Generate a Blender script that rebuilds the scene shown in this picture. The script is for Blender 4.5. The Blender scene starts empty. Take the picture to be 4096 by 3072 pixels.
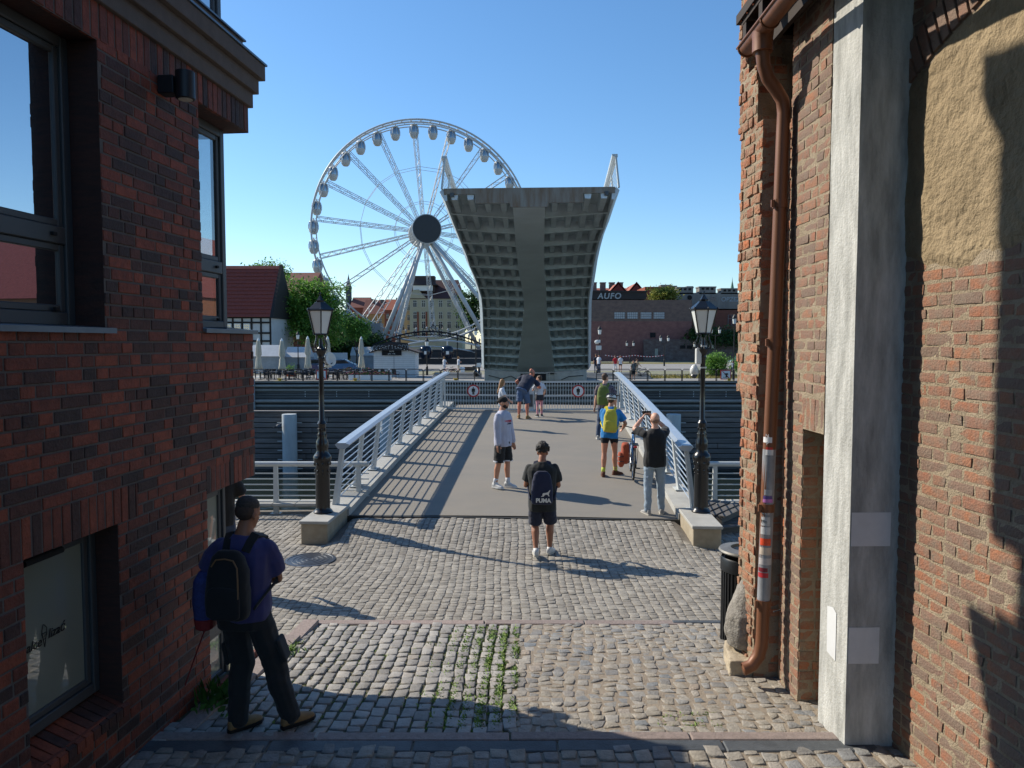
import bpy, bmesh, math, random
from mathutils import Vector as V, Matrix as MX, noise as NZ
R=math.radians; PI=math.pi; rnd=random.Random(7); SC=bpy.context.scene; COL=SC.collection
# ---------- camera, sky, sun, exposure
CH=3.45; F=3000.0; PIT=math.atan((1536-1370)/F)
cd=bpy.data.cameras.new('camera'); cam=bpy.data.objects.new('camera',cd); COL.objects.link(cam)
cd.sensor_width=36; cd.lens=36*F/4096; cd.clip_start=.1; cd.clip_end=6000
cam.location=(0,0,CH); cam.rotation_euler=(PI/2-PIT,0,0); SC.camera=cam
SUNAZ=R(62.1); SUNEL=R(36)
w=bpy.data.worlds.new('World'); SC.world=w; w.use_nodes=True
nt=w.node_tree; sk=nt.nodes.new('ShaderNodeTexSky'); sk.sky_type='NISHITA'; sk.sun_disc=False
sk.sun_elevation=SUNEL; sk.sun_rotation=-SUNAZ; sk.altitude=0; sk.air_density=1.0; sk.dust_density=.15; sk.ozone_density=4.0
bg=nt.nodes['Background']; hs_=nt.nodes.new('ShaderNodeHueSaturation'); hs_.inputs['Saturation'].default_value=1.14; hs_.inputs['Hue'].default_value=.498; nt.links.new(sk.outputs[0],hs_.inputs['Color']); nt.links.new(hs_.outputs[0],bg.inputs[0]); bg.inputs[1].default_value=.122
sl=bpy.data.lights.new('sun','SUN'); sl.energy=4.4; sl.angle=R(.53); sl.color=(1,.91,.77)
so=bpy.data.objects.new('sun',sl); COL.objects.link(so)
SD=V((-math.sin(SUNAZ)*math.cos(SUNEL),math.cos(SUNAZ)*math.cos(SUNEL),math.sin(SUNEL)))
so.rotation_euler=SD.to_track_quat('Z','Y').to_euler(); so.location=SD*60
SC.view_settings.view_transform='Standard'; SC.view_settings.look='None'; SC.view_settings.exposure=.5; SC.view_settings.gamma=1
SC.cycles.max_bounces=6; SC.cycles.diffuse_bounces=3; SC.cycles.glossy_bounces=3; SC.cycles.transparent_max_bounces=10; SC.cycles.caustics_reflective=True; SC.cycles.sample_clamp_indirect=3.0; SC.cycles.blur_glossy=1.0; SC.cycles.caustics_refractive=False
SC.cycles.use_denoising=True
# ---------- helpers
def at(px,py,D):            # photograph pixel and forward distance -> point of the place
    y=-(py-1536)/F; x=(px-2048)/F
    d=V((x, math.cos(PIT)+y*math.sin(PIT), -math.sin(PIT)+y*math.cos(PIT)))
    return V((0,0,CH))+d*(D/d.y)
def X(px,D): return (px-2048)/F*D
def Zp(py,D): return at(2048,py,D).z
def link(o,parent=None):
    COL.objects.link(o)
    if parent: o.parent=parent
    return o
def tag(o,label=None,cat=None,group=None,kind=None):
    if label:o['label']=label
    if cat:o['category']=cat
    if group:o['group']=group
    if kind:o['kind']=kind
    return o
def thing(name,label,cat,loc=(0,0,0),rz=0,group=None):
    o=bpy.data.objects.new(name,None); o.location=loc; o.rotation_euler=(0,0,rz); o.empty_display_size=.1
    return tag(link(o),label,cat,group)
def copytree(o,parent=None):
    c=o.copy(); link(c,parent)
    for ch in o.children: copytree(ch,c)
    return c
def perp(d):
    d=d.normalized(); a=V((0,0,1)) if abs(d.z)<.9 else V((0,1,0))
    u=d.cross(a).normalized(); return u,u.cross(d).normalized()
class MB:
    def __init__(s): s.v=[]; s.f=[]; s.m=[]; s.mi=0
    def q(s,*p):
        n=len(s.v); s.v+= [tuple(x) for x in p]; s.f.append(tuple(range(n,n+len(p)))); s.m.append(s.mi); return s
    def raw(s,vs,fs):
        n=len(s.v); s.v+=[tuple(x) for x in vs]; s.f+=[tuple(i+n for i in f) for f in fs]; s.m+=[s.mi]*len(fs); return s
    def box(s,c,d,rz=0,M=None,bev=0):
        c=V(c); h=[x/2 for x in d]; r=M if M else MX.Rotation(rz,3,'Z')
        if bev<=0:
            vs=[c+r@V((a*h[0],b*h[1],e*h[2])) for e in(-1,1) for b in(-1,1) for a in(-1,1)]
            return s.raw(vs,[(0,2,3,1),(4,5,7,6),(0,1,5,4),(2,6,7,3),(0,4,6,2),(1,3,7,5)])
        bev=min(bev,min(h)*.95); vs=[];idx={}
        for e in(-1,1):
            for b in(-1,1):
                for a in(-1,1):
                    for k in range(3):
                        p=[a*h[0],b*h[1],e*h[2]]; sg=(a,b,e)
                        for j in range(3):
                            if j!=k: p[j]-=sg[j]*bev
                        idx[(a,b,e,k)]=len(vs); vs.append(c+r@V(p))
        fs=[]
        for k in range(3):
            i,j=[t for t in range(3) if t!=k]
            for sg in(-1,1):
                L=[]
                for (p,q) in((-1,-1),(1,-1),(1,1),(-1,1)):
                    t=[0,0,0]; t[k]=sg;t[i]=p;t[j]=q; L.append(idx[(t[0],t[1],t[2],k)])
                if (sg>0)!=(k!=1): L.reverse()
                fs.append(tuple(L))
        for k in range(3):     # edges along k
            i,j=[t for t in range(3) if t!=k]
            for p in(-1,1):
                for q in(-1,1):
                    def g(kk,sg):
                        t=[0,0,0];t[k]=sg;t[i]=p;t[j]=q; return idx[(t[0],t[1],t[2],kk)]
                    fs.append((g(i,-1),g(j,-1),g(j,1),g(i,1)))
        for a in(-1,1):
            for b in(-1,1):
                for e in(-1,1): fs.append(tuple(idx[(a,b,e,k)] for k in range(3)))
        return s.raw(vs,fs)
    def loft(s,rings,caps=True,close=True):
        n=len(rings[0]); vs=[p for r in rings for p in r]; fs=[]
        for i in range(len(rings)-1):
            for j in range(n if close else n-1):
                k=(j+1)%n; fs.append((i*n+j,i*n+k,(i+1)*n+k,(i+1)*n+j))
        if caps: fs.append(tuple(range(n-1,-1,-1))); fs.append(tuple((len(rings)-1)*n+j for j in range(n)))
        return s.raw(vs,fs)
    def tube(s,pts,r,n=8,caps=True,close=False):
        pts=[V(p) for p in pts]; m=len(pts); rr=r if isinstance(r,(list,tuple)) else [r]*m
        rings=[]; pu=None
        for i,p in enumerate(pts):
            if close: d=pts[(i+1)%m]-pts[i-1]
            else: d=pts[min(i+1,m-1)]-pts[max(i-1,0)]
            d.normalize()
            if pu is None: u,_=perp(d)
            else:
                u=pu-d*pu.dot(d)
                if u.length<1e-5: u,_=perp(d)
                u.normalize()
            pu=u; w_=d.cross(u)
            rings.append([p+(u*math.cos(2*PI*k/n)+w_*math.sin(2*PI*k/n))*rr[i] for k in range(n)])
        if close: rings.append(rings[0]); return s.loft(rings,False)
        return s.loft(rings,caps)
    def lathe(s,prof,n=16,c=(0,0,0),M=None,squash=1):
        c=V(c); rings=[]
        for r,z in prof:
            ring=[V((r*math.cos(2*PI*k/n),r*squash*math.sin(2*PI*k/n),z)) for k in range(n)]
            rings.append([c+(M@p if M else p) for p in ring])
        if prof[0][0]>0 and prof[-1][0]>0: rings.append(rings[0]); return s.loft(rings,False)
        return s.loft(rings)
    def ell(s,c,r,n=12,m=8,M=None):
        prof=[(max(math.sin(PI*i/m),.02),-math.cos(PI*i/m)) for i in range(m+1)]; c=V(c); rings=[]
        for a,z in prof:
            ring=[V((a*math.cos(2*PI*k/n)*r[0],a*math.sin(2*PI*k/n)*r[1],z*r[2])) for k in range(n)]
            rings.append([c+(M@p if M else p) for p in ring])
        return s.loft(rings)
    def prism(s,poly,ext):
        a=[V(p) for p in poly]; e=V(ext); n=len(a)
        s.raw(a+[p+e for p in a],[tuple(range(n-1,-1,-1)),tuple(range(n,2*n))]+[(i,(i+1)%n,(i+1)%n+n,i+n) for i in range(n)]); return s
    def bar(s,a,b,w_,h,up=(0,0,1)):
        a=V(a);b=V(b);d=(b-a).normalized(); u=d.cross(V(up)); u=perp(d)[0] if u.length<1e-4 else u.normalized(); t=u.cross(d)
        r=[[p+u*w_/2*i+t*h/2*j for i,j in((-1,-1),(1,-1),(1,1),(-1,1))] for p in(a,b)]
        return s.loft(r)
    def build(s,name,mat,parent=None,smooth=False,fix=True,ang=None):
        me=bpy.data.meshes.new(name); me.from_pydata(s.v,[],s.f)
        for mm in (mat if isinstance(mat,(list,tuple)) else [mat]): me.materials.append(mm)
        if any(s.m): me.polygons.foreach_set('material_index',s.m)
        if fix:
            bm=bmesh.new(); bm.from_mesh(me); bmesh.ops.recalc_face_normals(bm,faces=bm.faces); bm.to_mesh(me); bm.free()
        if smooth: me.polygons.foreach_set('use_smooth',[True]*len(me.polygons))
        if ang is not None: me.set_sharp_from_angle(angle=R(ang))
        o=bpy.data.objects.new(name,me); return link(o,parent)
def srgb(c):
    if isinstance(c,str): c=tuple(int(c[i:i+2],16)/255 for i in(0,2,4))
    else: return tuple(c)
    return tuple(x/12.92 if x<=.04045 else ((x+.055)/1.055)**2.4 for x in c)
MATS={}
def mat(name,col,rough=.6,metal=0,var=0,vs=3,bump=0,bs=30,isl=None,col2=None,spec=.5,coat=0,streak=None,det=5,sheen=0):
    """plain procedural paint: noise mottling, optional colour per island, bump"""
    if name in MATS: return MATS[name]
    m=bpy.data.materials.new(name); m.use_nodes=True; T=m.node_tree; N=T.nodes; L=T.links; b=N['Principled BSDF']
    b.inputs['Roughness'].default_value=rough; b.inputs['Metallic'].default_value=metal; b.inputs['Specular IOR Level'].default_value=spec
    if coat: b.inputs['Coat Weight'].default_value=coat
    if sheen: b.inputs['Sheen Weight'].default_value=sheen
    c=srgb(col)
    tc=N.new('ShaderNodeTexCoord'); vec=tc.outputs['Object']
    if streak:
        mp=N.new('ShaderNodeMapping'); mp.inputs['Scale'].default_value=streak; L.new(vec,mp.inputs[0]); vs_vec=mp.outputs[0]
    else: vs_vec=vec
    src=None
    if isl:
        g=N.new('ShaderNodeNewGeometry'); cr=N.new('ShaderNodeValToRGB'); cr.color_ramp.interpolation='LINEAR'
        e=cr.color_ramp.elements
        for i,(p,cc) in enumerate(isl):
            el=e[i] if i<2 else e.new(p)
            el.position=p; el.color=(*srgb(cc),1)
        L.new(g.outputs['Random Per Island'],cr.inputs[0]); src=cr.outputs[0]
    if var or col2:
        n=N.new('ShaderNodeTexNoise'); n.inputs['Scale'].default_value=vs; n.inputs['Detail'].default_value=det; n.inputs['Roughness'].default_value=.65; L.new(vs_vec,n.inputs['Vector'])
        mr=N.new('ShaderNodeMapRange'); mr.inputs[1].default_value=.32; mr.inputs[2].default_value=.68; L.new(n.outputs[0],mr.inputs[0])
        mx=N.new('ShaderNodeMix'); mx.data_type='RGBA'
        if col2:
            L.new(mr.outputs[0],mx.inputs[0]); mx.inputs[7].default_value=(*srgb(col2),1)
            if src: L.new(src,mx.inputs[6])
            else: mx.inputs[6].default_value=(*c,1)
        else:
            mr.inputs[3].default_value=1-var; mr.inputs[4].default_value=1+var
            mx.blend_type='MULTIPLY'; mx.inputs[0].default_value=1
            L.new(mr.outputs[0],mx.inputs[7])
            if src: L.new(src,mx.inputs[6])
            else: mx.inputs[6].default_value=(*c,1)
        src=mx.outputs[2]
    if src: L.new(src,b.inputs['Base Color'])
    else: b.inputs['Base Color'].default_value=(*c,1)
    if bump:
        n2=N.new('ShaderNodeTexNoise'); n2.inputs['Scale'].default_value=bs; n2.inputs['Detail'].default_value=6; n2.inputs['Roughness'].default_value=.6; L.new(vec,n2.inputs['Vector'])
        bp=N.new('ShaderNodeBump'); bp.inputs['Strength'].default_value=min(1,bump); bp.inputs['Distance'].default_value=.02*max(1,bump); L.new(n2.outputs[0],bp.inputs['Height']); L.new(bp.outputs[0],b.inputs['Normal'])
    MATS[name]=m; return m
def glassmat(name,tint=(.05,.06,.07),gloss=.4,transp=0.0,rough=.01):
    if name in MATS: return MATS[name]
    m=bpy.data.materials.new(name); m.use_nodes=True; T=m.node_tree; N=T.nodes; L=T.links; b=N['Principled BSDF']; o=N['Material Output']
    b.inputs['Base Color'].default_value=(*tint,1); b.inputs['Roughness'].default_value=.25
    gl=N.new('ShaderNodeBsdfGlossy'); gl.inputs['Roughness'].default_value=rough; gl.inputs['Color'].default_value=(.93,.96,1,1)
    fr=N.new('ShaderNodeFresnel'); fr.inputs[0].default_value=1.5
    ad=N.new('ShaderNodeMath'); ad.operation='ADD'; ad.inputs[1].default_value=gloss; ad.use_clamp=True; L.new(fr.outputs[0],ad.inputs[0])
    mix=N.new('ShaderNodeMixShader'); L.new(ad.outputs[0],mix.inputs[0])
    if transp:
        tr=N.new('ShaderNodeBsdfTransparent'); tr.inputs[0].default_value=(.85,.92,.92,1); m2=N.new('ShaderNodeMixShader'); m2.inputs[0].default_value=transp; L.new(b.outputs[0],m2.inputs[1]); L.new(tr.outputs[0],m2.inputs[2]); L.new(m2.outputs[0],mix.inputs[1])
    else: L.new(b.outputs[0],mix.inputs[1])
    L.new(gl.outputs[0],mix.inputs[2]); L.new(mix.outputs[0],o.inputs[0]); MATS[name]=m; return m
def text(name,body,loc,xdir,ydir,size,mat_,parent=None,ext=.002,shear=0,align='CENTER',spacing=1,bold=0):
    cu=bpy.data.curves.new(name,'FONT'); cu.body=body; cu.size=size; cu.extrude=ext; cu.shear=shear; cu.align_x=align; cu.align_y='CENTER'; cu.space_character=spacing; cu.offset=bold
    o=bpy.data.objects.new(name,cu); COL.objects.link(o)
    dg=bpy.context.evaluated_depsgraph_get(); me=bpy.data.meshes.new_from_object(o.evaluated_get(dg)); bpy.data.objects.remove(o); me.materials.clear(); me.materials.append(mat_)
    x=V(xdir).normalized(); y=V(ydir).normalized(); z=x.cross(y); M=MX((x,y,z)).transposed().to_4x4(); M.translation=V(loc); me.transform(M)
    n=bpy.data.objects.new(name,me); return link(n,parent)
def wrap_text(o,c,Rv,Uv,Fv,rx,ry):   # lays flat lettering round a rounded body
    for v in o.data.vertices:
        d=v.co-c; u=d.dot(Rv); a=u/rx; v.co=c-Fv*ry+Rv*rx*math.sin(a)+Fv*(ry*math.cos(a)+d.dot(Fv))+Uv*d.dot(Uv)
def bake(o,mods,name,mat_,parent=None,smooth=True,post=None):
    for k,kw in mods:
        md=o.modifiers.new(k,k)
        for a,b in kw.items(): setattr(md,a,b)
    dg=bpy.context.evaluated_depsgraph_get(); me=bpy.data.meshes.new_from_object(o.evaluated_get(dg)); old=o.data; bpy.data.objects.remove(o); bpy.data.meshes.remove(old)
    if post: post(me)
    me.materials.clear(); me.materials.append(mat_)
    if smooth: me.polygons.foreach_set('use_smooth',[True]*len(me.polygons))
    me.name=name; return link(bpy.data.objects.new(name,me),parent)
def fuse(mb,name,mat_,parent=None,vox=.01,it=4,wr=0,ws=9,seed=0,aniso=1):
    o=mb.build(name+'_tmp',mat_)
    def post(me):
        if not wr: return
        nn=[v.normal.copy() for v in me.vertices]
        for v,n in zip(me.vertices,nn):
            p=v.co; q=V((p.x*ws+seed,p.y*ws,p.z*ws*aniso)); v.co=p+n*wr*(NZ.noise(q)+.5*NZ.noise(q*2.1+V((5,3,1))))
    return bake(o,[('REMESH',dict(mode='VOXEL',voxel_size=vox)),('SMOOTH',dict(factor=.5,iterations=it))],name,mat_,parent,True,post)
# ---------- materials of the setting
STONE=mat('granite setts','8c8a86',.82,var=.22,vs=14,bump=.5,bs=70,isl=[(0,'7b766d'),(.35,'8a857c'),(.7,'979288'),(1,'827c73')])
STONEB=mat('large rounded cobbles','8a8783',.7,var=.2,vs=9,bump=.4,bs=45,isl=[(0,'7d7973'),(.4,'918d87'),(.8,'9f9b94'),(1,'968e83')])
STONEC=mat('mixed fieldstones','8f8a82',.8,var=.25,vs=12,bump=.6,bs=55,isl=[(0,'777572'),(.25,'948e84'),(.5,'8b8478'),(.72,'9a948a'),(.88,'73777a'),(.95,'978b7d'),(1,'8a8a88')])
BEDA=mat('grey joint sand','78726a',.95,bump=.5,bs=60,vs=9,col2='5d574f')
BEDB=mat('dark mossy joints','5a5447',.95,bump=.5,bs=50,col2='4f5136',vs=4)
BEDC=mat('sandy joints','968a7a',.95,bump=.6,bs=60,col2='7d7264',vs=5)
KERBP=mat('pink granite kerb','8e7f78',.8,var=.2,vs=30,bump=.4,bs=90,isl=[(0,'857872'),(1,'978780')])
KERBD=mat('dark basalt kerb','4e5256',.6,var=.25,vs=8,bump=.3,bs=60,isl=[(0,'43474b'),(1,'575b5e')])
CONC=mat('pale concrete','a3a29c',.85,var=.14,vs=2.2,bump=.25,bs=60,streak=(1,1,.5))
CONCW=mat('weathered board marked concrete','c4c5c1',.85,vs=5,bump=.5,bs=40,col2='92938f',streak=(2.2,2.2,.45))
ASPH=mat('smooth pale asphalt','7a766f',.9,vs=1.0,bump=.2,bs=160,streak=(.8,1.5,1),col2='837d73',det=9)
CLINK=mat('dark clinker bricks','5a2a1e',.75,var=.3,vs=14,bump=.5,bs=50,isl=[(0,'342726'),(.28,'4a2d26'),(.5,'6c3526'),(.75,'7a3b29'),(1,'88432c')])
CLMORT=mat('grey mortar','5f5b58',.95,var=.15,vs=30,bump=.4,bs=90)
OLDB=mat('old orange bricks','a5593a',.9,vs=9,bump=.7,bs=60,isl=[(0,'725d52'),(.25,'86685a'),(.45,'936450'),(.65,'99644a'),(.85,'a36b4c'),(1,'8c6e60')],col2='7d6e61')
OLDW=mat('worn orange bricks','b25f3a',.92,vs=7,bump=1.2,bs=34,isl=[(0,'7d4a3a'),(.3,'9c5839'),(.65,'b36840'),(.85,'a0644a'),(1,'8d6f5c')],col2='94806a')
OLDM=mat('old lime mortar','a89983',.95,vs=6,bump=1.0,bs=70,col2='8c7e69')
FRAME=mat('dark grey window frame','41464a',.45,var=.06,vs=3)
ZINC=mat('blue grey sheet metal','66737f',.4,.5,var=.12,vs=5)
RENDER=mat('brown grey render','5f5650',.9,var=.12,vs=10,bump=.3,bs=120)
PLAST=mat('sandy rough plaster','a18f72',.95,vs=3.5,bump=2.5,bs=14,col2='84745a',det=9)
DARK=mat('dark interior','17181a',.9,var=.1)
COPPER=mat('brown painted pipe','74492f',.5,.15,var=.14,vs=4,streak=(3,3,.4))
PANE=glassmat('mirror window glass',(.012,.015,.02),.72)
PANEL=glassmat('frosted shop window glass',(.24,.27,.23),.08)
PANEC=glassmat('clear corner window glass',(.05,.07,.08),.18,.75)
# ---------- ground
def lerp(t,x):
    if x<=t[0][0]: return t[0][1]
    for (a,b),(c,d) in zip(t,t[1:]):
        if x<=c: return b+(d-b)*(x-a)/(c-a)
    return t[-1][1]
def sm(a,b,x): x=min(1,max(0,(x-a)/(b-a))); return x*x*(3-2*x)
def gz(x,y):
    z=lerp([(-30,1.6),(5.2,.57),(8,.38),(10.4,.22),(14.8,.15)],y)
    return z+.19*sm(10.9,13,y)*(1-sm(2.75,3.1,abs(x-.02)))+.012*NZ.noise(V((x*.9,y*.9,3)))
def sheet(name,x0,x1,y0,y1,step,m,zf,dz=0):
    nx=max(1,int(round((x1-x0)/step))); ny=max(1,int(round((y1-y0)/step))); mb=MB()
    vs=[(x0+(x1-x0)*i/nx,y0+(y1-y0)*j/ny,zf(x0+(x1-x0)*i/nx,y0+(y1-y0)*j/ny)+dz) for j in range(ny+1) for i in range(nx+1)]
    mb.raw(vs,[(j*(nx+1)+i,j*(nx+1)+i+1,(j+1)*(nx+1)+i+1,(j+1)*(nx+1)+i) for j in range(ny) for i in range(nx)])
    return mb.build(name,m,None,True)
mb=MB(); mb.q((-2500,-1500,-4.2),(2500,-1500,-4.2),(2500,4000,-4.2),(-2500,4000,-4.2))
tag(mb.build('ground',mat('canal bed silt','3a3a30',.9,var=.2,vs=.2)),kind='structure')
tag(sheet('street',-3.4,6,-12,5.26,.3,BEDC,gz),kind='structure')
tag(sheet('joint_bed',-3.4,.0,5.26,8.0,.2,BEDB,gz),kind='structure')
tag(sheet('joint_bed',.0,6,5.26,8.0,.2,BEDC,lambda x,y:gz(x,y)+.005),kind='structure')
tag(sheet('quay_pavement',-16,16,8.0,14.6,.2,BEDA,lambda x,y:gz(x,y)+.004),kind='structure')
mb=MB(); mb.box((0,14.7,-1.95),(400,.2,4.1)); mb.box((-108,4,-1.98),(184,21.2,4.1)); mb.box((111,4,-1.98),(190,21.2,4.1))
tag(mb.build('near_quay_wall',mat('wet quay concrete','6d6b64',.85,var=.2,vs=1.2,bump=.3)),kind='structure')
def stone(mb,cs,h,ins,zf,dome=.002):
    c=sum((V(p) for p in cs),V((0,0)))/4; rings=[]
    for sc,dz in((1,-.03),(1,h*.5),(1-ins*.35,h*.88),(1-ins,h)):
        for p in cs:
            q=c+(V(p)-c)*sc; rings.append((q.x,q.y,zf(q.x,q.y)+dz))
    rings.append((c.x,c.y,zf(c.x,c.y)+h+dome))
    mb.raw(rings,[(i,(i+1)%4,(i+1)%4+4,i+4) for i in range(4)]+[(i+4,(i+1)%4+4,(i+1)%4+8,i+8) for i in range(4)]+[(i+8,(i+1)%4+8,(i+1)%4+12,i+12) for i in range(4)]+[(i+12,(i+1)%4+12,16) for i in range(4)])
def paving(name,m,x0,x1,y0,y1,wx,ly,gap,jit,h,hj,ins,inside,lean=0,dome=.002,wob=.02,shd=True):
    mb=MB(); x=x0
    while x<x1:
        wc=wx*rnd.uniform(.88,1.12); y=y0+rnd.uniform(-ly,0)
        while y<y1:
            l=ly*rnd.uniform(.72,1.3); cx=x+wc/2+lean*(y-y0)+wob*math.sin(y*1.7+x*2); cy=y+l/2
            if inside(cx,cy):
                def j(): return rnd.uniform(-jit,jit)
                a=wc/2-gap/2;b=l/2-gap/2; sk_=rnd.uniform(-.06,.06)*wc
                cs=[(cx-a+j(),cy-b+j()-sk_),(cx+a+j(),cy-b+j()+sk_),(cx+a+j(),cy+b+j()+sk_),(cx-a+j(),cy+b+j()-sk_)]
                stone(mb,cs,h+rnd.uniform(-hj,hj),ins*rnd.uniform(.7,1.3),gz,dome)
            y+=l
        x+=wc
    return tag(mb.build(name,m,None,shd,fix=False),kind='structure')
LW=lambda y:-2.53+.1*(y-6.15)
paving('sett_paving',STONE,-7.6,9.5,8.12,13.0,.105,.105,.010,.011,.011,.004,.12,lambda x,y: not(abs(x)>2.75 and abs(x)<3.35 and y>11.8) and not(x<LW(y)+.0 and y<7.1) and not((x+3.0)**2/.2+(y-11.0)**2/.1<1) and (y<12.97 or abs(x)>2.9) )
paving('sett_paving',STONE,-7.6,-3.3,13.0,14.1,.105,.105,.011,.010,.012,.004,.12,lambda x,y:True)
paving('sett_paving',STONE,3.4,8.5,13.0,14.1,.105,.105,.011,.010,.012,.004,.12,lambda x,y:True)
paving('sett_paving',STONE,-6,-2.2,7.12,8.1,.105,.105,.010,.01,.011,.004,.12,lambda x,y: x<-2.33+.08*(y-7))
paving('cobble_paving',STONEB,-2.85,.25,5.40,7.93,.115,.15,.019,.012,.017,.005,.18,lambda x,y: x<.02+.06*math.sin(y*9) and x>LW(y)+.02,.02,.003)
paving('rubble_paving',STONEC,-.35,3.3,5.42,8.0,.104,.106,.017,.024,.011,.006,.20,lambda x,y: x>.02+.06*math.sin(y*9) ,.05,.004,.07)
paving('rubble_paving',STONEC,-2.9,3.3,3.0,5.1,.13,.14,.022,.014,.012,.006,.2,lambda x,y:True,.02)
def kerb(name,m,x0,x1,yc,wd,n,h,dz=0,sl=0):
    mb=MB(); x=x0
    for i in range(n):
        l=(x1-x0)/n*(1 if n<3 else rnd.uniform(.9,1.1)); cx=x+l/2
        mb.box((cx,yc+sl*cx,gz(cx,yc)+h/2-.05+dz),(l-.012,wd,h+.1),bev=.008); x+=l
    return tag(mb.build(name,m),kind='structure')
kerb('kerb',KERBP,-2.75,2.6,5.33,.11,4,.022); kerb('kerb',KERBD,-2.8,2.75,5.195,.145,5,.012)
kerb('kerb',KERBP,-2.3,1.75,8.05,.12,4,.02); kerb('kerb',KERBD,1.75,2.7,8.06,.08,1,.022)
mb=MB()
for i in range(5):
    y=5.45+i*.52; x=LW(y)+.13+.0*i; mb.box((x+.05,y+.25,gz(x,y)),(.17,.5,.05),rz=-.1,bev=.006)
tag(mb.build('kerb',KERBP),kind='structure')
mb=MB()
for i in range(10): mb.box((-7.0+i*.44*1.0,14.36,gz(0,14.3)+.005),(.43,.42,.05),bev=.006)
for i in range(12): mb.box((3.6+i*.44*1.0,14.36,gz(0,14.3)+.005),(.43,.42,.05),bev=.006)
tag(mb.build('quay_coping',CONC),kind='structure')
# grass in the joints
def blades(name,m,pts,h=.038,n=6,w_=.008):
    mb=MB()
    for x,y,s in pts:
        for k in range(n):
            a=rnd.uniform(0,2*PI); d=V((math.cos(a),math.sin(a),0)); p=V((x+rnd.uniform(-.02,.02)*s,y+rnd.uniform(-.03,.03)*s,gz(x,y)-.004)); l=h*s*rnd.uniform(.5,1.2); t=d.cross(V((0,0,1)))*w_*s
            mb.q(p-t,p+t,p+d*l*.5+t*.6+V((0,0,l*.7)),p+d*l+V((0,0,l*.9)))
    return tag(mb.build(name,m,None,fix=False),kind='stuff')
GRASS=mat('joint grass','5f7f2e',.7,var=.3,vs=8,isl=[(0,'4e6e26'),(.6,'6c8c34'),(1,'83973f')])
pts=[]
for i in range(3800):
    y=rnd.uniform(5.45,7.9); x=.02+.06*math.sin(y*9)-.02-abs(rnd.gauss(0,.30)); pts.append((x,y,rnd.uniform(.5,1.1)))
pts=[(round(x/.125)*.125+.02*(y-5.4)+rnd.uniform(-.012,.012),y,s*.9) if rnd.random()<.6 else (x,round(y/.155)*.155,s*.55) for x,y,s in pts]
for i in range(500): y=rnd.uniform(5.5,7.9); pts.append((rnd.uniform(-2.2,-.4),y,.5))
for i in range(60): pts.append((rnd.uniform(1.1,1.6),rnd.uniform(5.45,5.75),.6))
for i in range(40): pts.append((-2.2+rnd.gauss(0,.07),7.15+rnd.gauss(0,.12),1.5))
for i in range(150): pts.append((rnd.uniform(-3,3),rnd.uniform(8.2,12.5),.35))
blades('grass',GRASS,pts)
mb=MB()
for k in range(140):
    a=rnd.uniform(-.4,PI+.4); p=V((-2.42+rnd.gauss(0,.06),5.88+rnd.gauss(0,.12),.55)); d=V((math.cos(a)*.5+.3,math.sin(a)*.4,rnd.uniform(.3,1))).normalized(); l=rnd.uniform(.06,.2); t=d.cross(V((.3,.5,.2))).normalized()*rnd.uniform(.012,.024)
    mb.q(p+d*l*.3,p+d*l*.65+t,p+d*l,p+d*l*.65-t)
tag(mb.build('weed',mat('weed leaves','3f6a26',.6,var=.3,isl=[(0,'35581f'),(1,'4f7a2c')]),None,fix=False),'leafy green weed growing at the foot of the dark brick building','weed')
# manhole cover
m=MB(); m.lathe([(.0,.0),(.36,.0),(.37,.012),(.33,.016),(.325,.01)],28)
for r in(.26,.19,.12,.05): m.lathe([(r-.02,.008),(r-.015,.015),(r+.015,.015),(r+.02,.008)],28)
mc=m.build('manhole_cover',mat('cast iron cover','55585c',.4,.6,var=.2,vs=20)); mc.location=(-3.0,11.0,gz(-3,11)+.008); tag(mc,'round cast iron manhole cover with ringed pattern set in grey setts','manhole cover')
# water
def watermat():
    m=bpy.data.materials.new('dark canal water'); m.use_nodes=True; T=m.node_tree;N=T.nodes;L=T.links;b=N['Principled BSDF']
    b.inputs['Base Color'].default_value=(.012,.018,.014,1); b.inputs['Roughness'].default_value=.06; b.inputs['IOR'].default_value=1.33
    tc=N.new('ShaderNodeTexCoord'); mp=N.new('ShaderNodeMapping'); mp.inputs['Scale'].default_value=(.55,1.3,1); n=N.new('ShaderNodeTexNoise'); n.inputs['Scale'].default_value=2.6; n.inputs['Detail'].default_value=4; bp=N.new('ShaderNodeBump'); bp.inputs['Strength'].default_value=.7; bp.inputs['Distance'].default_value=.05
    L.new(tc.outputs['Object'],mp.inputs[0]);L.new(mp.outputs[0],n.inputs['Vector']);L.new(n.outputs[0],bp.inputs['Height']);L.new(bp.outputs[0],b.inputs['Normal']); return m
WZ=-2.45
mb=MB(); mb.q((-700,14.5,WZ),(700,14.5,WZ),(700,68,WZ),(-700,68,WZ)); tag(mb.build('water',watermat()),kind='structure')
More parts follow.
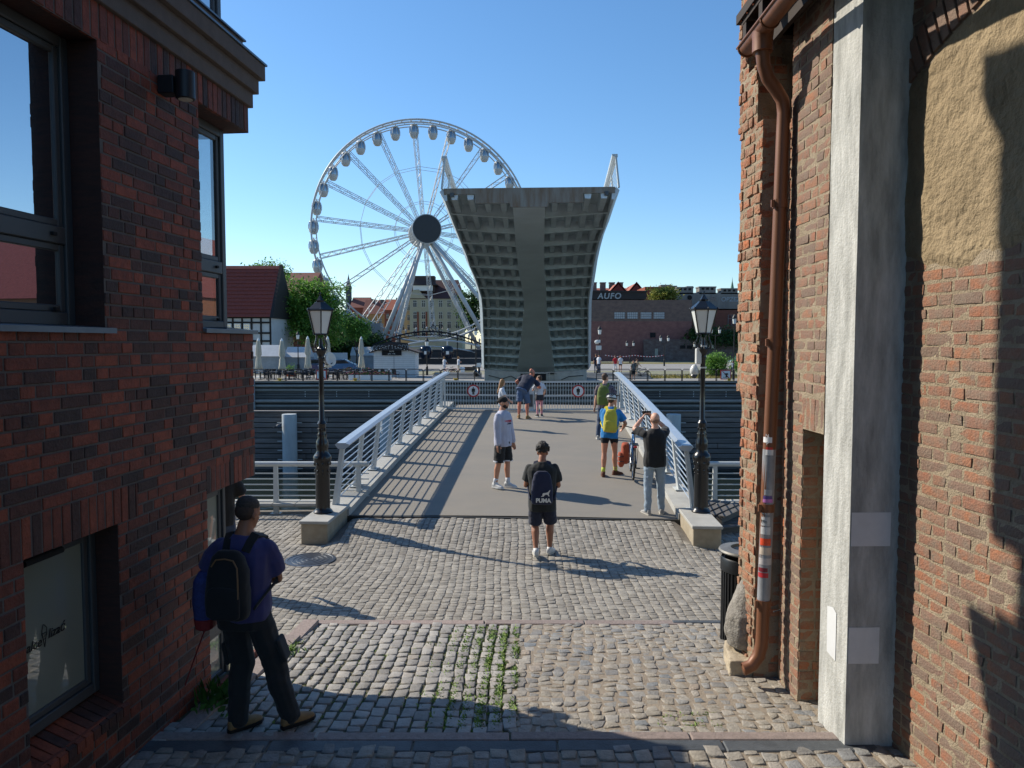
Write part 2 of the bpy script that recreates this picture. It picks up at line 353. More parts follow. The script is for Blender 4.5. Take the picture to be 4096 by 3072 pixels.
# ---------- brickwork
UP=V((0,0,1))
def bricks(name,O,U,L,H,m,mm,parent=None,bl=.24,bh=.065,j=.012,holes=(),ch=.004,dj=.003,prot=.006,jit=0,wild=True,old=False,soldier=(),depth=.03,seed=1,skip=None,bed=True,bedj=0):
    r=random.Random(seed); O=V(O); U=V(U).normalized(); Nn=U.cross(UP); mb=MB(); hs=list(holes)+[s[:4] for s in soldier]
    def brick(u0,u1,v0,v1):
        if skip and skip((u0+u1)/2,(v0+v1)/2): return
        p=prot+r.uniform(-dj,dj)
        c=[(u0,v0),(u1,v0),(u1,v1),(u0,v1)]
        if jit: c=[(a+r.uniform(-jit,jit),b+r.uniform(-jit,jit)) for a,b in c]
        P=lambda a,b,d:O+U*a+UP*b+Nn*d
        if not old:
            cc=[(c[0][0]+ch,c[0][1]+ch),(c[1][0]-ch,c[1][1]+ch),(c[2][0]-ch,c[2][1]-ch),(c[3][0]+ch,c[3][1]-ch)]
            mb.raw([P(a,b,-depth) for a,b in c]+[P(a,b,p-ch) for a,b in c]+[P(a,b,p) for a,b in cc],[(i,(i+1)%4,(i+1)%4+4,i+4) for i in range(4)]+[(i+4,(i+1)%4+4,(i+1)%4+8,i+8) for i in range(4)]+[(8,9,10,11)])
        else:
            nx=max(2,int((u1-u0)/.05)); ny=2; vs=[];fs=[]; tl=r.uniform(-.003,.003); tv=r.uniform(-.003,.003)
            for b in range(ny+3):
                for a in range(nx+3):
                    fa=min(max(a-1,0),nx)/nx; fb=min(max(b-1,0),ny)/ny; edge=a in(0,nx+2) or b in(0,ny+2)
                    x0=c[0][0]*(1-fa)+c[1][0]*fa; x1=c[3][0]*(1-fa)+c[2][0]*fa; y0=c[0][1]*(1-fa)+c[1][1]*fa; y1=c[3][1]*(1-fa)+c[2][1]*fa
                    uu=x0*(1-fb)+x1*fb; vv=y0*(1-fb)+y1*fb
                    if edge: vs.append(P(uu,vv,-depth))
                    else:
                        bd=a in(1,nx+1) or b in(1,ny+1)
                        nn=NZ.noise(V((uu*14,vv*14,seed)))+.6*NZ.noise(V((uu*40,vv*40,seed)))
                        if bd: uu+=(c[0][0]/2+c[1][0]/2-uu)*.03; vv+=(c[0][1]/2+c[3][1]/2-vv)*.07
                        vs.append(P(uu+nn*.003*(jit>0),vv,p+nn*dj*.8+tl*(fa-.5)*2+tv*(fb-.5)-(ch if bd else 0)*(1+.5*nn)))
            W=nx+3
            for b in range(ny+2):
                for a in range(nx+2): fs.append((b*W+a,b*W+a+1,(b+1)*W+a+1,(b+1)*W+a))
            mb.raw(vs,fs)
    n=int(H/(bh+j))+1
    for i in range(n):
        v0=i*(bh+j); v1=v0+bh
        if v0>H-.015: break
        v1=min(v1,H)
        cuts=sorted((h[0],h[2]) for h in hs if h[1]<(v0+v1)/2<h[3])
        segs=[];s=0
        for a,b in cuts:
            if a>s: segs.append((s,a))
            s=max(s,b)
        if s<L: segs.append((s,L))
        u=-(bl/2+j/2)*(i%2)-(r.uniform(0,bl) if wild else 0); k=0
        while u<L:
            l=bl
            if wild: l=bl if r.random()<.52 else bl*.48
            elif old: l=(bl if (k+i)%2 else bl*.47)*r.uniform(.9,1.08); k+=1
            for a,b in segs:
                x0=max(u,a); x1=min(u+l,b)
                if x1-x0>.025: brick(x0+(.0 if x0==u else .001),x1,v0,v1)
            u+=l+j
    for s in soldier:
        u=s[0]
        while u<s[2]-.02: brick(u,min(u+bh,s[2]),s[1],s[3]); u+=bh+j
    o=mb.build(name,m,parent,old,fix=False,ang=32 if old else None)
    if bed:
        b2=MB(); us=sorted({0,L,*[min(max(t,0),L) for h in holes for t in(h[0],h[2])]}); vs_=sorted({0,H,*[min(max(t,0),H) for h in holes for t in(h[1],h[3])]})
        for a,c in zip(us,us[1:]):
            for b,d in zip(vs_,vs_[1:]):
                if any(h[0]<(a+c)/2<h[2] and h[1]<(b+d)/2<h[3] for h in holes): continue
                if not bedj:
                    b2.q(O+U*a+UP*b,O+U*c+UP*b,O+U*c+UP*d,O+U*a+UP*d)
                else:
                    nu=max(1,int((c-a)/.04)); nv=max(1,int((d-b)/.03)); P=[]
                    for jj in range(nv+1):
                        for ii in range(nu+1):
                            uu=a+(c-a)*ii/nu; vv=b+(d-b)*jj/nv; P.append(O+U*uu+UP*vv+Nn*bedj*(NZ.noise(V((uu*11,vv*11,seed)))+.5*NZ.noise(V((uu*31,vv*31,seed+4)))))
                    b2.raw(P,[(jj*(nu+1)+ii,jj*(nu+1)+ii+1,(jj+1)*(nu+1)+ii+1,(jj+1)*(nu+1)+ii) for jj in range(nv) for ii in range(nu)])
        b2.build('mortar',mm,o,bool(bedj),fix=False)
    return o
# ---------- left building (dark clinker)
LB=thing('brick_building','modern dark red brick building with grey cornice and corner windows beside the cobbled street','building',(0,0,0))
UL=V((.1,1,0)).normalized(); NL=UL.cross(UP)
def lu(D): return (D-1.5)*1.00499
LO=V((LW(1.5),1.5,0)); uE=lu(7.06)
def LP(D,z,d=0): p=LO+UL*lu(D)+NL*d; return V((p.x,p.y,z))
zb=.2
wU=(lu(4.03),3.53-zb,lu(4.906),5.38-zb); wL=(lu(4.13),1.0-zb,lu(4.975),2.235-zb); cU=(lu(6.15),3.545-zb,99,5.385-zb); cL=(lu(6.15),.5-zb,99,2.195-zb)
sold=[(lu(3.8),2.235-zb,lu(5.2),2.47-zb),(lu(6.15),2.195-zb,uE,2.43-zb),(lu(3.8),5.385-zb,uE,5.62-zb)]
bricks('wall',LO+V((0,0,zb)),UL,uE,5.62-zb,CLINK,CLMORT,LB,holes=[wU,wL,cU,cL],soldier=sold,bl=.235,bh=.068,j=.0135,seed=3)
def jamb(D,z0,z1,dep,sgn,seed):
    # reveal running inwards from the wall face; sgn=-1 faces the camera side
    a=LP(D,z0,0); 
    if sgn<0: bricks('reveal',a,-NL if False else -NL,dep,z1-z0,CLINK,CLMORT,LB,bl=.235,bh=.068,j=.0135,seed=seed) if False else None
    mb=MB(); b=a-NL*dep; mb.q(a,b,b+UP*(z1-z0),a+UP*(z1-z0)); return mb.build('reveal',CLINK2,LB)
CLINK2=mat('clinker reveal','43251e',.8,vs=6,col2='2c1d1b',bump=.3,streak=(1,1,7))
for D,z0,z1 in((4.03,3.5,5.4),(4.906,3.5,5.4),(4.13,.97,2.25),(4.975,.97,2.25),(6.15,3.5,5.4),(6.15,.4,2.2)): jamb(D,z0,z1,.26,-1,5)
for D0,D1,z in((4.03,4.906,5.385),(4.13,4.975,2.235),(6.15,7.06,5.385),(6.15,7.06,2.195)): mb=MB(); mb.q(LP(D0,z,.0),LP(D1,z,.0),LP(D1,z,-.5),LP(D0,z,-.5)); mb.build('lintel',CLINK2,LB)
def window(D0,D1,z0,z1,dep,bars,pm,fw=.07,name='window',vbars=(),parent=None,latch=True):
    """framed window in the side wall: bars = heights of transoms"""
    fr=MB(); c=lambda D,z,d:LP(D,z,d)
    def b(Da,Db,za,zb_,d0,d1): fr.box((LP((Da+Db)/2,(za+zb_)/2,(d0+d1)/2)),(d1-d0,(Db-Da)*1.005,zb_-za),rz=-math.atan(.1),bev=.006)
    d1=-dep; d0=d1-.07
    b(D0,D0+fw,z0,z1,d0,d1); b(D1-fw,D1,z0,z1,d0,d1); b(D0+fw,D1-fw,z1-fw,z1,d0,d1); b(D0+fw,D1-fw,z0,z0+fw*1.2,d0,d1)
    for zt in bars: b(D0+fw,D1-fw,zt-.055,zt+.055,d0,d1-.002)
    zs=[z0+fw*1.2]+[t for zt in bars for t in(zt-.055,zt+.055)]+[z1-fw]
    for i in range(0,len(zs),2):   # sash
        for (a,bb,e,f) in((D0+fw,D0+fw+.045,zs[i],zs[i+1]),(D1-fw-.045,D1-fw,zs[i],zs[i+1]),(D0+fw+.045,D1-fw-.045,zs[i],zs[i]+.045),(D0+fw+.045,D1-fw-.045,zs[i+1]-.045,zs[i+1])): b(a,bb,e,f,d0+.01,d1-.018)
    o=fr.build(name,FRAME,parent or LB)
    g=MB()
    for i in range(0,len(zs),2): g.q(LP(D0+fw+.04,zs[i]+.04,d1-.035),LP(D1-fw-.04,zs[i]+.04,d1-.035),LP(D1-fw-.04,zs[i+1]-.04,d1-.035),LP(D0+fw+.04,zs[i+1]-.04,d1-.035))
    g.build('pane',pm,o,fix=False)
    if latch:
        for zt in [z0+.1]+list(bars): k=MB(); k.box(LP(D1-fw-.12,zt,d1+.008),(.02,.035,.022),rz=-.1); k.build('latch',DARK,o)
    return o
win=window(4.03,4.906,3.56,5.385,.2,(4.13,),PANE)
win2=window(4.13,4.975,1.09,2.235,.16,(),PANEL,fw=.06,latch=False)
winc=window(6.15,6.98,3.56,5.385,.2,(4.13,),PANEC); wind=window(6.15,6.67,.42,2.195,.1,(.95,),PANEL,fw=.05,latch=False)
# return of the corner windows along the canal front
def ret(z0,z1,bars,pm,par,D=6.945,d=-.24):
    fr=MB(); a=LP(D,0,d); t=-NL; n=UL
    def b(s0,s1,za,zb_): q=a+t*(s0+s1)/2; fr.box((q.x,q.y,(za+zb_)/2),((s1-s0),.07,zb_-za),rz=-math.atan(.1),bev=.005)
    b(0,.06,z0,z1); b(1.1,1.16,z0,z1); b(.06,1.1,z1-.07,z1); b(.06,1.1,z0,z0+.08)
    for zt in bars: b(.06,1.1,zt-.05,zt+.05)
    o=fr.build('window',FRAME,LB); g=MB(); p=a+t*.06;q=a+t*1.1; g.q((p.x,p.y,z0+.08),(q.x,q.y,z0+.08),(q.x,q.y,z1-.07),(p.x,p.y,z1-.07)); g.build('pane',pm,o,fix=False)
ret(3.56,5.385,(4.13,),PANEC,winc); ret(.42,2.195,(.95,),PANEL,wind,6.635,-.14)
# sills
def sill(D0,D1,z,d0=-.25,ov=.04,drop=.035,wrap=False):
    mb=MB(); 
    p=[LP(D0,z+.02,d0),LP(D0,z-.0,ov),LP(D0,z-drop,ov),LP(D0,z-drop+.004,ov-.012),LP(D0,z-.012,0),LP(D0,z-.0,d0)]
    mb.prism(p,LP(D1,0,0)-LP(D0,0,0))
    if wrap:
        q=LP(7.06,0,0); t=-NL*1.7; mb.prism([V((q.x,q.y,0))+UL*.04+UP*(z),V((q.x,q.y,0))+UL*.04+UP*(z-drop),V((q.x,q.y,0))-UL*.5+UP*(z-drop),V((q.x,q.y,0))-UL*.5+UP*(z+.02)],t)
    return mb.build('sill',ZINC,LB)
sill(3.98,4.97,3.545); sill(6.14,7.10,3.565,wrap=True)
mb=MB()   # sloping brick sill of the shop window
for i in range(12): D=4.1+i*.0765; mb.prism([LP(D,1.085,-.22),LP(D,.985,.03),LP(D,.92,.03),LP(D,.94,-.22)],UL*.066)
mb.build('sill',CLINK,LB)
# canal front, roof storeys and far side so the block is closed
def front(z0,z1,L=6.0,m=CLINK,off=0,seed=9):
    c=LP(7.06,z0,0)-NL*.0; far=c-NL*L
    bricks('wall',V((c.x,c.y,z0))+UL*off,-NL,L,z1-z0,m,CLMORT,LB,bl=.235,bh=.068,j=.0135,seed=seed)
front(2.195,3.53,seed=11); front(5.385,5.62,seed=12)
q=LP(6.64,0,0)-NL*1.3; bricks('wall',V((q.x,q.y,.2)),-NL,4.6,2.0,CLINK,CLMORT,LB,bl=.235,bh=.068,j=.0135,seed=13); q=LP(7.06,0,0)-NL*1.35; bricks('wall',V((q.x,q.y,3.53)),-NL,4.6,1.86,CLINK,CLMORT,LB,bl=.235,bh=.068,j=.0135,seed=14)
rzL=-math.atan(.1)
def LBX(mb,D0,D1,d0,d1,z0,z1,bev=0): p=LP((D0+D1)/2,(z0+z1)/2,(d0+d1)/2); mb.box(p,(d1-d0,(D1-D0)*1.005,z1-z0),rz=rzL,bev=bev)
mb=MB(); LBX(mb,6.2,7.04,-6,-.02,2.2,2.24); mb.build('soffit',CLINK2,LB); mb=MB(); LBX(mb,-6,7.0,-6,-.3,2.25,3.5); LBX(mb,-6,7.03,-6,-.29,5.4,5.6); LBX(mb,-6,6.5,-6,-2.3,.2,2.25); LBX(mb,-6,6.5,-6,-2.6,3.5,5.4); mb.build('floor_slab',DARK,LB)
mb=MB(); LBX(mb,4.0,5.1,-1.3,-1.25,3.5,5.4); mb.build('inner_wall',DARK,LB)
cm=MB()
for z0,z1,p in((5.62,5.755,.035),(5.755,5.89,.075),(5.89,6.025,.12)): LBX(cm,-4,7.06+p,-6.2,p,z0,z1,.004)
cm.build('cornice',RENDER,LB)
cm=MB(); LBX(cm,-4,7.06+.135,-6.2,.135,6.027,6.045)
LBX(cm,-4,7.05,-6.2,-.0,6.203,6.218); cm.build('metal_capping',ZINC,LB)
cm=MB(); LBX(cm,-4,7.02,-6.2,-.02,6.047,6.2); cm.build('parapet',RENDER,LB)
# upper storey
bricks('wall',V(LP(1.5,6.22,-.03)),UL,lu(6.15),2.5,CLINK,CLMORT,LB,bl=.235,bh=.068,j=.0135,seed=21,holes=[(lu(4.03),.0,lu(4.9),2.2)])
mb=MB(); LBX(mb,-4,6.5,-6.2,-1.6,6.22,8.6); LBX(mb,6.8,6.96,-6.2,-1.42,6.22,8.6); mb.build('floor_slab',DARK,LB); mb=MB(); LBX(mb,6.84,7.10,-.09,.0,6.67,8.95); mb.build('added_shade_panel',FRAME,LB)  # unseen corner panel, added to throw the upper storey's shadow across the street
winu=window(6.1,6.98,6.22,8.6,.2,(),PANE); winv=window(4.03,4.9,6.22,8.5,.2,(7.0,),PANE); ret(6.22,8.6,(),PANE,winu)
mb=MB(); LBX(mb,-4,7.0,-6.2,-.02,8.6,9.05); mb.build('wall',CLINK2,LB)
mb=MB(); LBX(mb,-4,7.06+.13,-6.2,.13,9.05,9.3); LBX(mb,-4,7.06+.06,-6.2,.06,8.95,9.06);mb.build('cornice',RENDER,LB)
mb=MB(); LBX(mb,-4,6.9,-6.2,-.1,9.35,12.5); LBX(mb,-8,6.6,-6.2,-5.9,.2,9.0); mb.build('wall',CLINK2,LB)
mb=MB(); mb.prism([LP(-4,12.5,.1),LP(-4,12.5,-6.4),LP(-4,15.5,-3.2)],LP(7,0,0)-LP(-4,0,0)); mb.build('roof',mat('dark red roof tiles','5b3026',.7,var=.2,vs=2,bump=.5,bs=8),LB)
# curtains behind the upper window
mb=MB(); rings=[]
for i in range(60): D=3.9+i*.018; d=-.55+.03*math.sin(i*1.1); rings.append((LP(D,3.5,d),LP(D,5.4,d)))
for a,b in zip(rings,rings[1:]): mb.q(a[0],b[0],b[1],a[1])
mb.build('curtain',mat('grey sheer curtain','8f959a',.9,var=.05),win,True)
# writing on the shop window: word, cone, word
INK=mat('black window lettering','08080a',.6)
wx=UL; 
def wtext(s,D,z,sz,par,d=-.188,sh=.25): return text('lettering',s,LP(D,z,d),UL,UP,sz,INK,par,.0015,sh)
def cone(D,z,s,par,d=-.188):
    m=MB(); P=lambda u,v:LP(D,z,d)+UL*u*s+UP*v*s
    m.tube([P(-.22,0),P(0,-1),P(.22,0)],.012*s+.0015,6)
    m.tube([P(.27*math.cos(t*PI/12)*(1 if abs(t-6)<5 else .9),.02+.62*math.sin(t*PI/12)+.06*math.sin(t*1.1)) for t in range(-1,14)],.012*s+.0015,6); m.tube([P(-.27+.09*i,.02+(.05 if i%2 else -.03)) for i in range(7)],.012*s+.001,6)
    m.tube([P(-.1,-.45),P(.13,-.35)],.008*s+.001,5); m.tube([P(-.15,-.25),P(.17,-.12)],.008*s+.001,5)
    m.build('cone_drawing',INK,par)
wtext('palce',4.40,1.62,.082,win2); wtext('lizać',4.615,1.64,.082,win2); cone(4.51,1.66,.085,win2)
wtext('palce',6.30,1.57,.075,wind,-.126); wtext('lizać',6.52,1.585,.075,wind,-.126); cone(6.41,1.59,.078,wind,-.126)
m=MB(); m.tube([LP(4.3,2.155,-.14),LP(4.62,2.155,-.14)],.022,8); m.build('roller',DARK,win2)
def wall_lamp(p,rz,label):
    t=thing('wall_lamp',label,'wall lamp',p,rz)   # local +x points out of the wall
    m=MB(); m.box((.06,0,0),(.12,.11,.13),bev=.006); m.build('bracket',mat('anthracite lamp metal','23262b',.45,.3,var=.05),t)
    m=MB(); m.lathe([(.0,-.1),(.062,-.1),(.068,-.095),(.068,.095),(.062,.1),(0,.1)],24,(.185,0,0)); m.build('lamp_body',mat('anthracite lamp metal',''),t,True,ang=40)
    m=MB(); m.lathe([(.0,-.103),(.05,-.103),(.05,-.099),(0,-.099)],20,(.185,0,0)); m.build('lens',mat('frosted lens','b8b8b0',.4),t); return t
p=at(590,350,5.55); q=LP(5.62,at(2048,342,5.6).z,.008); wall_lamp(q,rzL,'dark grey cylinder wall lamp on a block bracket under the grey cornice')
c=LP(7.06,2.95,0)-NL*.22+UL*.01; wall_lamp(c,rzL+PI/2,'dark grey cylinder wall lamp on the canal front of the brick building')
# ---------- right building (old brick)
RB=thing('brick_warehouse','old orange brick building with lime mortar, worn corner pier and plaster patch','building',(0,0,0))
UR=V((-.083,1,0)).normalized()
def RW(y,x0=2.72,y0=5.2): return x0-.083*(y-y0)
# near wall: seen from the street the u axis runs from far to near so that the face looks at -x
UN=-UR
def rwall(name,xa,ya,L,z0,z1,seed,parent,m=OLDB,holes=(),skip=None,**k):
    kw=dict(bl=.25,bh=.067,j=.016,ch=.004,dj=.003,prot=.0065,jit=.006,wild=False,old=True,bedj=.006); kw.update(k)
    return bricks(name,(xa,ya,z0),UN,L,z1-z0,m,OLDM,parent,seed=seed,holes=holes,skip=skip,**kw)
arch=lambda u:5.36-.0+.10*u   # lower edge of the arch over the plaster
def skp(u,v):
    z=.2+v; return z>3.98+.05*math.sin(u*5) and z<4.98+.62*u-.16*u*u
rwall('wall',RW(5.62),5.62,4.2,.2,8.6,31,RB,skip=skp)
# plaster patch
mb=MB(); nx,nz=54,62; P=[]
for k in range(nz+1):
    for i in range(nx+1):
        u=i/nx*2.6; top=4.98+.62*u-.16*u*u; z0=3.96+.05*math.sin(u*5)+.02*math.sin(u*17); z=z0+(top-z0)*k/nz
        e=min(k,nz-k)/3; dp=.020*min(1,e)+.012*NZ.noise(V((u*4,z*4,1)))+.009*NZ.noise(V((u*11,z*8,2)))+.004*NZ.noise(V((u*40,z*40,2)))-.004
        q=V((RW(5.62),5.62,0))+UN*u+UN.cross(UP)*dp; P.append((q.x,q.y,z))
mb.raw(P,[(k*(nx+1)+i,k*(nx+1)+i+1,(k+1)*(nx+1)+i+1,(k+1)*(nx+1)+i) for k in range(nz) for i in range(nx)]); mb.build('plaster',PLAST,RB,True,fix=False)
mb=MB()   # segmental arch of voussoirs above the plaster
for k in range(34):
    u=.02+k*.085; z=4.98+.62*u-.16*u*u; sl=math.atan(.62-.32*u); nrm=V((0,0,0))+UN*(-math.sin(sl))+UP*math.cos(sl); tn=UN*math.cos(sl)+UP*math.sin(sl); q=V((RW(5.62),5.62,0))+UN*u+UP*z; out=UN.cross(UP)
    L_=.26+rnd.uniform(-.01,.01); a=.033
    mb.prism([q-tn*a+out*.02,q+tn*a+out*.02,q+tn*a*1.1+nrm*L_+out*.02,q-tn*a*1.1+nrm*L_+out*.02],-out*.05)
mb.build('arch',OLDB,RB)
# concrete pillar
cp=MB(); base=.3
prof=[]
for z in [base+i*.35 for i in range(30)]:
    w_=.003*NZ.noise(V((0,0,z*3))); prof.append([V((2.372+w_,5.2,z)),V((2.735,5.2+.01,z)),V((2.70,5.62,z)),V((2.345+w_,5.6,z))])
cp.loft(prof); cpo=cp.build('concrete_pillar',CONCW,None); tag(cpo,'tall pale grey concrete pillar standing against the old brick wall','pillar')
PATCH=mat('grey cover paint','d6d8d9',.8,var=.08,vs=4); PATCHW=mat('white cover paint','cdd0d2',.8,var=.05,vs=4)
def patch(pa,pb,za,zb_,n,m,wob=.01):
    a=V(pa);b=V(pb);mb=MB(); mb.prism([V((a.x,a.y,za))+n*.002,V((b.x,b.y,za))+n*.002,V((b.x,b.y,zb_))+n*.002,V((a.x,a.y,zb_))+n*.002],n*.002); mb.build('paint_patch',m,cpo)
nf=V((0.03,-1,0)).normalized()
patch((2.38,5.2),(2.66,5.208),Zp(2185,5.2),Zp(2050,5.2),nf,PATCH); patch((2.38,5.2),(2.60,5.206),Zp(2655,5.2),Zp(2510,5.2),nf,PATCH)
mb=MB(); n2=V((-1,-.07,0)).normalized()
def pl(t,z): return V((2.372-.027*t,5.2+.4*t,z))+n2*.004
mb.raw([pl(.72,Zp(2420,5.5)),pl(.70,Zp(2600,5.5)),pl(.38,Zp(2640,5.37)),pl(.38,Zp(2450,5.37)),pl(.5,Zp(2430,5.4))],[(0,1,2,3,4)]); mb.build('paint_patch',PATCHW,cpo)
# recessed bay behind the pillar with a niche
XB=2.345
def bay(name,x,ya,yb,z0,z1,seed,m=OLDB,holes=(),**k):
    kw=dict(bl=.25,bh=.069,j=.015,ch=.004,dj=.003,prot=.006,jit=.004,wild=False,old=True,bedj=.005); kw.update(k)
    return bricks(name,(x,yb,z0),V((0.02,-1,0)),yb-ya,z1-z0,m,OLDM,RB,seed=seed,holes=holes,**kw)
def facing(name,xa,xb,y,z0,z1,seed,m=OLDW,**k):
    kw=dict(bl=.25,bh=.069,j=.015,ch=.005,dj=.004,prot=.007,jit=.005,wild=False,old=True,bedj=.005); kw.update(k)
    return bricks(name,(xa,y,z0),V((1,0,0)),xb-xa,z1-z0,m,OLDM,RB,seed=seed,**kw)
bay('wall',2.325,5.6,6.33,.2,8.4,41,holes=[(.35,-1,.95,2.76-.2)],soldier=[(.33,2.76-.2,.73,3.02-.2)])
facing('reveal',2.335,2.75,5.975,.2,2.76,42)
mb=MB(); mb.box((2.62,5.7,1.3),(.2,.55,3)); mb.q((2.34,5.61,2.76),(2.34,5.98,2.76),(2.7,5.98,2.76),(2.7,5.61,2.76)); mb.build('niche_back',OLDM,RB)
bay('wall',2.40,6.33,6.52,.2,8.4,43)
bay('wall',2.345,6.40,6.46,.2,5.3,44,m=OLDW,bl=.12)
facing('wall',2.33,2.42,6.335,.2,8.4,45,bed=False)
# worn corner pier in three stepped lifts
def pier(z0,z1,yf,xl,yb0,yb1,seed):
    ub=V((-.083+.0,1,0)); L=math.hypot(.083*(yb0-yf),yb0-yf)
    bricks('worn_pier',(xl-.083*(yb0-yf),yb0,z0),V((.083,-1,0)),yb0-yf,z1-z0,OLDW,OLDM,RB,bl=.15,bh=.074,j=.018,ch=.010,dj=.011,prot=.017,jit=.010,wild=False,old=True,bedj=.007,seed=seed)
    facing('worn_pier',xl,2.42,yf,z0,z1,seed+1,ch=.012,dj=.010,jit=.008)
    mb=MB(); mb.box(((xl+2.6)/2+.01,(yf+yb0)/2+.01,(z0+z1)/2),(2.6-xl-.03,yb0-yf-.02,z1-z0-.004)); mb.build('pier_core',OLDM,RB)
pier(.2,3.0,6.50,2.14,6.86,6.9,51); pier(3.0,5.35,6.50,2.14,6.98,7.0,61); pier(5.35,5.85,6.62,2.13,7.02,7.0,71); pier(5.85,8.2,6.86,2.12,7.06,7.0,75)
mb=MB(); mb.box((4.75,6.22,4.2),(4.2,1.25,8.4)); mb.box((5.1,1.5,4.2),(4.2,8.1,8.4)); mb.build('wall',OLDM,RB)
# eaves, gutter, roof
TILE=mat('orange roof tiles','a4552f',.75,var=.25,vs=5,isl=[(0,'8f4628'),(1,'b3623a')])
mb=MB(); mb.box((2.35,5.75,6.28),(.75,2.05,.08)); mb.box((2.2,5.75,6.12),(.04,2.05,.3)); mb.build('eaves',mat('dark eaves timber','2b201a',.85,var=.2),RB)
for i in range(5): m=MB(); m.box((2.28,4.95+i*.42,6.14),(.55,.09,.12)); m.build('rafter',mat('dark eaves timber',''),RB)
mb=MB()
for r in range(10):
    for c in range(14):
        x=1.98+r*.24; z=6.22+r*.2; y=4.5+c*.16
        if y>6.75: continue
        ring=lambda xx,zz:[V((xx,y+.09*math.cos(t*PI/5),zz+.05*math.sin(t*PI/5))) for t in range(6)]
        mb.loft([ring(x,z),ring(x+.3,z+.25)],False,False)
mb.build('roof',TILE,RB)
mb=MB(); mb.prism([(2.0,1.5,6.3),(4.6,1.5,8.5),(4.6,1.5,8.4),(2.0,1.5,6.2)],(0,5.2,0)); mb.build('roof_deck',mat('dark eaves timber',''),RB)
gt=thing('gutter','brown metal half round gutter along the eaves of the old brick building','gutter',(2.02,0,5.98))
mb=MB()
gp=[(.07*math.cos(PI+t*PI/10),.07*math.sin(PI+t*PI/10)) for t in range(11)]
outer=[[V((a,y,b)) for a,b in gp] for y in(4.3,6.62)]; mb.loft(outer,False,False); mb.prism([V((a,6.62,b)) for a,b in gp],(0,.006,0)); mb.tube([(-.074,4.3,.005),(-.074,6.63,.005)],.012,8)
mb.build('trough',COPPER,gt,True,ang=50)
for y in(6.6,6.02,5.45): m=MB(); m.tube([(.075*math.cos(PI+t*PI/10),y,.075*math.sin(PI+t*PI/10)) for t in range(11)],.009,6); m.build('gutter_clip',COPPER,gt)
dp=thing('downpipe','brown drainpipe with peeling stickers running down the worn brick corner','downpipe',(0,0,0))
mb=MB(); PR=.053
path=[(2.03,6.22,5.93),(2.03,6.22,5.82),(2.045,6.23,5.70),(2.09,6.25,5.60),(2.17,6.28,5.52),(2.23,6.30,5.44),(2.245,6.31,5.34),(2.24,6.31,5.2),(2.205,6.31,3.5),(2.17,6.31,2.2),(2.15,6.31,1.0)]
mb.tube(path+[(2.145,6.31,.86),(2.12,6.31,.76),(2.06,6.30,.68),(1.99,6.295,.65)],[.062,.058]+[PR]*13,18,caps=False); mb.tube([(1.988,6.295,.65),(2.0,6.295,.651)],[PR*.97,PR*.97],18); mb.build('pipe',COPPER,dp,True)
m=MB(); m.loft([[V((2.03+.08*math.cos(k*PI/8),6.22+.15*math.sin(k*PI/8)*(1 if z>5.9 else .6),z)) for k in range(16)] for z in(5.97,5.9,5.8)]); m.build('outlet',COPPER,dp,True,ang=40)
def px_on_pipe(z):
    for a,b in zip(path[7:],path[8:]):
        if b[2]<=z<=a[2]: t=(a[2]-z)/(a[2]-b[2]); return a[0]+(b[0]-a[0])*t
    return 2.15
for z in(4.6,3.45,2.05,1.22): m=MB(); x=px_on_pipe(z); m.lathe([(PR+.002,-.035),(PR+.009,-.035),(PR+.009,.035),(PR+.002,.035)],18,(x,6.31,z)); m.box((x-PR-.012,6.29,z),(.03,.02,.06)); m.build('pipe_clamp',COPPER,dp)
def band(z0,z1,m,a0,a1,name='sticker',off=.0025,slant=0):
    b=MB(); n=10; V_=[]
    for i in range(n+1):
        a=a0+(a1-a0)*i/n
        for z in(z0,z1): zz=z+slant*(i/n-.5); V_.append((px_on_pipe(zz)+(PR+off)*math.cos(a),6.31+(PR+off)*math.sin(a),zz))
    b.raw(V_,[(2*i,2*i+2,2*i+3,2*i+1) for i in range(n)]); return b.build(name,m,dp,True)
def zpp(y): return Zp(y,6.25)
band(zpp(2415),zpp(1800),mat('grey paint layer','8a8d92',.5,var=.18,vs=9),R(150),R(330),'grey_paint',.0012)
stk=[(1750,1772,'e8e8e8'),(1790,1800,'c8352c'),(1800,1822,'d8d8d8'),(1985,1998,'5b4a8c'),(1998,2012,'c77ec0'),(2032,2040,'d13a30'),(2040,2058,'cfcfcf'),(2070,2105,'b9bcbe'),(2110,2140,'c4c6c8'),(2156,2184,'e2502a'),(2192,2222,'c9b9a8'),(2235,2262,'b9b4b4'),(2274,2290,'7a2430'),(2294,2313,'b52a33'),(1960,1982,'a9acb0')]
for i,(a,b,c) in enumerate(stk): band(zpp(b),zpp(a),mat('sticker '+c,c,.5,var=.15,vs=25),R(185+(i*37)%40),R(270+(i*53)%45),off=.0035)
for i,(s,y,c) in enumerate((('N.',1745,'e8e8e8'),('P',1775,'e8e8e8'),('ABC',2050,'1a1a1a'),('Mo',2088,'3a3a3a'))):
    z=zpp(y); x=px_on_pipe(z); a=R(232); d=V((math.cos(a),math.sin(a),0)); text('sticker_print',s,V((x,6.31,z))+d*(PR+.004),V((0,0,1)).cross(d),UP,.04,mat('print '+c,c,.6),dp,.001)
m=MB(); m.tube([(2.26,6.36,zpp(2465)),(2.40,6.42,zpp(2462))],.006,6); m.build('wall_pin',FRAME,dp)
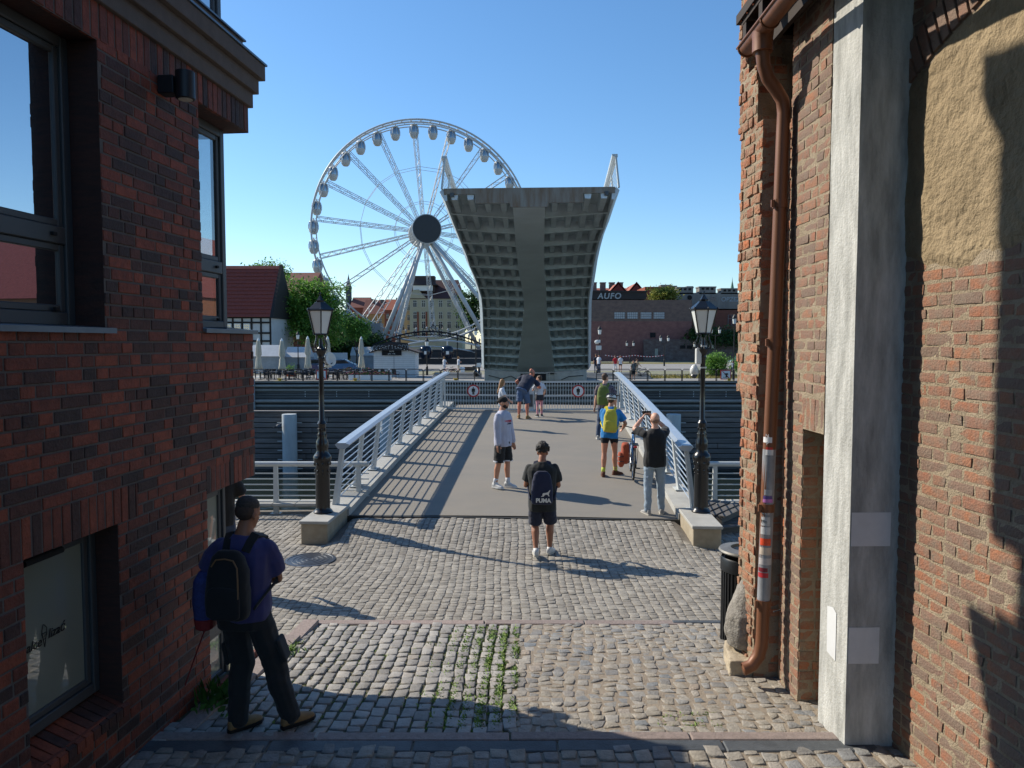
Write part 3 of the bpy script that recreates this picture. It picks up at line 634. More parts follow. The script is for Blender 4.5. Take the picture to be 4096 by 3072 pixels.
# guard stone and its block
def rock(name,rings,m,label,cat,loc):
    mb=MB(); n=14; L=[]
    for r1,r2,z,dx in rings:
        L.append([V((dx+r1*math.cos(2*PI*k/n)*(1+.12*NZ.noise(V((math.cos(2*PI*k/n)*1.5,math.sin(2*PI*k/n)*1.5,z*4)))),r2*math.sin(2*PI*k/n)*(1+.12*NZ.noise(V((math.cos(2*PI*k/n)*1.5,5,z*4)))),z)) for k in range(n)])
    mb.loft(L); o=fuse(mb,name,m,None,.015,3,.012,9,3); o.location=loc; return tag(o,label,cat)
GRAN=mat('pale granite','98938a',.85,vs=22,bump=.8,bs=50,col2='76716a')
SAND=mat('sandy limestone block','a79a84',.9,var=.18,vs=8,bump=.7,bs=30)
rock('guard_stone',[(.05,.06,.28,0),(.16,.16,.30,0),(.19,.18,.42,-.0),(.175,.17,.6,.01),(.13,.13,.82,.05),(.09,.10,1.0,.08),(.05,.06,1.12,.10),(.02,.03,1.14,.11)],GRAN,'pale granite guard stone like a blunt cone leaning on the worn brick corner','guard stone',(2.155,6.80,.36))
mb=MB(); mb.prism([(-.24,-.2,0),(.2,-.2,0),(.2,.25,0),(-.15,.3,0)],(0,0,.24)); o=fuse(mb,'stone_block',SAND,None,.016,4,.012,8,1); o.location=(2.17,6.72,.38); tag(o,'squared sandstone block under the granite guard stone at the brick corner','stone block')
# ---------- footbridge, fixed span
BA=V((.051,.9987,0)); BP=V((.9987,-.051,0)); B0=V((0,13,0))
def dz(s): return .385+.070*s-.00115*s*s
def bp(s,o,h=0): p=B0+BA*s+BP*o; return V((p.x,p.y,dz(s)+h))
STEEL=mat('pale grey painted steel','b9bdbc',.45,.1,var=.07,vs=3); RAILM=mat('blue grey coated rail','a9b4bf',.35,.25,var=.06,vs=3)
FB=thing('footbridge','grey steel footbridge deck with slanted railings rising from the cobbled quay','bridge',tuple(bp(0,0)))
FBi=FB.matrix_world.inverted() if False else MX.Translation(-V(FB.location))
def fb(mb,name,m,parent=FB,**k):
    mb.v=[tuple(V(v)-V(FB.location)) for v in mb.v]; return mb.build(name,m,parent,**k)
mb=MB(); n=30; SE=14.4
rows=[[bp(i*SE/n,-2.95+5.9*j/12,.0+.03*(1-(abs(j-6)/6)**2)) for j in range(13)] for i in range(n+1)]
top=[p for r in rows for p in r]; mb.raw(top,[(i*13+j,i*13+j+1,(i+1)*13+j+1,(i+1)*13+j) for i in range(n) for j in range(12)])
deck=fb(mb,'deck',ASPH,smooth=True,fix=False)
mb=MB(); mb.loft([[bp(s,-3.2,-.06),bp(s,3.2,-.06),bp(s,2.6,-.75),bp(s,-2.6,-.75)] for s in [i*SE/8 for i in range(9)]]); fb(mb,'girder',mat('grey green bridge paint','83877c',.5,var=.1,vs=1.2))
mb=MB(); mb.prism([bp(-.06,-2.95,.012),bp(.0,-2.95,.016),bp(.0,-2.95,-.1),bp(-.06,-2.95,-.1)],BP*5.9); fb(mb,'expansion_joint',mat('dark joint steel','3b3b39',.6,.4))
for sg in(-1,1):
    mb=MB(); mb.loft([[bp(s,sg*2.88,-.1),bp(s,sg*2.88,.12),bp(s,sg*3.32,.135),bp(s,sg*3.32,-.35)] for s in [-.05+i*(SE+.05)/20 for i in range(21)]]); fb(mb,'edge_beam',CONC)
    sp=[.12+i*1.43 for i in range(10)]
    mb=MB(); H=1.26
    for (a,b) in((-.0,0),):
        ring=[]
        for s in [0.02+i*(13.55)/18 for i in range(19)]:
            ring.append([bp(s,sg*(2.90),H-.035),bp(s,sg*2.88,H),bp(s,sg*2.95,H+.03),bp(s,sg*3.10,H+.03),bp(s,sg*3.14,H-.0),bp(s,sg*3.08,H-.075),bp(s,sg*2.97,H-.075)])
        mb.loft(ring)
    fb(mb,'handrail',RAILM)
    for s in sp:
        mb=MB(); o0=sg*3.16; o1=sg*3.03
        for ss in(-1,1):
            pass
        t=.035
        mb.prism([bp(s-.15,o0-t,.135),bp(s+.11,o0-t,.135),bp(s+.06,o1-t,H-.06),bp(s-.05,o1-t,H-.06)],BP*2*t)
        mb.box(bp(s-.02,o0,.142),(.2,.34,.016),rz=-.051); fb(mb,'post',STEEL)
    for k in range(8):
        h=.26+k*.125; f=(h-.135)/(H-.2); o=sg*(3.16-.13*f); mb=MB(); mb.tube([bp(.1+i*13.2/10,o-sg*.0,h) for i in range(11)],.011,6); fb(mb,'rail',RAILM)
# plinths with lamps
def plinth(sg):
    side='left' if sg<0 else 'right'
    t=thing('lamp_plinth',('pale concrete plinth carrying the lamp beside the manhole cover' if sg<0 else 'pale concrete plinth carrying the lamp beside the wooden pallets'),'plinth',tuple(bp(-.6,sg*3.05)),-.051)
    t.location.z=0
    m=MB(); m.box((.0+sg*.08,-.0,.27),(.44,1.25,.52),bev=.01); m.build('base',mat('stained plinth concrete','a59a85',.9,var=.15,vs=5,bump=.3,col2='8f836e'),t)
    m=MB(); m.box((.0+sg*.08,0,.555),(.48,1.31,.05),bev=.008); m.build('coping',CONC,t); return t
plinth(-1); plinth(1)
BLK=mat('glossy black cast iron','15171a',.28,.2,var=.15,vs=10,coat=.3); BLKR=mat('black ribbed iron','191b1e',.4,.2,var=.1,vs=9)
MILK=mat('milky lantern glass','d5d8d4',.35,var=.03,vs=2)
def lamp_post(p,H,label,rz=0,name='street_lamp',group=None,ladder=True):
    t=thing(name,label,'street lamp',p,rz,group); k=H/3.75
    m=MB(); m.lathe([(r*k,z*k) for r,z in [(0,0),(.16,0),(.165,.02),(.14,.05),(.122,.07),(.12,.10),(.12,.82),(.132,.86),(.15,.9),(.155,.95),(.135,.99),(.105,1.02),(.095,1.08),(.108,1.14),(.098,1.22),(.075,1.27),(.082,1.31),(.066,1.36),(.06,1.5),(.078,1.52),(.056,1.56),(.044,1.58),(.04,2.6),(.06,2.63),(.05,2.66),(.08,2.72),(.10,2.76),(.055,2.80),(.03,2.84),(.03,2.96)]],20)
    for a in range(0,360,45):
        c,s=math.cos(R(a)),math.sin(R(a))
        for zz,rr,sz in((.84,.125,.024),(.72,.122,.018),(.66,.12,.012)): m.ell((c*rr*k,s*rr*k,zz*k),(sz*k,sz*k,sz*1.6*k),6,4)
        for zz,rr,sz in((1.42,.064,.017),(1.33,.075,.014)): m.ell((c*rr*k,s*rr*k,zz*k),(sz*k,sz*k,sz*1.5*k),6,4)
        m.ell((c*.08*k,s*.08*k,2.77*k),(.025*k,.025*k,.03*k),6,4)
    m.build('post',BLK,t,True,ang=50)
    m=MB()
    for a in range(0,360,90):
        c,s=math.cos(R(a+45)),math.sin(R(a+45)); m.tube([(c*r*k,s*r*k,z*k) for r,z in((.05,2.76),(.12,2.79),(.135,2.86),(.10,2.94),(.095,3.0),(.11,3.03))],.014*k,6)
    m.build('cradle',BLK,t,True)
    h0,h1=3.03*k,3.43*k; r0,r1=.122*k,.222*k; hx=lambda r,z,i:V((r*math.cos(PI/6+i*PI/3),r*math.sin(PI/6+i*PI/3),z))
    m=MB()
    for i in range(6): m.tube([hx(r0,h0,i),hx(r1,h1,i)],.011*k,6)
    m.tube([hx(r0,h0,i) for i in range(6)],.013*k,6,close=True); m.tube([hx(r1,h1,i) for i in range(6)],.018*k,6,close=True)
    for i in range(6): m.ell(hx(r1*1.03,h1+.012*k,i),(.02*k,.02*k,.025*k),6,4)
    m.build('lantern_frame',BLK,t)
    m=MB(); m.loft([[hx(r0*.97,h0,i) for i in range(6)],[hx(r1*.97,h1,i) for i in range(6)]]); m.build('pane',MILK,t)
    m=MB(); m.loft([[hx(r,z*k+h1,i) for i in range(6)] for r,z in((r1*1.05,0),(r1*1.03,.02),(.11*k,.12),(.10*k,.135),(.065*k,.14),(.07*k,.165),(.045*k,.195),(.03*k,.225),(.012*k,.25),(.02*k,.27),(.02*k,.285),(.004*k,.31))]); m.build('lantern_roof',BLK,t,ang=30)
    return t
pl_=at(1293,2085,12.55); pr=at(2803,2078,12.6)
lamp_post((pl_.x,12.55,.582),3.72,'black cast iron lantern post beside the left end of the bridge railing',.3); lamp_post((pr.x,12.6,.582),3.74,'black cast iron lantern post beside the bare pile and pallets',.1)
WHITE=mat('white enamel','c9cac6',.4,var=.05,vs=5)
d=thing('horn_speaker','white round horn speaker strapped to the lamp post left of the bridge','speaker',(pl_.x+.06,12.66,Zp(1440,12.6)))
m=MB(); m.lathe([(0,-.06),(.05,-.06),(.09,0),(.115,.05),(.12,.07),(.1,.075),(.0,.03)],20,(.03,0,0),MX.Rotation(R(75),3,'Y')@MX.Rotation(R(30),3,'X')); m.build('horn',WHITE,d,True,ang=40); m=MB(); m.box((-.03,-.04,0),(.06,.12,.03)); m.build('strap',FRAME,d)
m=MB(); m.tube([V((.05+.07*math.cos(R(a)),-.075+.02*math.cos(R(a)),-.03+.05*math.sin(R(a)))) for a in range(200,345,12)],.008,6); m.build('emblem',BLK,d)
d=thing('dome_camera','white dome camera on a bracket below the lantern right of the bridge','camera',(pr.x-.05,12.62,0))
m=MB(); m.lathe([(0,0),(.05,.005),(.072,.04),(.072,.1),(.05,.14),(.03,.17),(.0,.18)],16,(-.09,0,Zp(1500,12.6))); m.build('housing',WHITE,d,True,ang=50)
m=MB(); m.lathe([(0,-.06),(.04,-.045),(.055,0.01),(0,.012)],16,(-.09,0,Zp(1500,12.6))); m.build('dome',mat('smoky dome','3a3d42',.15),d,True)
m=MB(); m.box((-.03,-.02,Zp(1425,12.6)),(.09,.1,.26),bev=.01); m.build('bracket_box',WHITE,d)
for z in(1385,1470): m=MB(); m.lathe([(.056,-.012),(.062,-.012),(.062,.012),(.056,.012)],14,(.05,-.02,Zp(z,12.6))); m.build('strap',STEEL,d)
# gate at the end of the fixed span
GT=thing('bridge_gate','pale grey double barred gate closing the bridge end','gate',tuple(bp(12.75,0)))
def gtb(mb,name,m,parent=None,**k):
    mb.v=[tuple(V(v)-V(GT.location)) for v in mb.v]; return mb.build(name,m,parent or GT,**k)
GS=12.75
for sg in(-1,1):
    lf=MB()
    for h in(1.0,.53,.06): lf.bar(bp(GS,sg*.16,h),bp(GS,sg*2.98,h+.03),.05,.055)
    for o in(.16,2.98): lf.bar(bp(GS,sg*o,.04),bp(GS,sg*o,1.04),.06,.06,BP)
    leaf=gtb(lf,'gate_leaf',STEEL)
    for i in range(29):
        b=MB(); o=.26+i*.094; b.bar(bp(GS,sg*o,.06),bp(GS,sg*o,1.02),.018,.018,BP); gtb(b,'bar',STEEL,leaf)
    b=MB(); b.bar(bp(GS,sg*3.1,.1),bp(GS,sg*3.1,1.1),.1,.1,BP); gtb(b,'hinge_post',STEEL)
b=MB(); b.box(bp(GS-.02,-.02,.52),(.27,.16,1.08),rz=-.051,bev=.01); b.box(bp(GS-.02,-.02,.03),(.5,.4,.06),rz=-.051); gtb(b,'latch_post',STEEL)
b=MB(); b.box(bp(GS-.12,-.02,.38),(.17,.06,.42),rz=-.051); gtb(b,'lock_box',FRAME)
RED=mat('sign red','b3262c',.4); WH=mat('sign white','d9dbd9',.45); BK=mat('sign black','121212',.5)
def sign(p,label,r=.215):
    t=thing('round_sign',label,'sign',p,-.051,'red ringed no walking signs on the bridge gate'); Mx=MX.Rotation(PI/2,3,'X')
    m=MB(); m.lathe([(0,-.008),(r,-.008),(r,.004),(0,.004)],28,M=Mx); m.build('disc',WH,t,True,ang=40)
    m=MB(); m.lathe([(r*.8,.0045),(r*.8,.008),(r*1.0,.008),(r*1.0,.0045)],32,M=Mx); m.build('ring',RED,t)
    m=MB(); s=r/.215
    def b(x,z,a,h): m.box((x*s,-.008,z*s),(a*s,.004,h*s))
    m.ell((0,-.008,.105*s),(.022*s,.004,.024*s),10,6); b(0,.035,.075,.09); b(-.018,-.065,.03,.12); b(.018,-.065,.03,.12); b(-.048,.02,.02,.12); b(.048,.02,.02,.12); m.build('walker',BK,t); return t
sign(tuple(bp(GS-.06,-1.98,.70)),'red ringed round sign with walking figure on the gate left of the girl'); sign(tuple(bp(GS-.06,1.62,.70)),'red ringed round sign with walking figure on the gate right of the child')
# ---------- raised bascule leaf
LEAFM=mat('grey green leaf paint','c8d5dc',.5,var=.16,vs=1.1,bump=.1,bs=30,streak=(1,1,.35)); LEAFG=mat('grey green girder paint','dfecf3',.3,var=.08,vs=.6)
RUST=mat('rust streaked end plate','8f8a80',.7,vs=2.5,col2='77604a',streak=(2,2,.3))
LF=thing('bascule_leaf','raised grey bascule bridge leaf seen from below with ribbed underside','bridge leaf',(0,0,0))
ys=[818,869,930,981,1026,1074,1117,1159,1198,1240,1279,1319,1358,1394,1427,1460,1481]
def zy(y,D): return CH+(1370-y)/F*D
ds=2.46; pts_=[(66.0,zy(1481,66.0))]
for y in ys[-2::-1]:
    D,z=pts_[-1]; lo,hi=0,3.
    a=D
    for _ in range(60):   # nearest point toward the camera at arc step ds on the sight line
        mid=(lo+hi)/2; Dn=D-mid; zn=zy(y,Dn)
        if math.hypot(mid,zn-z)>ds: hi=mid
        else: lo=mid
    pts_.append((D-lo,zy(y,D-lo)))
LPF=pts_[::-1]   # tip first
print('leaf tip',LPF[0],'kink',LPF[8],'root',LPF[-1])
NL_=len(LPF)
LX=[(1772,2458),(1792,2440),(1817,2420),(1838,2400),(1858,2388),(1873,2378),(1893,2372),(1908,2366),(1920,2360),(1924,2357),(1926,2357),(1927,2357),(1929,2357),(1930,2357),(1930,2357),(1931,2357),(1931,2357)]
def lc(i): D,z=LPF[i]; return V(((sum(LX[i])/2-2048)/F*D,D,z))
hw=[]
for (a,b),(D,z) in zip(LX,LPF): hw.append((b-a)/F*D/2)
gl=[(1642,2183)]
gw=[lerp([(760,133),(1198,90),(1240,92),(1300,104),(1394,128),(1481,150)],y)/F*D/2 for y,(D,z) in zip(ys,LPF)]
def tn(i): a=lc(max(i-1,0));b=lc(min(i+1,NL_-1)); return (b-a).normalized()
def nr(i): t=tn(i); n=BP.cross(t).normalized(); return n if n.z<0 else -n      # underside normal
mb=MB(); mb.loft([[lc(i)-BP*hw[i]-nr(i)*.44,lc(i)+BP*hw[i]-nr(i)*.44,lc(i)+BP*hw[i]-nr(i)*.51,lc(i)-BP*hw[i]-nr(i)*.51] for i in range(NL_)]); mb.build('deck_plate',LEAFM,LF)
for sg in(-1,1):
    mb=MB(); mb.loft([[lc(i)+BP*sg*(hw[i]-.16)-nr(i)*.44,lc(i)+BP*sg*(hw[i])-nr(i)*.53,lc(i)+BP*sg*(hw[i]+.12)-nr(i)*.42,lc(i)+BP*sg*(hw[i]-.08)-nr(i)*.08,lc(i)+BP*sg*(hw[i]-.16)-nr(i)*.1] for i in range(NL_)]); mb.build('edge_girder',LEAFM,LF)
mb=MB(); mb.loft([[lc(i)-BP*gw[i]-nr(i)*.42,lc(i)+BP*gw[i]-nr(i)*.42,lc(i)+BP*gw[i]+nr(i)*.16,lc(i)-BP*gw[i]+nr(i)*.16] for i in range(NL_)]); mb.build('centre_girder',LEAFG,LF)
for i in range(1,NL_):
    for sg in(-1,1):
        o0=hw[i]-.12;o1=gw[i]-.02; t=tn(i); n=nr(i); c=lc(i)
        mb=MB(); mb.prism([c+BP*sg*o0-n*.44,c+BP*sg*o1-n*.44,c+BP*sg*o1+n*.08,c+BP*sg*o0-n*.10],t*.03)
        a=c+BP*sg*o0-n*.10;b=c+BP*sg*o1+n*.08; mb.prism([a-t*.08,b-t*.08,b-t*.08+n*.03,a-t*.08+n*.03],t*.16); mb.build('cross_rib',LEAFM,LF)
for sg in(-1,1):
    for k in range(4):
        f=(k+.62)/4.35; mb=MB(); rings=[]
        for i in range(NL_):
            o=gw[i]+(hw[i]-gw[i])*f; n=nr(i); c=lc(i)+BP*sg*o; rings.append([c-BP*.16-n*.45,c+BP*.16-n*.45,c+BP*.10-n*.13,c-BP*.10-n*.13])
        mb.loft(rings); mb.build('stringer',LEAFM,LF)
c=lc(0);t=tn(0);n=nr(0)
mb=MB(); mb.prism([c-BP*(hw[0]-.05)-n*.53,c+BP*(hw[0]-.05)-n*.53,c+BP*(hw[0]-.05)-n*.32,c+BP*1.95-n*.30,c+BP*1.95+n*.02,c+BP*.7+n*.02,c+BP*.68+n*.17,c-BP*.68+n*.17,c-BP*.7+n*.02,c-BP*1.95+n*.02,c-BP*1.95-n*.30,c-BP*(hw[0]-.05)-n*.32],-t*.05); mb.build('end_plate',RUST,LF)
for sg in(-1,1):
    mb=MB(); mb.tube([c+BP*sg*(hw[0]-.35)-n*.36-t*.06,c+BP*sg*(hw[0]-.35)-n*.22-t*.06],.08,8); mb.build('bumper',FRAME,LF)
# leaf railings
for sg in(-1,1):
    top=lambda i,h,f=0: lc(i)+BP*sg*(hw[i]+.06-.10*h)-nr(i)*(.51+h)
    mb=MB(); mb.loft([[top(i,1.2)+BP*sg*.1,top(i,1.2)-BP*sg*.1,top(i,1.12)-BP*sg*.1,top(i,1.12)+BP*sg*.1] for i in range(0,NL_)]); mb.build('handrail',STEEL,LF)
    for k in range(7):
        mb=MB(); mb.tube([top(i,.2+k*.13) for i in range(NL_)],.012,5); mb.build('rail',STEEL,LF)
    for i in range(0,NL_):
        mb=MB(); t=tn(i); mb.prism([top(i,0)-t*.1,top(i,0)+t*.1,top(i,1.13)+t*.05,top(i,1.13)-t*.05],BP*.06); mb.build('post',STEEL,LF)
pr_=thing('bridge_pier','grey concrete pier block under the root of the raised leaf','bridge pier',(lc(NL_-1).x,69.4,0))
mb=MB(); mb.box((0,0,.52),(9.2,4.2,1.1),bev=.03); mb.build('block',CONC,pr_)
mb=MB(); mb.box((-.2,-2.12,.36),(2.3,.1,.6)); mb.build('recess',DARK,pr_)
for sg in(-1,1): mb=MB(); mb.box((1.5+sg*.25,-2.16,.35),(.1,.1,.75)); mb.box((1.5,-2.16,.68+sg*.0),(.7,.09,.1)); mb.build('bearing',CONC,pr_)
mb=MB(); mb.tube([(-4.2,-2.14,.5),(-3,-2.16,.2),(-2.2,-2.15,.45),(-1.6,-2.14,.1)],.03,5); mb.build('cable',DARK,pr_); mb=MB(); mb.tube([(2.3,-2.14,.1),(3,-2.16,.4),(4.3,-2.14,.5)],.03,5); mb.build('cable',DARK,pr_)
# ---------- quay railings and canal works
def quay_rail(label,x0,x1,posts,y=14.3,zb=.16):
    t=thing('quay_railing',label,'railing',((x0+x1)/2,y,zb)); cx=(x0+x1)/2
    m=MB(); m.tube([(x0-cx,0,.96),(x1-cx,0,.96)],.05,10); m.build('handrail',STEEL,t,True,ang=50)
    for k in range(7): m=MB(); m.tube([(x0-cx,0,.13+k*.108),(x1-cx,0,.13+k*.108)],.012,6); m.build('rail',STEEL,t)
    for x in posts: m=MB(); m.prism([(x-cx-.05,-.03,0),(x-cx+.05,-.03,0),(x-cx+.04,-.03,.93),(x-cx-.035,-.03,.93)],(0,.06,0)); m.box((x-cx,0,.006),(.2,.16,.012)); m.build('post',STEEL,t)
    return t
quay_rail('pale steel quay railing left of the bridge above the dark canal',-7.6,-2.75,[-7.2,X(1095,14.3),-2.95-.0]); quay_rail('pale steel quay railing right of the bridge behind the wooden pallets',3.75,8.6,[3.9,6.3,8.4])
TIMB=mat('dark weathered planks','6b6663',.85,var=.25,vs=3,bump=.4,bs=20,isl=[(0,'5f5b58'),(.5,'6d6764'),(1,'7a7470')],streak=(.3,1,3))
PILE=mat('pale grey pile paint','a9b0b3',.6,var=.15,vs=1.5,streak=(1,1,.4))
def fender(label,x0,x1,y=34.5,z1=.25,z0=-2.9):
    t=thing('timber_fender_wall',label,'fender wall',((x0+x1)/2,y,0)); m=MB(); n=13; h=(z1-z0)/n
    for i in range(n):
        x=x0
        while x<x1:
            l=min(rnd.uniform(3,6),x1-x); m.box((x+l/2-(x0+x1)/2,rnd.uniform(-.012,.012),z0+h*(i+.5)),(l-.02,.12,h-.035),bev=.012); x+=l
    m.build('planks',TIMB,t); m=MB(); m.box((0,.12,(z0+z1)/2-.02),((x1-x0),.1,z1-z0-.05)); m.build('backing',DARK,t); m=MB(); m.box((0,.03,z1+.03),(x1-x0,.34,.06)); m.build('cap',TIMB,t); return t
fender('dark plank fender wall in the canal left of the bridge',-24,-2.1); fender('dark plank fender wall in the canal right of the bridge',4.0,26)
def pile(px,label,y=34.0,r=.33,z1=.2):
    x=X(px,y); t=thing('mooring_pile',label,'pile',(x,y,-3.2)); m=MB(); m.lathe([(0,0),(r,0),(r,3.15+z1),(r*.96,3.2+z1),(0,3.2+z1)],24); m.build('shaft',PILE,t,True,ang=40)
    for k in range(6):
        m=MB(); 
        for s in(-1,1): m.box((s*(r+.1),0,.9+k*.42),(.26,.05,.03))
        m.build('rung',STEEL,t)
pile(1154,'pale round mooring pile with side rungs before the plank wall'); pile(2697,'pale round pile top showing behind the bridge railing beside the bald photographer'); pile(1545,'pale round mooring pile half hidden behind the bridge railing posts')
mb=MB(); bd=mb; bd.ell((0,0,0),(.13,.09,.1),8,6); bd.ell((.1,0,.1),(.05,.05,.05),8,6); bd.prism([(-.1,-.04,0),(-.25,-.03,-.08),(-.25,.03,-.08),(-.1,.04,.0)],(0,0,.03)); o=bd.build('pigeon',mat('pigeon grey','4a4e57',.7),None,True); o.location=at(1115,1705,33.6); tag(o,'grey pigeon perched on a rung of the pale mooring pile','pigeon')
# far quay wall
FQ=thing('far_quay_wall','dark plank quay wall with two pale fender beams along the far bank','quay wall',(0,67,0))
mb=MB(); mb.box((0,.6,-1.9),(300,1.0,3.7)); mb.build('backing',DARK,FQ)
mb=MB()
for i in range(10): mb.box((0,0,-2.6+i*.235),(160,.14,.2),bev=.02)
mb.build('planks',mat('wet dark quay planks','5c5a58',.7,var=.3,vs=.7,streak=(.3,1,3),bump=.2),FQ)
for z,h in((-.42,.26),(-1.78,.3)): mb=MB(); mb.tube([(-80,-.22,z),(80,-.22,z)],h/2,10); mb.build('fender_beam',mat('weathered grey fender tube','948f88',.7,0,var=.15,vs=.8),FQ,True,ang=60)
for z in(-.78,-2.2): mb=MB(); mb.box((0,-.15,z),(160,.12,.14)); mb.build('ledge',mat('pale quay ledge','8d8a84',.7,var=.2,vs=.6),FQ)
mb=MB(); mb.box((0,.25,-.08),(160,1.0,.16)); mb.build('coping',mat('grey quay coping','6e6f6c',.8,var=.2,vs=.7),FQ)
for x in [X(p,67) for p in(1220,1346,1475,2640,2775,2905)]:
    for k in range(4):
        m=MB(); m.ell((x,-.1,-.75-k*.2-.0),(.045,.03,.045),6,4); m.build('bolt',WH,FQ)
m=MB(); m.box((X(1010,66.7),-.35,-1.5),(.3,.3,3.4)); m.build('guide_post',PILE,FQ)
tag(sheet('far_quay',-240,240,67.0,81,4,mat('grey quay paving','8b8984',.9,var=.12,vs=.8,bump=.1),lambda x,y:0.0),kind='structure')
# ---------- far bank
FARG=mat('far dry ground','8a8672',.95,var=.2,vs=.05,col2='6f7358')
tag(sheet('far_ground',-1500,1500,81,2600,90,FARG,lambda x,y:-.03),kind='structure')
mb=MB(); mb.q((-300,92,.005),(300,92,.005),(300,121,.005),(-300,121,.005)); tag(mb.build('road',mat('pale asphalt road','8b8985',.9,var=.1,vs=.3)),kind='structure')
DRY=mat('dry yellow grass','97864f',.95,var=.25,vs=1.5,col2='75783f')
mb=MB()
for x0,x1,y0,y1 in((X(2520,73),X(2990,73),72,77),(X(2380,120),60,122,128),(-9,-4,84,88),(-70,X(1490,120),122,135),(-10,20,123,126)):
    mb.q((x0,y0,.012),(x1,y0,.012),(x1,y1,.012),(x0,y1,.012))
tag(mb.build('lawn',DRY),kind='structure')
pts=MB()
for i in range(2600):
    y=rnd.uniform(72,77); x=rnd.uniform(X(2520,y),X(2990,y)); h=rnd.uniform(.05,.2)*(1.8 if y>75.5 else 1); a=rnd.uniform(0,3); d=V((math.cos(a),math.sin(a),0))*.05; p=V((x,y,.01)); pts.q(p-d,p+d,p+V((rnd.uniform(-.08,.08),0,h)))
tag(pts.build('grass',DRY,None,fix=False),kind='stuff')
STEP=mat('grey step stone','8d8c88',.85,var=.15,vs=2)
for x0,x1,lab in((-7.6,-3.0,'broad grey stone steps left of the bridge leaf root'),(7.0,13.2,'broad grey stone steps right of the bridge leaf root')):
    t=thing('stone_steps',lab,'steps',((x0+x1)/2,68,0))
    for i in range(5): m=MB(); m.box((0,3.2+i*.62-.62*0+(4-i)*.0,.06+i*.1),(x1-x0,.7+.0*(4-i),.12+i*.0)); m.box((0,3.5+i*.62,.03+i*.05),(x1-x0,.5,.06+i*.1)); m.build('step',STEP,t)
# trees
LEAVES=[mat('fresh green leaves','4f7a2e',.6,isl=[(0,'40662a'),(.4,'5a8634'),(.75,'72a042'),(1,'94b85a')]),mat('dark green leaves','35532a',.7,isl=[(0,'25401f'),(.5,'37572a'),(1,'4b6b33')]),mat('yellow green leaves','7d8a3a',.7,isl=[(0,'5f6e2c'),(.6,'87913f'),(1,'a09a4c')])]
for lm in LEAVES:
    T=lm.node_tree; b=T.nodes['Principled BSDF']; src=b.inputs['Base Color'].links[0].from_socket; tl=T.nodes.new('ShaderNodeBsdfTranslucent'); mx=T.nodes.new('ShaderNodeMixShader'); mx.inputs[0].default_value=.42; T.links.new(src,tl.inputs[0]); T.links.new(b.outputs[0],mx.inputs[1]); T.links.new(tl.outputs[0],mx.inputs[2]); T.links.new(mx.outputs[0],T.nodes['Material Output'].inputs[0])
BARK=mat('grey brown bark','4d433a',.9,var=.25,vs=6,bump=.4)
def tree(label,x,y,z0,zt,crown,n,leaf,mt,trunk=.22,name='tree',cat='tree',limbs=7,seed=0,clump=26,group=None):
    """crown = list of (cx,cy,cz,rx,ry,rz) lobes relative to the foot"""
    r=random.Random(seed+11); t=thing(name,label,cat,(x,y,z0),group=group)
    if trunk:
        m=MB(); m.tube([(0,0,0),(.1,.0,zt*.3),(-.05,.1,zt*.6)],[trunk,trunk*.8,trunk*.55],10)
        for i in range(limbs):
            c=crown[i%len(crown)]; e=V((c[0]+r.uniform(-.6,.6)*c[3],c[1]+r.uniform(-.6,.6)*c[4],c[2]+r.uniform(-.3,.8)*c[5])); s=V((0,.05,zt*r.uniform(.28,.6))); md=(s+e)/2+V((r.uniform(-.4,.4),r.uniform(-.3,.3),.3)); m.tube([s,md,e],[trunk*.45,trunk*.28,trunk*.07],6)
        m.build('trunk',BARK,t,True)
    m=MB(); k=n//clump
    for i in range(k):
        c=r.choices(crown,[q[3]*q[4]*q[5] for q in crown])[0]
        while True:
            d=V((r.uniform(-1,1),r.uniform(-1,1),r.uniform(-1,1)))
            if .25<d.length<1: break
        d*= (.72+.33*r.random())/max(d.length,.6) if r.random()<.7 else 1
        cc=V((c[0]+d.x*c[3],c[1]+d.y*c[4],c[2]+d.z*c[5])); sp=leaf*2.6*r.uniform(.6,1.5)
        for j in range(clump):
            p=cc+V((r.gauss(0,sp),r.gauss(0,sp),r.gauss(0,sp*.55))); a=V((r.gauss(0,1),r.gauss(0,1),r.gauss(0,.6))).normalized(); b=a.cross(V((r.gauss(0,.5),r.gauss(0,.5),1))).normalized(); l=leaf*r.uniform(.6,1.3)
            m.q(p-a*l,p+b*l*.45,p+a*l,p-b*l*.45)
    m.build('crown',mt,t,fix=False); return t
def tr(label,px,D,y0,y1,wpx,n,leaf,mi,seed,trunk=.25,lobes=9,full=0,**k):
    n=int(n*1.7); leaf*=1.45
    rr=random.Random(seed); x=X(px,D); zt=Zp(y0,D); zb_=Zp(y1,D); w_=wpx/F*D/2; h=(zt-zb_)/2; cz=(zt+zb_)/2; L=[(0,0,cz,w_*.62,w_*.6,h*.72)] if not full else [(0,0,cz,w_*.9,w_*.8,h*.97),(0,0,cz-h*.4,w_*.95,w_*.8,h*.6)]
    for i in range(lobes): a=i*2.4; L.append((w_*.55*math.cos(a)*rr.uniform(.7,1.1),w_*.5*math.sin(a),cz+h*rr.uniform(-.6,.6),w_*rr.uniform(.3,.48),w_*.4,h*rr.uniform(.25,.42)))
    return tree(label,x,D,0,max(zb_,1.5)+h,L,n,leaf,LEAVES[mi],trunk,seed=seed,**k)
tr('big fresh green tree behind the left lamp post with open airy crown',1240,100,1075,1395,350,13000,.15,0,1,.35)
tr('green tree rising behind the half timbered house roof',1030,112,1025,1330,270,7000,.17,0,2)
tr('small bright green tree below the wheel legs left',1425,96,1262,1365,110,2600,.12,0,3,.12)
tr('dark drooping tree right of the cream tenement behind the wheel legs',1885,215,1135,1345,110,3600,.28,1,4)
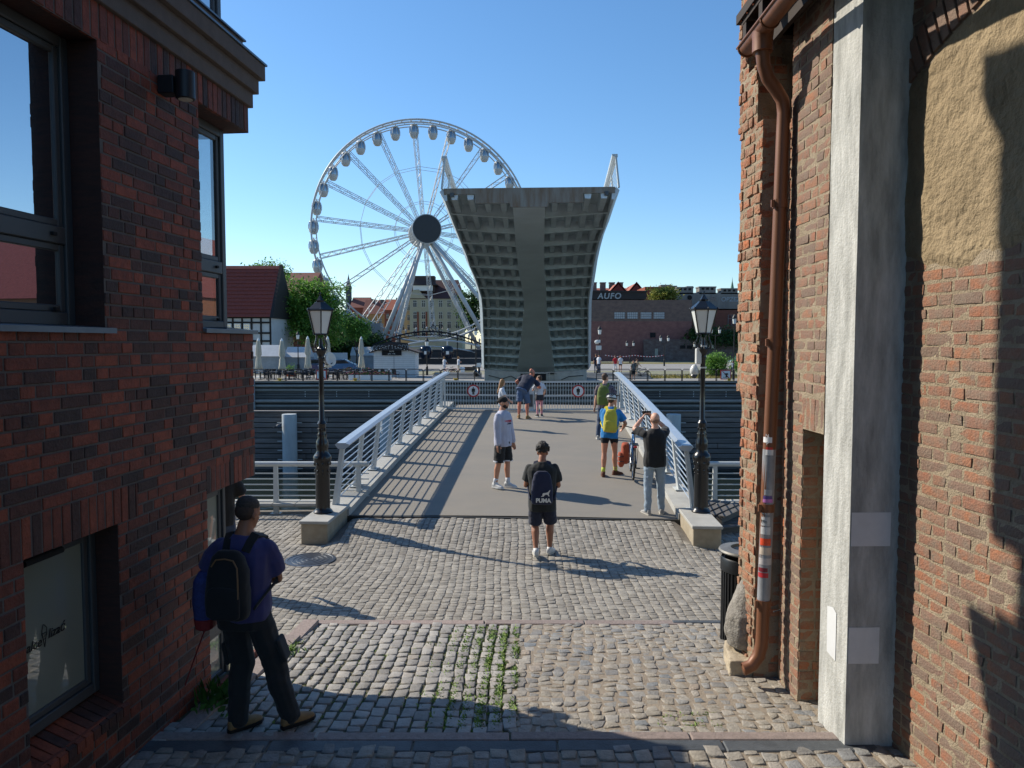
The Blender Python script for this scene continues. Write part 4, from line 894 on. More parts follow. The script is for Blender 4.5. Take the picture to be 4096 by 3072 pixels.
tr('yellowish shrubby tree growing on the warehouse roof',2645,150,1148,1210,115,2200,.18,2,5,.1)
tr('rounded green bush nearer the bridge on the dry lawn at right',2862,76,1412,1502,90,3600,.07,0,6,.05,name='bush',cat='bush',full=1)
tr('rounded green bush behind the no mooring sign at the right wall edge',2972,79,1420,1490,80,2600,.075,0,7,.05,name='bush',cat='bush',full=1)
tr('dark ivy shrub spilling over the far low wall at right',2815,139,1305,1385,150,2200,.2,1,8,.1,name='shrub',cat='shrub',full=1)
tr('dark ivy shrub over the far low wall behind the lamp',2930,139,1310,1385,110,1600,.2,1,9,.1,name='shrub',cat='shrub',full=1)
tr('low tree row foliage behind the market tents at left',1330,150,1235,1345,170,3000,.22,1,10)
for i,(px,D,y0,wd,lab) in enumerate(((1150,140,1290,200,'dark hedge tree behind the white tents leftmost'),(1250,142,1300,190,'dark hedge tree behind the big tree trunk'),(1350,145,1310,180,'dark hedge tree behind the lamp post and tents'),(1450,150,1318,170,'dark hedge tree left of the kiosk roof'))): tr(lab,px,D,y0,1432,wd,2600,.25,1,30+i,.15,full=1,name='hedge_tree',cat='tree')
house('row_house','dull brick row house low behind the kiosk and arch',X(1330,250),X(1470,250),250,12,Zp(1300,250),BRK('dull brick low','6d4c40','59423a'),rt=4,roofm=mat('brown tile roof far','73443a',.85,var=.2),rows=[(Zp(y,250),[-4,-2,0,2,4]) for y in(1325,1355)],ww=1,wh=1.7) if False else None
tr('tree reflected beside the half timbered house far left',700,115,1040,1380,330,5000,.2,0,12)
# buildings
BRK=lambda n,c='',c2='444444':mat(n,c,.9,vs=1.1,col2=c2,bump=.3,bs=14,det=8,streak=(1,1,1.6))
def house(name,label,x0,x1,y,depth,zt,wallm,cat='building',rt=0,roofm=None,ov=.3,rows=(),ww=1.1,wh=1.7,z0=-.05,hip=0,ridge='x',winm=None,frm=None,chim=()):
    t=thing(name,label,cat,((x0+x1)/2,y,0)); L=x1-x0; m=MB(); m.box((0,depth/2,(zt+z0)/2),(L,depth,zt-z0)); m.build('wall',wallm,t)
    if rt:
        m=MB()
        if ridge=='x': 
            h=hip*L; vs=[(-L/2-ov,-ov,zt),(L/2+ov,-ov,zt),(L/2+ov,depth+ov,zt),(-L/2-ov,depth+ov,zt),(-L/2-ov+h,depth/2,zt+rt),(L/2+ov-h,depth/2,zt+rt)]
            m.raw(vs,[(0,1,5,4),(2,3,4,5),(1,2,5),(3,0,4),(3,2,1,0)])
        else:
            vs=[(-L/2-ov,-.05,zt),(L/2+ov,-.05,zt),(L/2+ov,depth,zt),(-L/2-ov,depth,zt),(0,-.05,zt+rt),(0,depth,zt+rt)]; m.raw(vs,[(0,4,5,3),(1,2,5,4),(2,3,5),(3,2,1,0)]); g=MB(); g.prism([(-L/2,0.02,zt),(L/2,.02,zt),(0,.02,zt+rt*L/(L+2*ov))],(0,.2,0)); g.build('gable',wallm,t)
            g=MB(); g.prism([(-L/2-ov,-.09,zt-.05),(-L/2-ov,-.09,zt+.2),(0,-.09,zt+rt+.25),(L/2+ov,-.09,zt+.2),(L/2+ov,-.09,zt-.05),(0,-.09,zt+rt)],(0,.12,0)); g.build('verge',frm or wallm,t)
        ro=m.build('roof',roofm,t)
        for (cx,cy,cw,ch_) in chim: g=MB(); g.box((cx,cy,zt+rt*.6+ch_/2),(cw,cw,ch_)); g.box((cx,cy,zt+rt*.6+ch_),(cw*1.15,cw*1.15,.2)); g.build('chimney',mat('grey chimney','5d5a58',.9,var=.2),ro)
    for (z,xs) in rows:
        for x in xs:
            f=MB(); f.box((x,-.03,z),(ww,.1,wh)); fo=f.build('window',frm or mat('white window frames','c9c9c4',.6),t); g=MB()
            for sx in(-1,1):
                for (a,h) in((-.16,.62),(.33,.28)): g.box((x+sx*ww*.235,-.085,z+a*wh),(ww*.4,.02,h*wh))
            g.build('pane',winm or mat('dark window glass','222a33',.08),fo)
    return t
# half timbered house
D=90; hx0,hx1=X(905,D),X(1088,D); TM=mat('black timber beams','1d1a18',.8,var=.2); PW=mat('white infill panels','b9bcbb',.85,var=.08,vs=1)
hz=Zp(1265,D); HT=house('timber_house','half timbered house with steep red tiled roof and white panels at far left','house' and hx0-3,hx1,D,9,hz,PW,'house') if False else thing('timber_house','half timbered house with steep red tiled roof and white panels at far left','house',((hx0+hx1)/2,D,0))
Lh=hx1-hx0+4; ox=-2
m=MB(); m.box((ox,4.5,hz/2),(Lh,9,hz)); m.build('wall',PW,HT)
m=MB(); zr=Zp(1063,D+4.5); vs=[(ox-Lh/2,-.5,hz-.1),(ox+Lh/2+.1,-.5,hz-.1),(ox+Lh/2-.25,4.5,zr),(ox-Lh/2,4.5,zr),(ox-Lh/2,9.5,hz),(ox+Lh/2+.1,9.5,hz)]; m.raw(vs,[(0,1,2,3),(3,2,5,4)]); m.build('roof',mat('red clay tiles','7c3b31',.8,vs=1.5,var=.2,bump=1.2,bs=7,streak=(3,1,3)),HT)
for i in range(14):
    m=MB(); f=i/14; p=lambda f:(ox,-.5+5*f-.03,hz-.1+(zr-hz+.1)*f+.03); q=p(f); m.bar((ox-Lh/2,q[1],q[2]),(ox+Lh/2-.1-.3*f,q[1],q[2]),.12,.05); m.build('tile_course',mat('red clay tiles',''),HT)
m=MB(); m.prism([(ox+Lh/2,-.6,hz-.2),(ox+Lh/2-.25,4.5,zr+.15),(ox+Lh/2-.25,9.5,hz-.2)],(.35,0,0)); m.build('gable',TM,HT)
def beam(a,b,w_=.22): m=MB(); m.bar(a,b,w_,.1,(0,1,0)); m.build('beam',TM,HT)
xr=ox+Lh/2
for z in(hz-.15,hz-.75,hz-2.0,hz-2.95,hz-3.75): beam((ox-Lh/2,-.05,z),(xr,-.05,z),.22)
for i in range(7): beam((xr-.1-i*1.12,-.06,hz-3.8),(xr-.1-i*1.12,-.06,hz-.1),.2)
m=MB(); m.box((ox,-.0,(hz-3.8)/2),(Lh-.02,.06,hz-3.8)); m.build('base_wall',PW,HT)
for i in range(3):
    for z in(hz-1.35,hz-2.5):
        x=xr-2.9-i*1.12; f=MB(); f.box((x,-.1,z),(.78,.1,.95 if z>hz-2 else .7)); fo=f.build('window',WH,HT); g=MB()
        for a in(-1,0,1):
            for b in(-1,0,1): g.box((x+a*.22,-.16,z+b*.27*(1 if z>hz-2 else .75)),(.17,.02,.2*(1 if z>hz-2 else .75)))
        g.build('pane',glassmat('far reflective pane',(.25,.12,.08),.25),fo)
# cream tenement, red row houses behind the wheel
D=230; TN=house('tenement','cream tenement block with dark mansard roof seen through the wheel legs',X(1640,D),X(1850,D),D,14,Zp(1195,D),mat('cream render','a39d88',.9,var=.1,vs=.4),rt=Zp(1112,D)-Zp(1195,D),roofm=mat('dark red mansard','4a2e2c',.8,var=.15),hip=.12,rows=[(Zp(y,D),[-6.4+i*2.6 for i in range(6)]) for y in(1215,1262,1300,1335)],ww=1.2,wh=2.1,z0=0)
m=MB(); m.box((-5.5,-.15,Zp(1300,D)),(.5,.2,8)); m.box((-2.9,-.15,Zp(1300,D)),(.5,.2,8)); m.build('pilaster',mat('brick pilaster','7b4634',.9),TN)
m=MB(); m.prism([(-8.0,-.12,Zp(1196,D)),(-8,-.12,Zp(1178,D)),(-6.8,-.12,Zp(1160,D)),(-5.2,-.12,Zp(1158,D)),(-4.0,-.12,Zp(1180,D)),(-2.6,-.12,Zp(1196,D))],(0,.6,0)); m.build('gable',mat('cream render',''),TN)
m=MB(); m.box((-4,3,Zp(1135,D)),(7,4,5)); m.loft([[V((-4+a*4*s,3+b*3*s,z)) for a,b in((-1,-1),(1,-1),(1,1),(-1,1))] for z,s in((Zp(1140,D),1.1),(Zp(1112,D),.6))]); m.build('tower_roof',mat('dark brown roof','3d302d',.8),TN)
m=MB(); m.box((-4,.4,Zp(1152,D)),(6,.3,1.6)); m.build('window_band',WH,TN)
D=232; house('tenement','brick and cream side wing left of the cream tenement',X(1600,D),X(1642,D),D+2,12,Zp(1190,D),mat('ochre render','a98f6c',.9,var=.15,vs=.5),rt=3,roofm=mat('red brown roof','713f35',.8,var=.2),rows=[(Zp(y,D),[-.9,.9]) for y in(1230,1270,1310)],ww=.9,wh=1.7)
D=260; rb=mat('red brown brick far','7a4637',.9,var=.2,vs=.5)
house('row_house','red brick row house with orange roof between the wheel legs',X(1540,D),X(1602,D),D,12,Zp(1240,D),rb,rt=4,roofm=mat('orange tile roof far','94503a',.85,var=.2),rows=[(Zp(y,D),[-1.6,0,1.6]) for y in(1265,1295)],ww=.9,wh=1.6,chim=[(1,5,.8,2)])
house('row_house','ochre row house with brown roof left of the wheel legs',X(1455,D),X(1540,D),D,12,Zp(1256,D),mat('ochre far','a07a52',.9,var=.15),rt=5.2,roofm=mat('brown tile roof far','73443a',.85,var=.2),rows=[(Zp(y,D),[-2.2,0,2.2]) for y in(1285,1310)],ww=1,wh=1.7,chim=[(-1,5,1,2.2),(2,5,1,2)])
house('row_house','dark gabled house with small spire behind the big green tree',X(1380,D),X(1450,D),D+10,12,Zp(1225,D),rb,rt=4,roofm=mat('brown tile roof far',''),rows=[(Zp(y,D),[-1.6,1.6]) for y in(1255,1290)],ww=1,wh=1.7)
sp=thing('church_spire','slender dark spire with a fine tip above the big tree',"spire",(X(1398,275),275,0)); m=MB(); m.lathe([(1.1,10),(1.1,Zp(1155,275)),(1.3,Zp(1153,275)),(.5,Zp(1125,275)),(.08,Zp(1100,275)),(0,Zp(1092,275))],8); m.build('steeple',mat('slate spire','3d4450',.7),sp)
sp=thing('church_spire','thin green copper spire on the skyline above the concrete roofs',"spire",(X(2924,420),420,0)); m=MB(); m.lathe([(1.2,5),(1.2,Zp(1160,420)),(.9,Zp(1150,420)),(.2,Zp(1125,420)),(.06,Zp(1112,420)),(0,Zp(1105,420))],8); m.build('steeple',mat('copper green','5a7a6c',.7),sp)
# warehouse range at right
D=140; W0,W1=X(2330,D),X(2765,D); BW=BRK('sooty brown brick','75635b','5b4e4b'); BR=BRK('dull red painted brick','876059','6b4b49')
WHs=thing('warehouse','long dark brick warehouse with four white barred windows and red lower wall','warehouse',((W0+W1)/2,D,0)); Lw=W1-W0
m=MB(); m.box((0,10,Zp(1200,D)/2+Zp(1285,D)/2),(Lw,20,Zp(1200,D)-Zp(1285,D))); m.build('wall',BW,WHs); m=MB(); m.box((0,9.98,Zp(1285,D)/2),(Lw-.04,20,Zp(1285,D)-.0)); m.build('lower_wall',BR,WHs)
for p in(2477,2528,2582,2634):
    x=X(p,D)-(W0+W1)/2; z=Zp(1262,D); f=MB(); f.box((x,-.02,z),(2.0,.1,1.25)); fo=f.build('window',mat('white barred panes','a9b0b6',.5,var=.15,vs=3),WHs)
    g=MB()
    for k in range(6): g.box((x-.9+k*.36,-.09,z),(.035,.03,1.25))
    for k in range(4): g.box((x,-.09,z-.6+k*.4),(2,.03,.035))
    g.build('bars',DARK,fo)
m=MB(); m.box((X(2456,D)-(W0+W1)/2,2,Zp(1180,D)),((2585-2330)/F*D,4,Zp(1166,D)-Zp(1200,D))); m.box((X(2456,D)-(W0+W1)/2,2,Zp(1166,D)),((2590-2330)/F*D,4.3,.3)); m.build('roof_storey',mat('dark roof storey','2c2a2b',.85,var=.2,vs=1),WHs)
text('graffiti','AUFO',(X(2435,D)-(W0+W1)/2,-.06,Zp(1185,D)),(1,0,0),(0,0,1),1.5,mat('silver graffiti','8f999f',.6,var=.15,vs=2),WHs,.02,.15,spacing=1.15,bold=.04)
for p,y in((2610,1340),(2595,1385)): m=MB(); m.box((X(p,D)-(W0+W1)/2,-.05,Zp(y,D)),(1.0,.1,.9)); m.build('dark_opening',DARK,WHs)
D=138; LWl=thing('low_wall','low dark patched brick wall in front of the warehouse at right','wall',(X(2790,D),D,0)); m=MB(); m.box((0,.3,Zp(1358,D)/2),((3010-2580)/F*D,.6,Zp(1358,D))); m.build('wall',BRK('blackened brick','50403d','6a6462'),LWl)
for p in(2730,2757): m=MB(); m.box((X(p,D)-X(2790,D),-.02,Zp(1388,D)),(.95,.1,.6)); m.build('vent',DARK,LWl)
m=MB(); m.box((X(2625,D)-X(2790,D),-.05,Zp(1412,D)),(.55,.12,1.6)); m.build('hatch',mat('pale hatch','8d9288',.7,var=.2),LWl)
m=MB(); m.box((X(2850,D)-X(2790,D),-.08,Zp(1386,D)),(.5,.1,.9)); m.build('notice',WH,LWl)
D=146; house('brick_shed','red brick shed with barred windows right of the dark warehouse',X(2765,D),X(3060,D),D,12,Zp(1240,D),BRK('red brown shed brick','71463b','58382f'),rows=[(Zp(1282,D),[-4.2,.6,4.5])],ww=1.6,wh=2.2,frm=mat('grey bars','6d6f70',.6))
m=MB(); D=165; CB=thing('concrete_block','long pale concrete rooftop block with parapet boxes and graffiti','building',(X(2850,D),D,0)); m.box((0,6,Zp(1230,D)/2+Zp(1176,D)/2),((3060-2650)/F*D,12,Zp(1176,D)-Zp(1240,D))); m.build('wall',mat('stained concrete','7b7a76',.9,var=.25,vs=.5,streak=(1,1,.3)),CB)
m=MB(); m.box((0,7,Zp(1240,D)/2),((3060-2650)/F*D-.1,12,Zp(1240,D))); m.build('base',DARK,CB)
for p,wd,y0 in((2737,64,1150),(2826,66,1148),(2913,66,1155),(2690,40,1130),(2722,28,1134),(2790,26,1136),(2952,22,1147)):
    m=MB(); m.box((X(p,D)-X(2850,D),1.5+(8 if wd<50 else 0),(Zp(y0,D)+Zp(1176,D))/2),(wd/F*D,3,Zp(y0,D)-Zp(1176,D))); m.box((X(p,D)-X(2850,D),1.5+(8 if wd<50 else 0),Zp(y0,D)),(wd/F*D*1.06,3.2,.25)); m.build('roof_box',mat('stained concrete',''),CB)
    if wd>50:
        for k in(-1,0,1): g=MB(); g.box((X(p,D)-X(2850,D)+k*1.0,-.03,Zp(y0+7,D)),(.55,.06,.45)); g.build('opening',DARK,CB)
text('graffiti','OPZEZ',(X(2918,D)-X(2850,D),-.06,Zp(1198,D)),(1,0,0),(0,0,1),1.35,mat('silver graffiti',''),CB,.02,.1,bold=.03); text('graffiti','RUSK',(X(2835,D)-X(2850,D),-.06,Zp(1196,D)),(1,0,0),(0,0,1),1.2,mat('faded graffiti','8b7f7a',.7),CB,.02,.2)
m=MB(); m.lathe([(0,-.05),(.5,-.05),(.5,.05),(0,.05)],16,(X(2755,D)-X(2850,D),-.1,Zp(1190,D)),MX.Rotation(PI/2,3,'X')); m.build('round_vent',DARK,CB)
D=158; house('brick_block','bright orange brick roof block beside the yellowish shrub',X(2577,D),X(2692,D),D,10,Zp(1147,D),BRK('bright orange brick','8e4a33','7a3f2e'))
D=172; RT=mat('red pink roof tiles','a0604f',.85,var=.18,vs=.8,bump=.4)
house('gabled_house','red gabled house with three chimneys beside the raised leaf',X(2440,D),X(2502,D),D,14,Zp(1170,D),BRK('deep red brick','6a2f2c','5a2827'),rt=Zp(1130,D)-Zp(1170,D),roofm=RT,ridge='y',chim=[])
house('gabled_house','red gabled house with one grey chimney right of its twin',X(2515,D),X(2572,D),D,14,Zp(1170,D),BRK('deep red brick',''),rt=Zp(1131,D)-Zp(1170,D),roofm=RT,ridge='y')
rr=house('gabled_house','long pink tiled roof with chimneys running behind the twin gables',X(2320,D),X(2540,D),D+8,10,Zp(1170,D),BRK('deep red brick',''),rt=Zp(1136,D)-Zp(1170,D),roofm=RT,chim=[(X(p,D)-X(2430,D),3,1.3,1.9) for p in(2394,2432,2470,2505)])
D=62; house('gabled_house','orange brick gabled house with red tiled roof far down the right quay',34,44,60,12,7.5,BRK('orange quay brick','96603f','7d5640'),rt=6.5,roofm=mat('red clay tiles',''),ridge='y',rows=[(6.4,[-2.4,0,2.4]),(3.4,[-2.4,0,2.4]),(9.2,[-1,1])],ww=1,wh=1.6,frm=DARK)
house('gabled_house','long brick house with broad red roof beside the gabled quay house',44.5,66,60,14,7.5,BRK('orange quay brick',''),rt=6.5,roofm=mat('red clay tiles',''),rows=[(5.2,[-8,-5,-2,1,4,7]),(2.4,[-8,-5,-2,1,4,7])],ww=1,wh=1.6,frm=DARK)
house('far_block','dull brick block closing the street end far left',-66,-32,118,14,11,rb,rt=4,roofm=mat('brown tile roof far',''),rows=[(4,[-12,-8,-4,0,4,8,12]),(8,[-12,-8,-4,0,4,8,12])])
# market tents and low walls
TENT=mat('white tent cloth','b4b7b9',.8,var=.1,vs=1,bump=.2,bs=4)
def tent(label,p0,p1,y0,y1,D): 
    x0,x1=X(p0,D),X(p1,D); zt=Zp(y0,D); t=thing('market_tent',label,'tent',((x0+x1)/2,D,0)); L=x1-x0
    m=MB(); m.prism([(-L/2,0,zt*.6),(-L/2,1.5,zt),(-L/2,3,zt*.6)],(L,0,0)); m.build('canopy',TENT,t); m=MB(); m.box((0,1.6,zt*.3),(L-.1,2.8,zt*.6)); m.build('side_wall',mat('grey tent side','8d9297',.6,var=.2,vs=1),t)
tent('white market tent with grey clear sides under the half timbered house',995,1120,1380,1450,84); tent('pale market tent behind the green parasol stand',1135,1230,1388,1440,86); tent('pale ridged market tent behind the kiosk at left',1400,1495,1388,1440,100)
o=thing('site_fence','long plain white board fence behind the parasols','fence',(X(1260,92),92,0)); m=MB(); m.box((0,0,1.1),((1400-1140)/F*92,.12,2.2)); m.build('panel',TENT,o)
# ferris wheel
FWD=162.0; WC=V((X(1700,FWD),FWD,Zp(928,FWD))); WR=431/F*FWD
ax=V((math.sin(R(14)),-math.cos(R(14)),0)); wx_=V((math.cos(R(14)),math.sin(R(14)),0))
FW=thing('ferris_wheel','tall white ferris wheel with glazed gondolas and dark round hub behind the trees','ferris wheel',(WC.x,WC.y,0)); FO=V((WC.x,WC.y,0))
WHT=mat('white wheel paint','b6bbbd',.5,var=.04,vs=.3)
def wp(r,a,o=0): return WC-FO+wx_*r*math.cos(a)+UP*r*math.sin(a)+ax*o
for r,o,tk in((WR+.1,1.0,.19),(WR+.1,-1.0,.19),(WR-.9,1.0,.12),(WR-.9,-1.0,.12)): m=MB(); m.tube([wp(r,2*PI*i/108,o) for i in range(108)],tk,6,close=True); m.build('rim',WHT,FW,True)
m=MB()
for i in range(72):
    a=2*PI*i/72; m.tube([wp(WR+.1,a,1),wp(WR+.1,a+PI/72,-1)],.06,4,False); m.tube([wp(WR-.9,a,1),wp(WR+.1,a+PI/72,1)],.05,4,False)
m.build('rim_lacing',WHT,FW)
for i in range(18):
    a=R(95)+i*R(20); m=MB()
    for o in(-1,1):
        for s in(-1,1): m.tube([wp(2.6,a+s*.10,o*.85),wp(WR-.9,a+s*.019,o*.8)],.075,5,False)
        k=16; prev=None
        for j in range(k+1):
            f=j/k; s=1 if j%2 else -1; p=wp(2.6+(WR-3.5)*f,a+s*(.10*2.6*(1-f)+.019*WR*f)/(2.6+(WR-3.5)*f),o*(.85-.05*f))
            if prev is not None: m.tube([prev,p],.04,4,False)
            prev=p
    m.build('spoke',WHT,FW)
for r in(.58,.27):
    for o in(-1,1): m=MB(); m.tube([wp(WR*r,R(95)+i*R(20),o*1.4) for i in range(18)],.045,4,close=True); m.build('bracing_cable',WHT,FW)
Mh=MX((wx_,UP.cross(wx_)*1,UP)).transposed(); Mh=MX((wx_,UP,ax)).transposed()
m=MB(); m.lathe([(0,-4.2),(1.1,-4.2),(1.1,4.0),(0,4.0)],20,WC-FO,Mh); m.lathe([(0,-4.6),(2.6,-4.6),(3.0,-4.2),(2.9,-3.6),(0,-3.4)],28,WC-FO,Mh); m.build('axle',WHT,FW,True,ang=40)
m=MB(); m.lathe([(0,3.9),(2.9,3.9),(3.1,4.2),(3.1,4.5),(2.98,4.55),(2.9,4.5),(0,4.5)],40,WC-FO,Mh); m.build('hub_rim',WHT,FW,True,ang=40)
m=MB(); m.lathe([(0,4.5),(2.9,4.5),(2.9,4.6),(0,4.6)],40,WC-FO,Mh); m.build('hub_screen',mat('dark led screen','161b24',.4,var=.2,vs=2),FW)
for px,py,o,ro in((1498,1392,3.2,.42),(1532,1398,3.6,.36),(1575,1385,-3.4,.4),(1935,1385,-3.2,.4),(1990,1380,3.0,.42),(2120,1372,3.6,.42)):
    D=FWD-o*1.5; a=WC-FO+ax*o+V((0,0,-1)); b=V((X(px,D),D,0))-FO; b.z=0; m=MB(); m.tube([a,b],[ro,ro*1.1],10); m.build('leg',WHT,FW,True)
for pa,pb in(((1460,1350),(1690,985)),((2085,1350),(1745,985))):
    m=MB(); A=V((X(pa[0],FWD),FWD,Zp(pa[1],FWD)))-FO; Bq=V((X(pb[0],FWD),FWD,Zp(pb[1],FWD)))-FO; prev=None
    u=(Bq-A).cross(V((0,1,0))).normalized()*.5
    for s in(-1,1): m.tube([A+u*s,Bq+u*s],.1,5)
    for j in range(21):
        p=A.lerp(Bq,j/20)+u*(1 if j%2 else -1)
        if prev is not None: m.tube([prev,p],.05,4,False)
        prev=p
    m.build('access_ladder',WHT,FW)
m=MB(); m.box((2,0,1.0),(36,14,2.0)); m.build('platform',mat('dark platform','33363a',.8),FW)
m=MB()
for px in(1460,1500): m.box(V((X(px,160),160,5))-FO,(3,4,5)); 
m.build('ballast',mat('grey ballast','82868a',.7),FW)
GLZ=glassmat('gondola glazing',(.05,.08,.11),.22); gproto=None
for i in range(36):
    a=R(90+5)+i*R(10); p=wp(WR-.3,a,0)+V((0,0,-1.75))
    if p.z<4.5: continue
    if gproto is None:
        m=MB(); m.lathe([(0,-1.55),(.55,-1.5),(.85,-1.1),(1.0,-.5),(1.0,-.42),(0,-.42)],16); m.lathe([(0,.95),(.85,.95),(.8,1.1),(.5,1.3),(.15,1.4),(.12,1.8),(0,1.8)],16)
        for k in range(8): c,s=math.cos(k*PI/4+.39),math.sin(k*PI/4+.39); m.tube([(c*1.0,s*1.0,-.5),(c*1.02,s*1.02,.3),(c*.84,s*.84,1.0)],.06,5)
        g=m.build('gondola',WHT,FW,True,ang=40); q=MB(); q.lathe([(0,-.45),(.97,-.45),(.99,.3),(.82,.98),(0,.98)],16); q.build('glazing',GLZ,g,True,ang=40); gproto=g; g.location=p
    else:
        g=gproto.copy(); link(g,FW); g.location=p; 
        for ch in gproto.children: c=ch.copy(); link(c,g)
# boarding arch in front of the wheel
D=120; BAr=thing('boarding_arch','wide black iron arch with lanterns over the wheel boarding area','arch',(X(1710,D),D,0))
def ap(px,py): p=V((X(px,D),D,Zp(py,D))); return p-V(BAr.location)
IRON=mat('black wrought iron','17181b',.5,.2)
cv=lambda px:1326+ (px-1715)**2*(52/215**2)
m=MB(); m.tube([ap(px,cv(px)) for px in range(1490,1945,15)],.14,6); m.tube([ap(px,cv(px)+13) for px in range(1490,1945,15)],.09,6); m.build('arch_beam',IRON,BAr)
m=MB(); 
for px in range(1495,1935,15): m.tube([ap(px,cv(px)),ap(px+8,cv(px+8)+13)],.045,4)
m.build('lacing',IRON,BAr)
for px in(1495,1600,1830,1940): m=MB(); m.tube([ap(px,cv(px)),ap(px,1436)],.11,6); m.build('post',IRON,BAr)
for px in range(1540,1920,42): m=MB(); q=ap(px,cv(px)); m.lathe([(0,.1),(.1,.1),(.17,.5),(.19,.55),(.05,.75),(0,.8)],8,q); m.build('lantern',mat('grey lantern glass','8e9294',.4),BAr)
m=MB()
for k,(px,py,r) in enumerate(((1735,1312,8),(1722,1316,5),(1750,1312,9),(1765,1308,7),(1700,1320,6))): q=ap(px,py); m.tube([q+V((r/25*1.2*math.cos(t*PI/6),0,r/25*1.2*math.sin(t*PI/6))) for t in range(12)],.06,5,close=True)
m.build('scroll',IRON,BAr)
m=MB(); m.tube([ap(px,1385+ (px-1700)**2*.0006) for px in range(1560,1920,20)],.1,5); m.tube([ap(px,1362+ (px-1760)**2*.0009) for px in range(1600,1930,20)],.16,5);m.build('canopy_edge',WHT,BAr)
for px,lab in((1703,'dark glazed gondola cabin parked at the left boarding place'),(1790,'dark glazed gondola cabin parked at the right boarding place')):
    D=118; t=thing('parked_gondola',lab,'gondola',(X(px,D),D,.9)); m=MB(); m.lathe([(0,0),(.7,.05),(.95,.5),(1.05,1.0),(.95,1.6),(.7,1.95),(0,2.1)],18); m.build('cabin',mat('deep blue glass','141c2b',.12),t,True,ang=50); m=MB(); m.box((.1,-1.05,.95),(.45,.05,.5)); m.build('notice',WH,t); m=MB(); m.tube([(0,0,2.1),(0,0,2.8)],.1,6); m.build('hanger',WHT,t)
t=thing('boarding_deck','dark boarding deck with railings under the iron arch','platform',(X(1760,121),121,0)); m=MB(); m.box((0,1,.45),(17,5,.9)); m.build('deck',mat('dark platform',''),t); m=MB()
for k in range(9): m.tube([(-8+k*2,-1.5,.9),(-8+k*2,-1.5,2)],.05,5)
m.tube([(-8.2,-1.5,2),(8.2,-1.5,2)],.05,5); m.tube([(-8.2,-1.5,1.45),(8.2,-1.5,1.45)],.03,5); m.build('railing',IRON,t)
# kiosk
D=75; kx=X(1578,D); KW=mat('white kiosk boards','c5c8c9',.7,var=.08,vs=2); kz=Zp(1408,D); KS=thing('kiosk','white boarded kiosk with dark gabled roof and string of bulbs','kiosk',(kx,D,0)); Lk=(1663-1497)/F*D
m=MB(); m.box((0,1.4,kz/2),(Lk,2.8,kz)); m.prism([(-Lk/2,0,kz),(Lk/2,0,kz),(-.3,0,Zp(1383,D))],(0,2.8,0)); m.build('wall',KW,KS)
for k in range(11): m=MB(); m.box((0,-.012,.12+k*.19),(Lk+.02,.03,.015)); m.build('board_seam',mat('board shadow seam','84878a',.8),KS)
m=MB(); za=Zp(1378,D); zc=Zp(1412,D)
for a,b in(((-Lk/2-.35,zc),(-.3,za)),((-.3,za),(Lk/2+.35,zc))): m.prism([(a[0],-.5,a[1]),(b[0],-.5,b[1]),(b[0],-.5,b[1]+.12),(a[0],-.5,a[1]+.12)],(0,3.6,0))
m.build('roof',mat('dark kiosk roof','3a302c',.8,var=.2),KS)
m=MB(); m.prism([(-2.1,-.4,Zp(1402,D)),(1.5,-.4,Zp(1402,D)),(1.4,-.4,Zp(1372,D)),(-.2,-.4,Zp(1366,D)),(-2.0,-.4,Zp(1382,D))],(0,.08,0)); m.build('sign_board',mat('charcoal board','2a2a2c',.8),KS)
text('lettering','GOFRY I LODY',(-.3,-.42,Zp(1389,D)),(1,0,.04),(0,0,1),.55,mat('grey letters','85888a',.6),KS,.01)
m=MB(); m.box((-.25,-.12,Zp(1411,D)),(1.95,.06,.52)); m.build('menu_board',DARK,KS); text('lettering','ALFIE',(-.25,-.16,Zp(1405,D)),(1,0,0),(0,0,1),.2,WH,KS,.004); text('lettering','gofry   lody',(-.25,-.16,Zp(1415,D)),(1,0,0),(0,0,1),.16,WH,KS,.004)
for k in range(18):
    f=k/17*2-1; x=-.3+f*(Lk/2+.5); z=za+(zc-za)*abs(f)-.05; m=MB(); m.ell((x,-.53,z),(.04,.04,.045),6,4); m.build('bulb',WH,KS)
m=MB(); m.box((-.05,-.02,kz/2),(.04,.03,kz)); m.build('door_seam',mat('board shadow seam',''),KS)
# parasols
CLOTH=mat('cream parasol cloth','b9b3a2',.85,var=.12,vs=3,bump=.3,bs=9)
proto=None
for px,y0,D,lab in((1035,1351,73,'closed cream parasol nearest the dark brick corner'),(1129,1353,71,'closed cream parasol beside the green plant stand'),(1232,1344,74,'closed cream parasol just left of the lamp post'),(1312,1344,76,'closed cream parasol hidden behind the lamp post'),(1446,1345,76,'closed cream parasol left of the white kiosk')):
    if proto is None:
        t=thing('parasol',lab,'parasol'); m=MB(); rings=[]
        for z,r in((.7,.24),(.72,.30),(1.0,.24),(1.5,.2),(1.62,.13),(1.8,.24),(2.4,.2),(2.8,.13),(2.9,.12)): rings.append([V((r*(1+.28*math.cos(6*a*PI/12))*math.cos(a*PI/12),r*(1+.28*math.cos(6*a*PI/12))*math.sin(a*PI/12),z)) for a in range(24)])
        m.loft(rings); m.build('cloth',CLOTH,t,True); m=MB(); m.lathe([(0,0),(.4,0),(.4,.06),(.03,.1),(.03,3.05),(0,3.08)],12); m.lathe([(0,2.88),(.15,2.88),(.04,3.08),(0,3.1)],8); m.build('pole',WH,t); proto=t
    else: t=copytree(proto)
    t.location=(X(px,D),D,0); k=(Zp(y0,D))/3.1; t.scale=(1,1,k); t.rotation_euler.z=px; t['label']=lab; t['group']='closed parasols of the quay cafe'
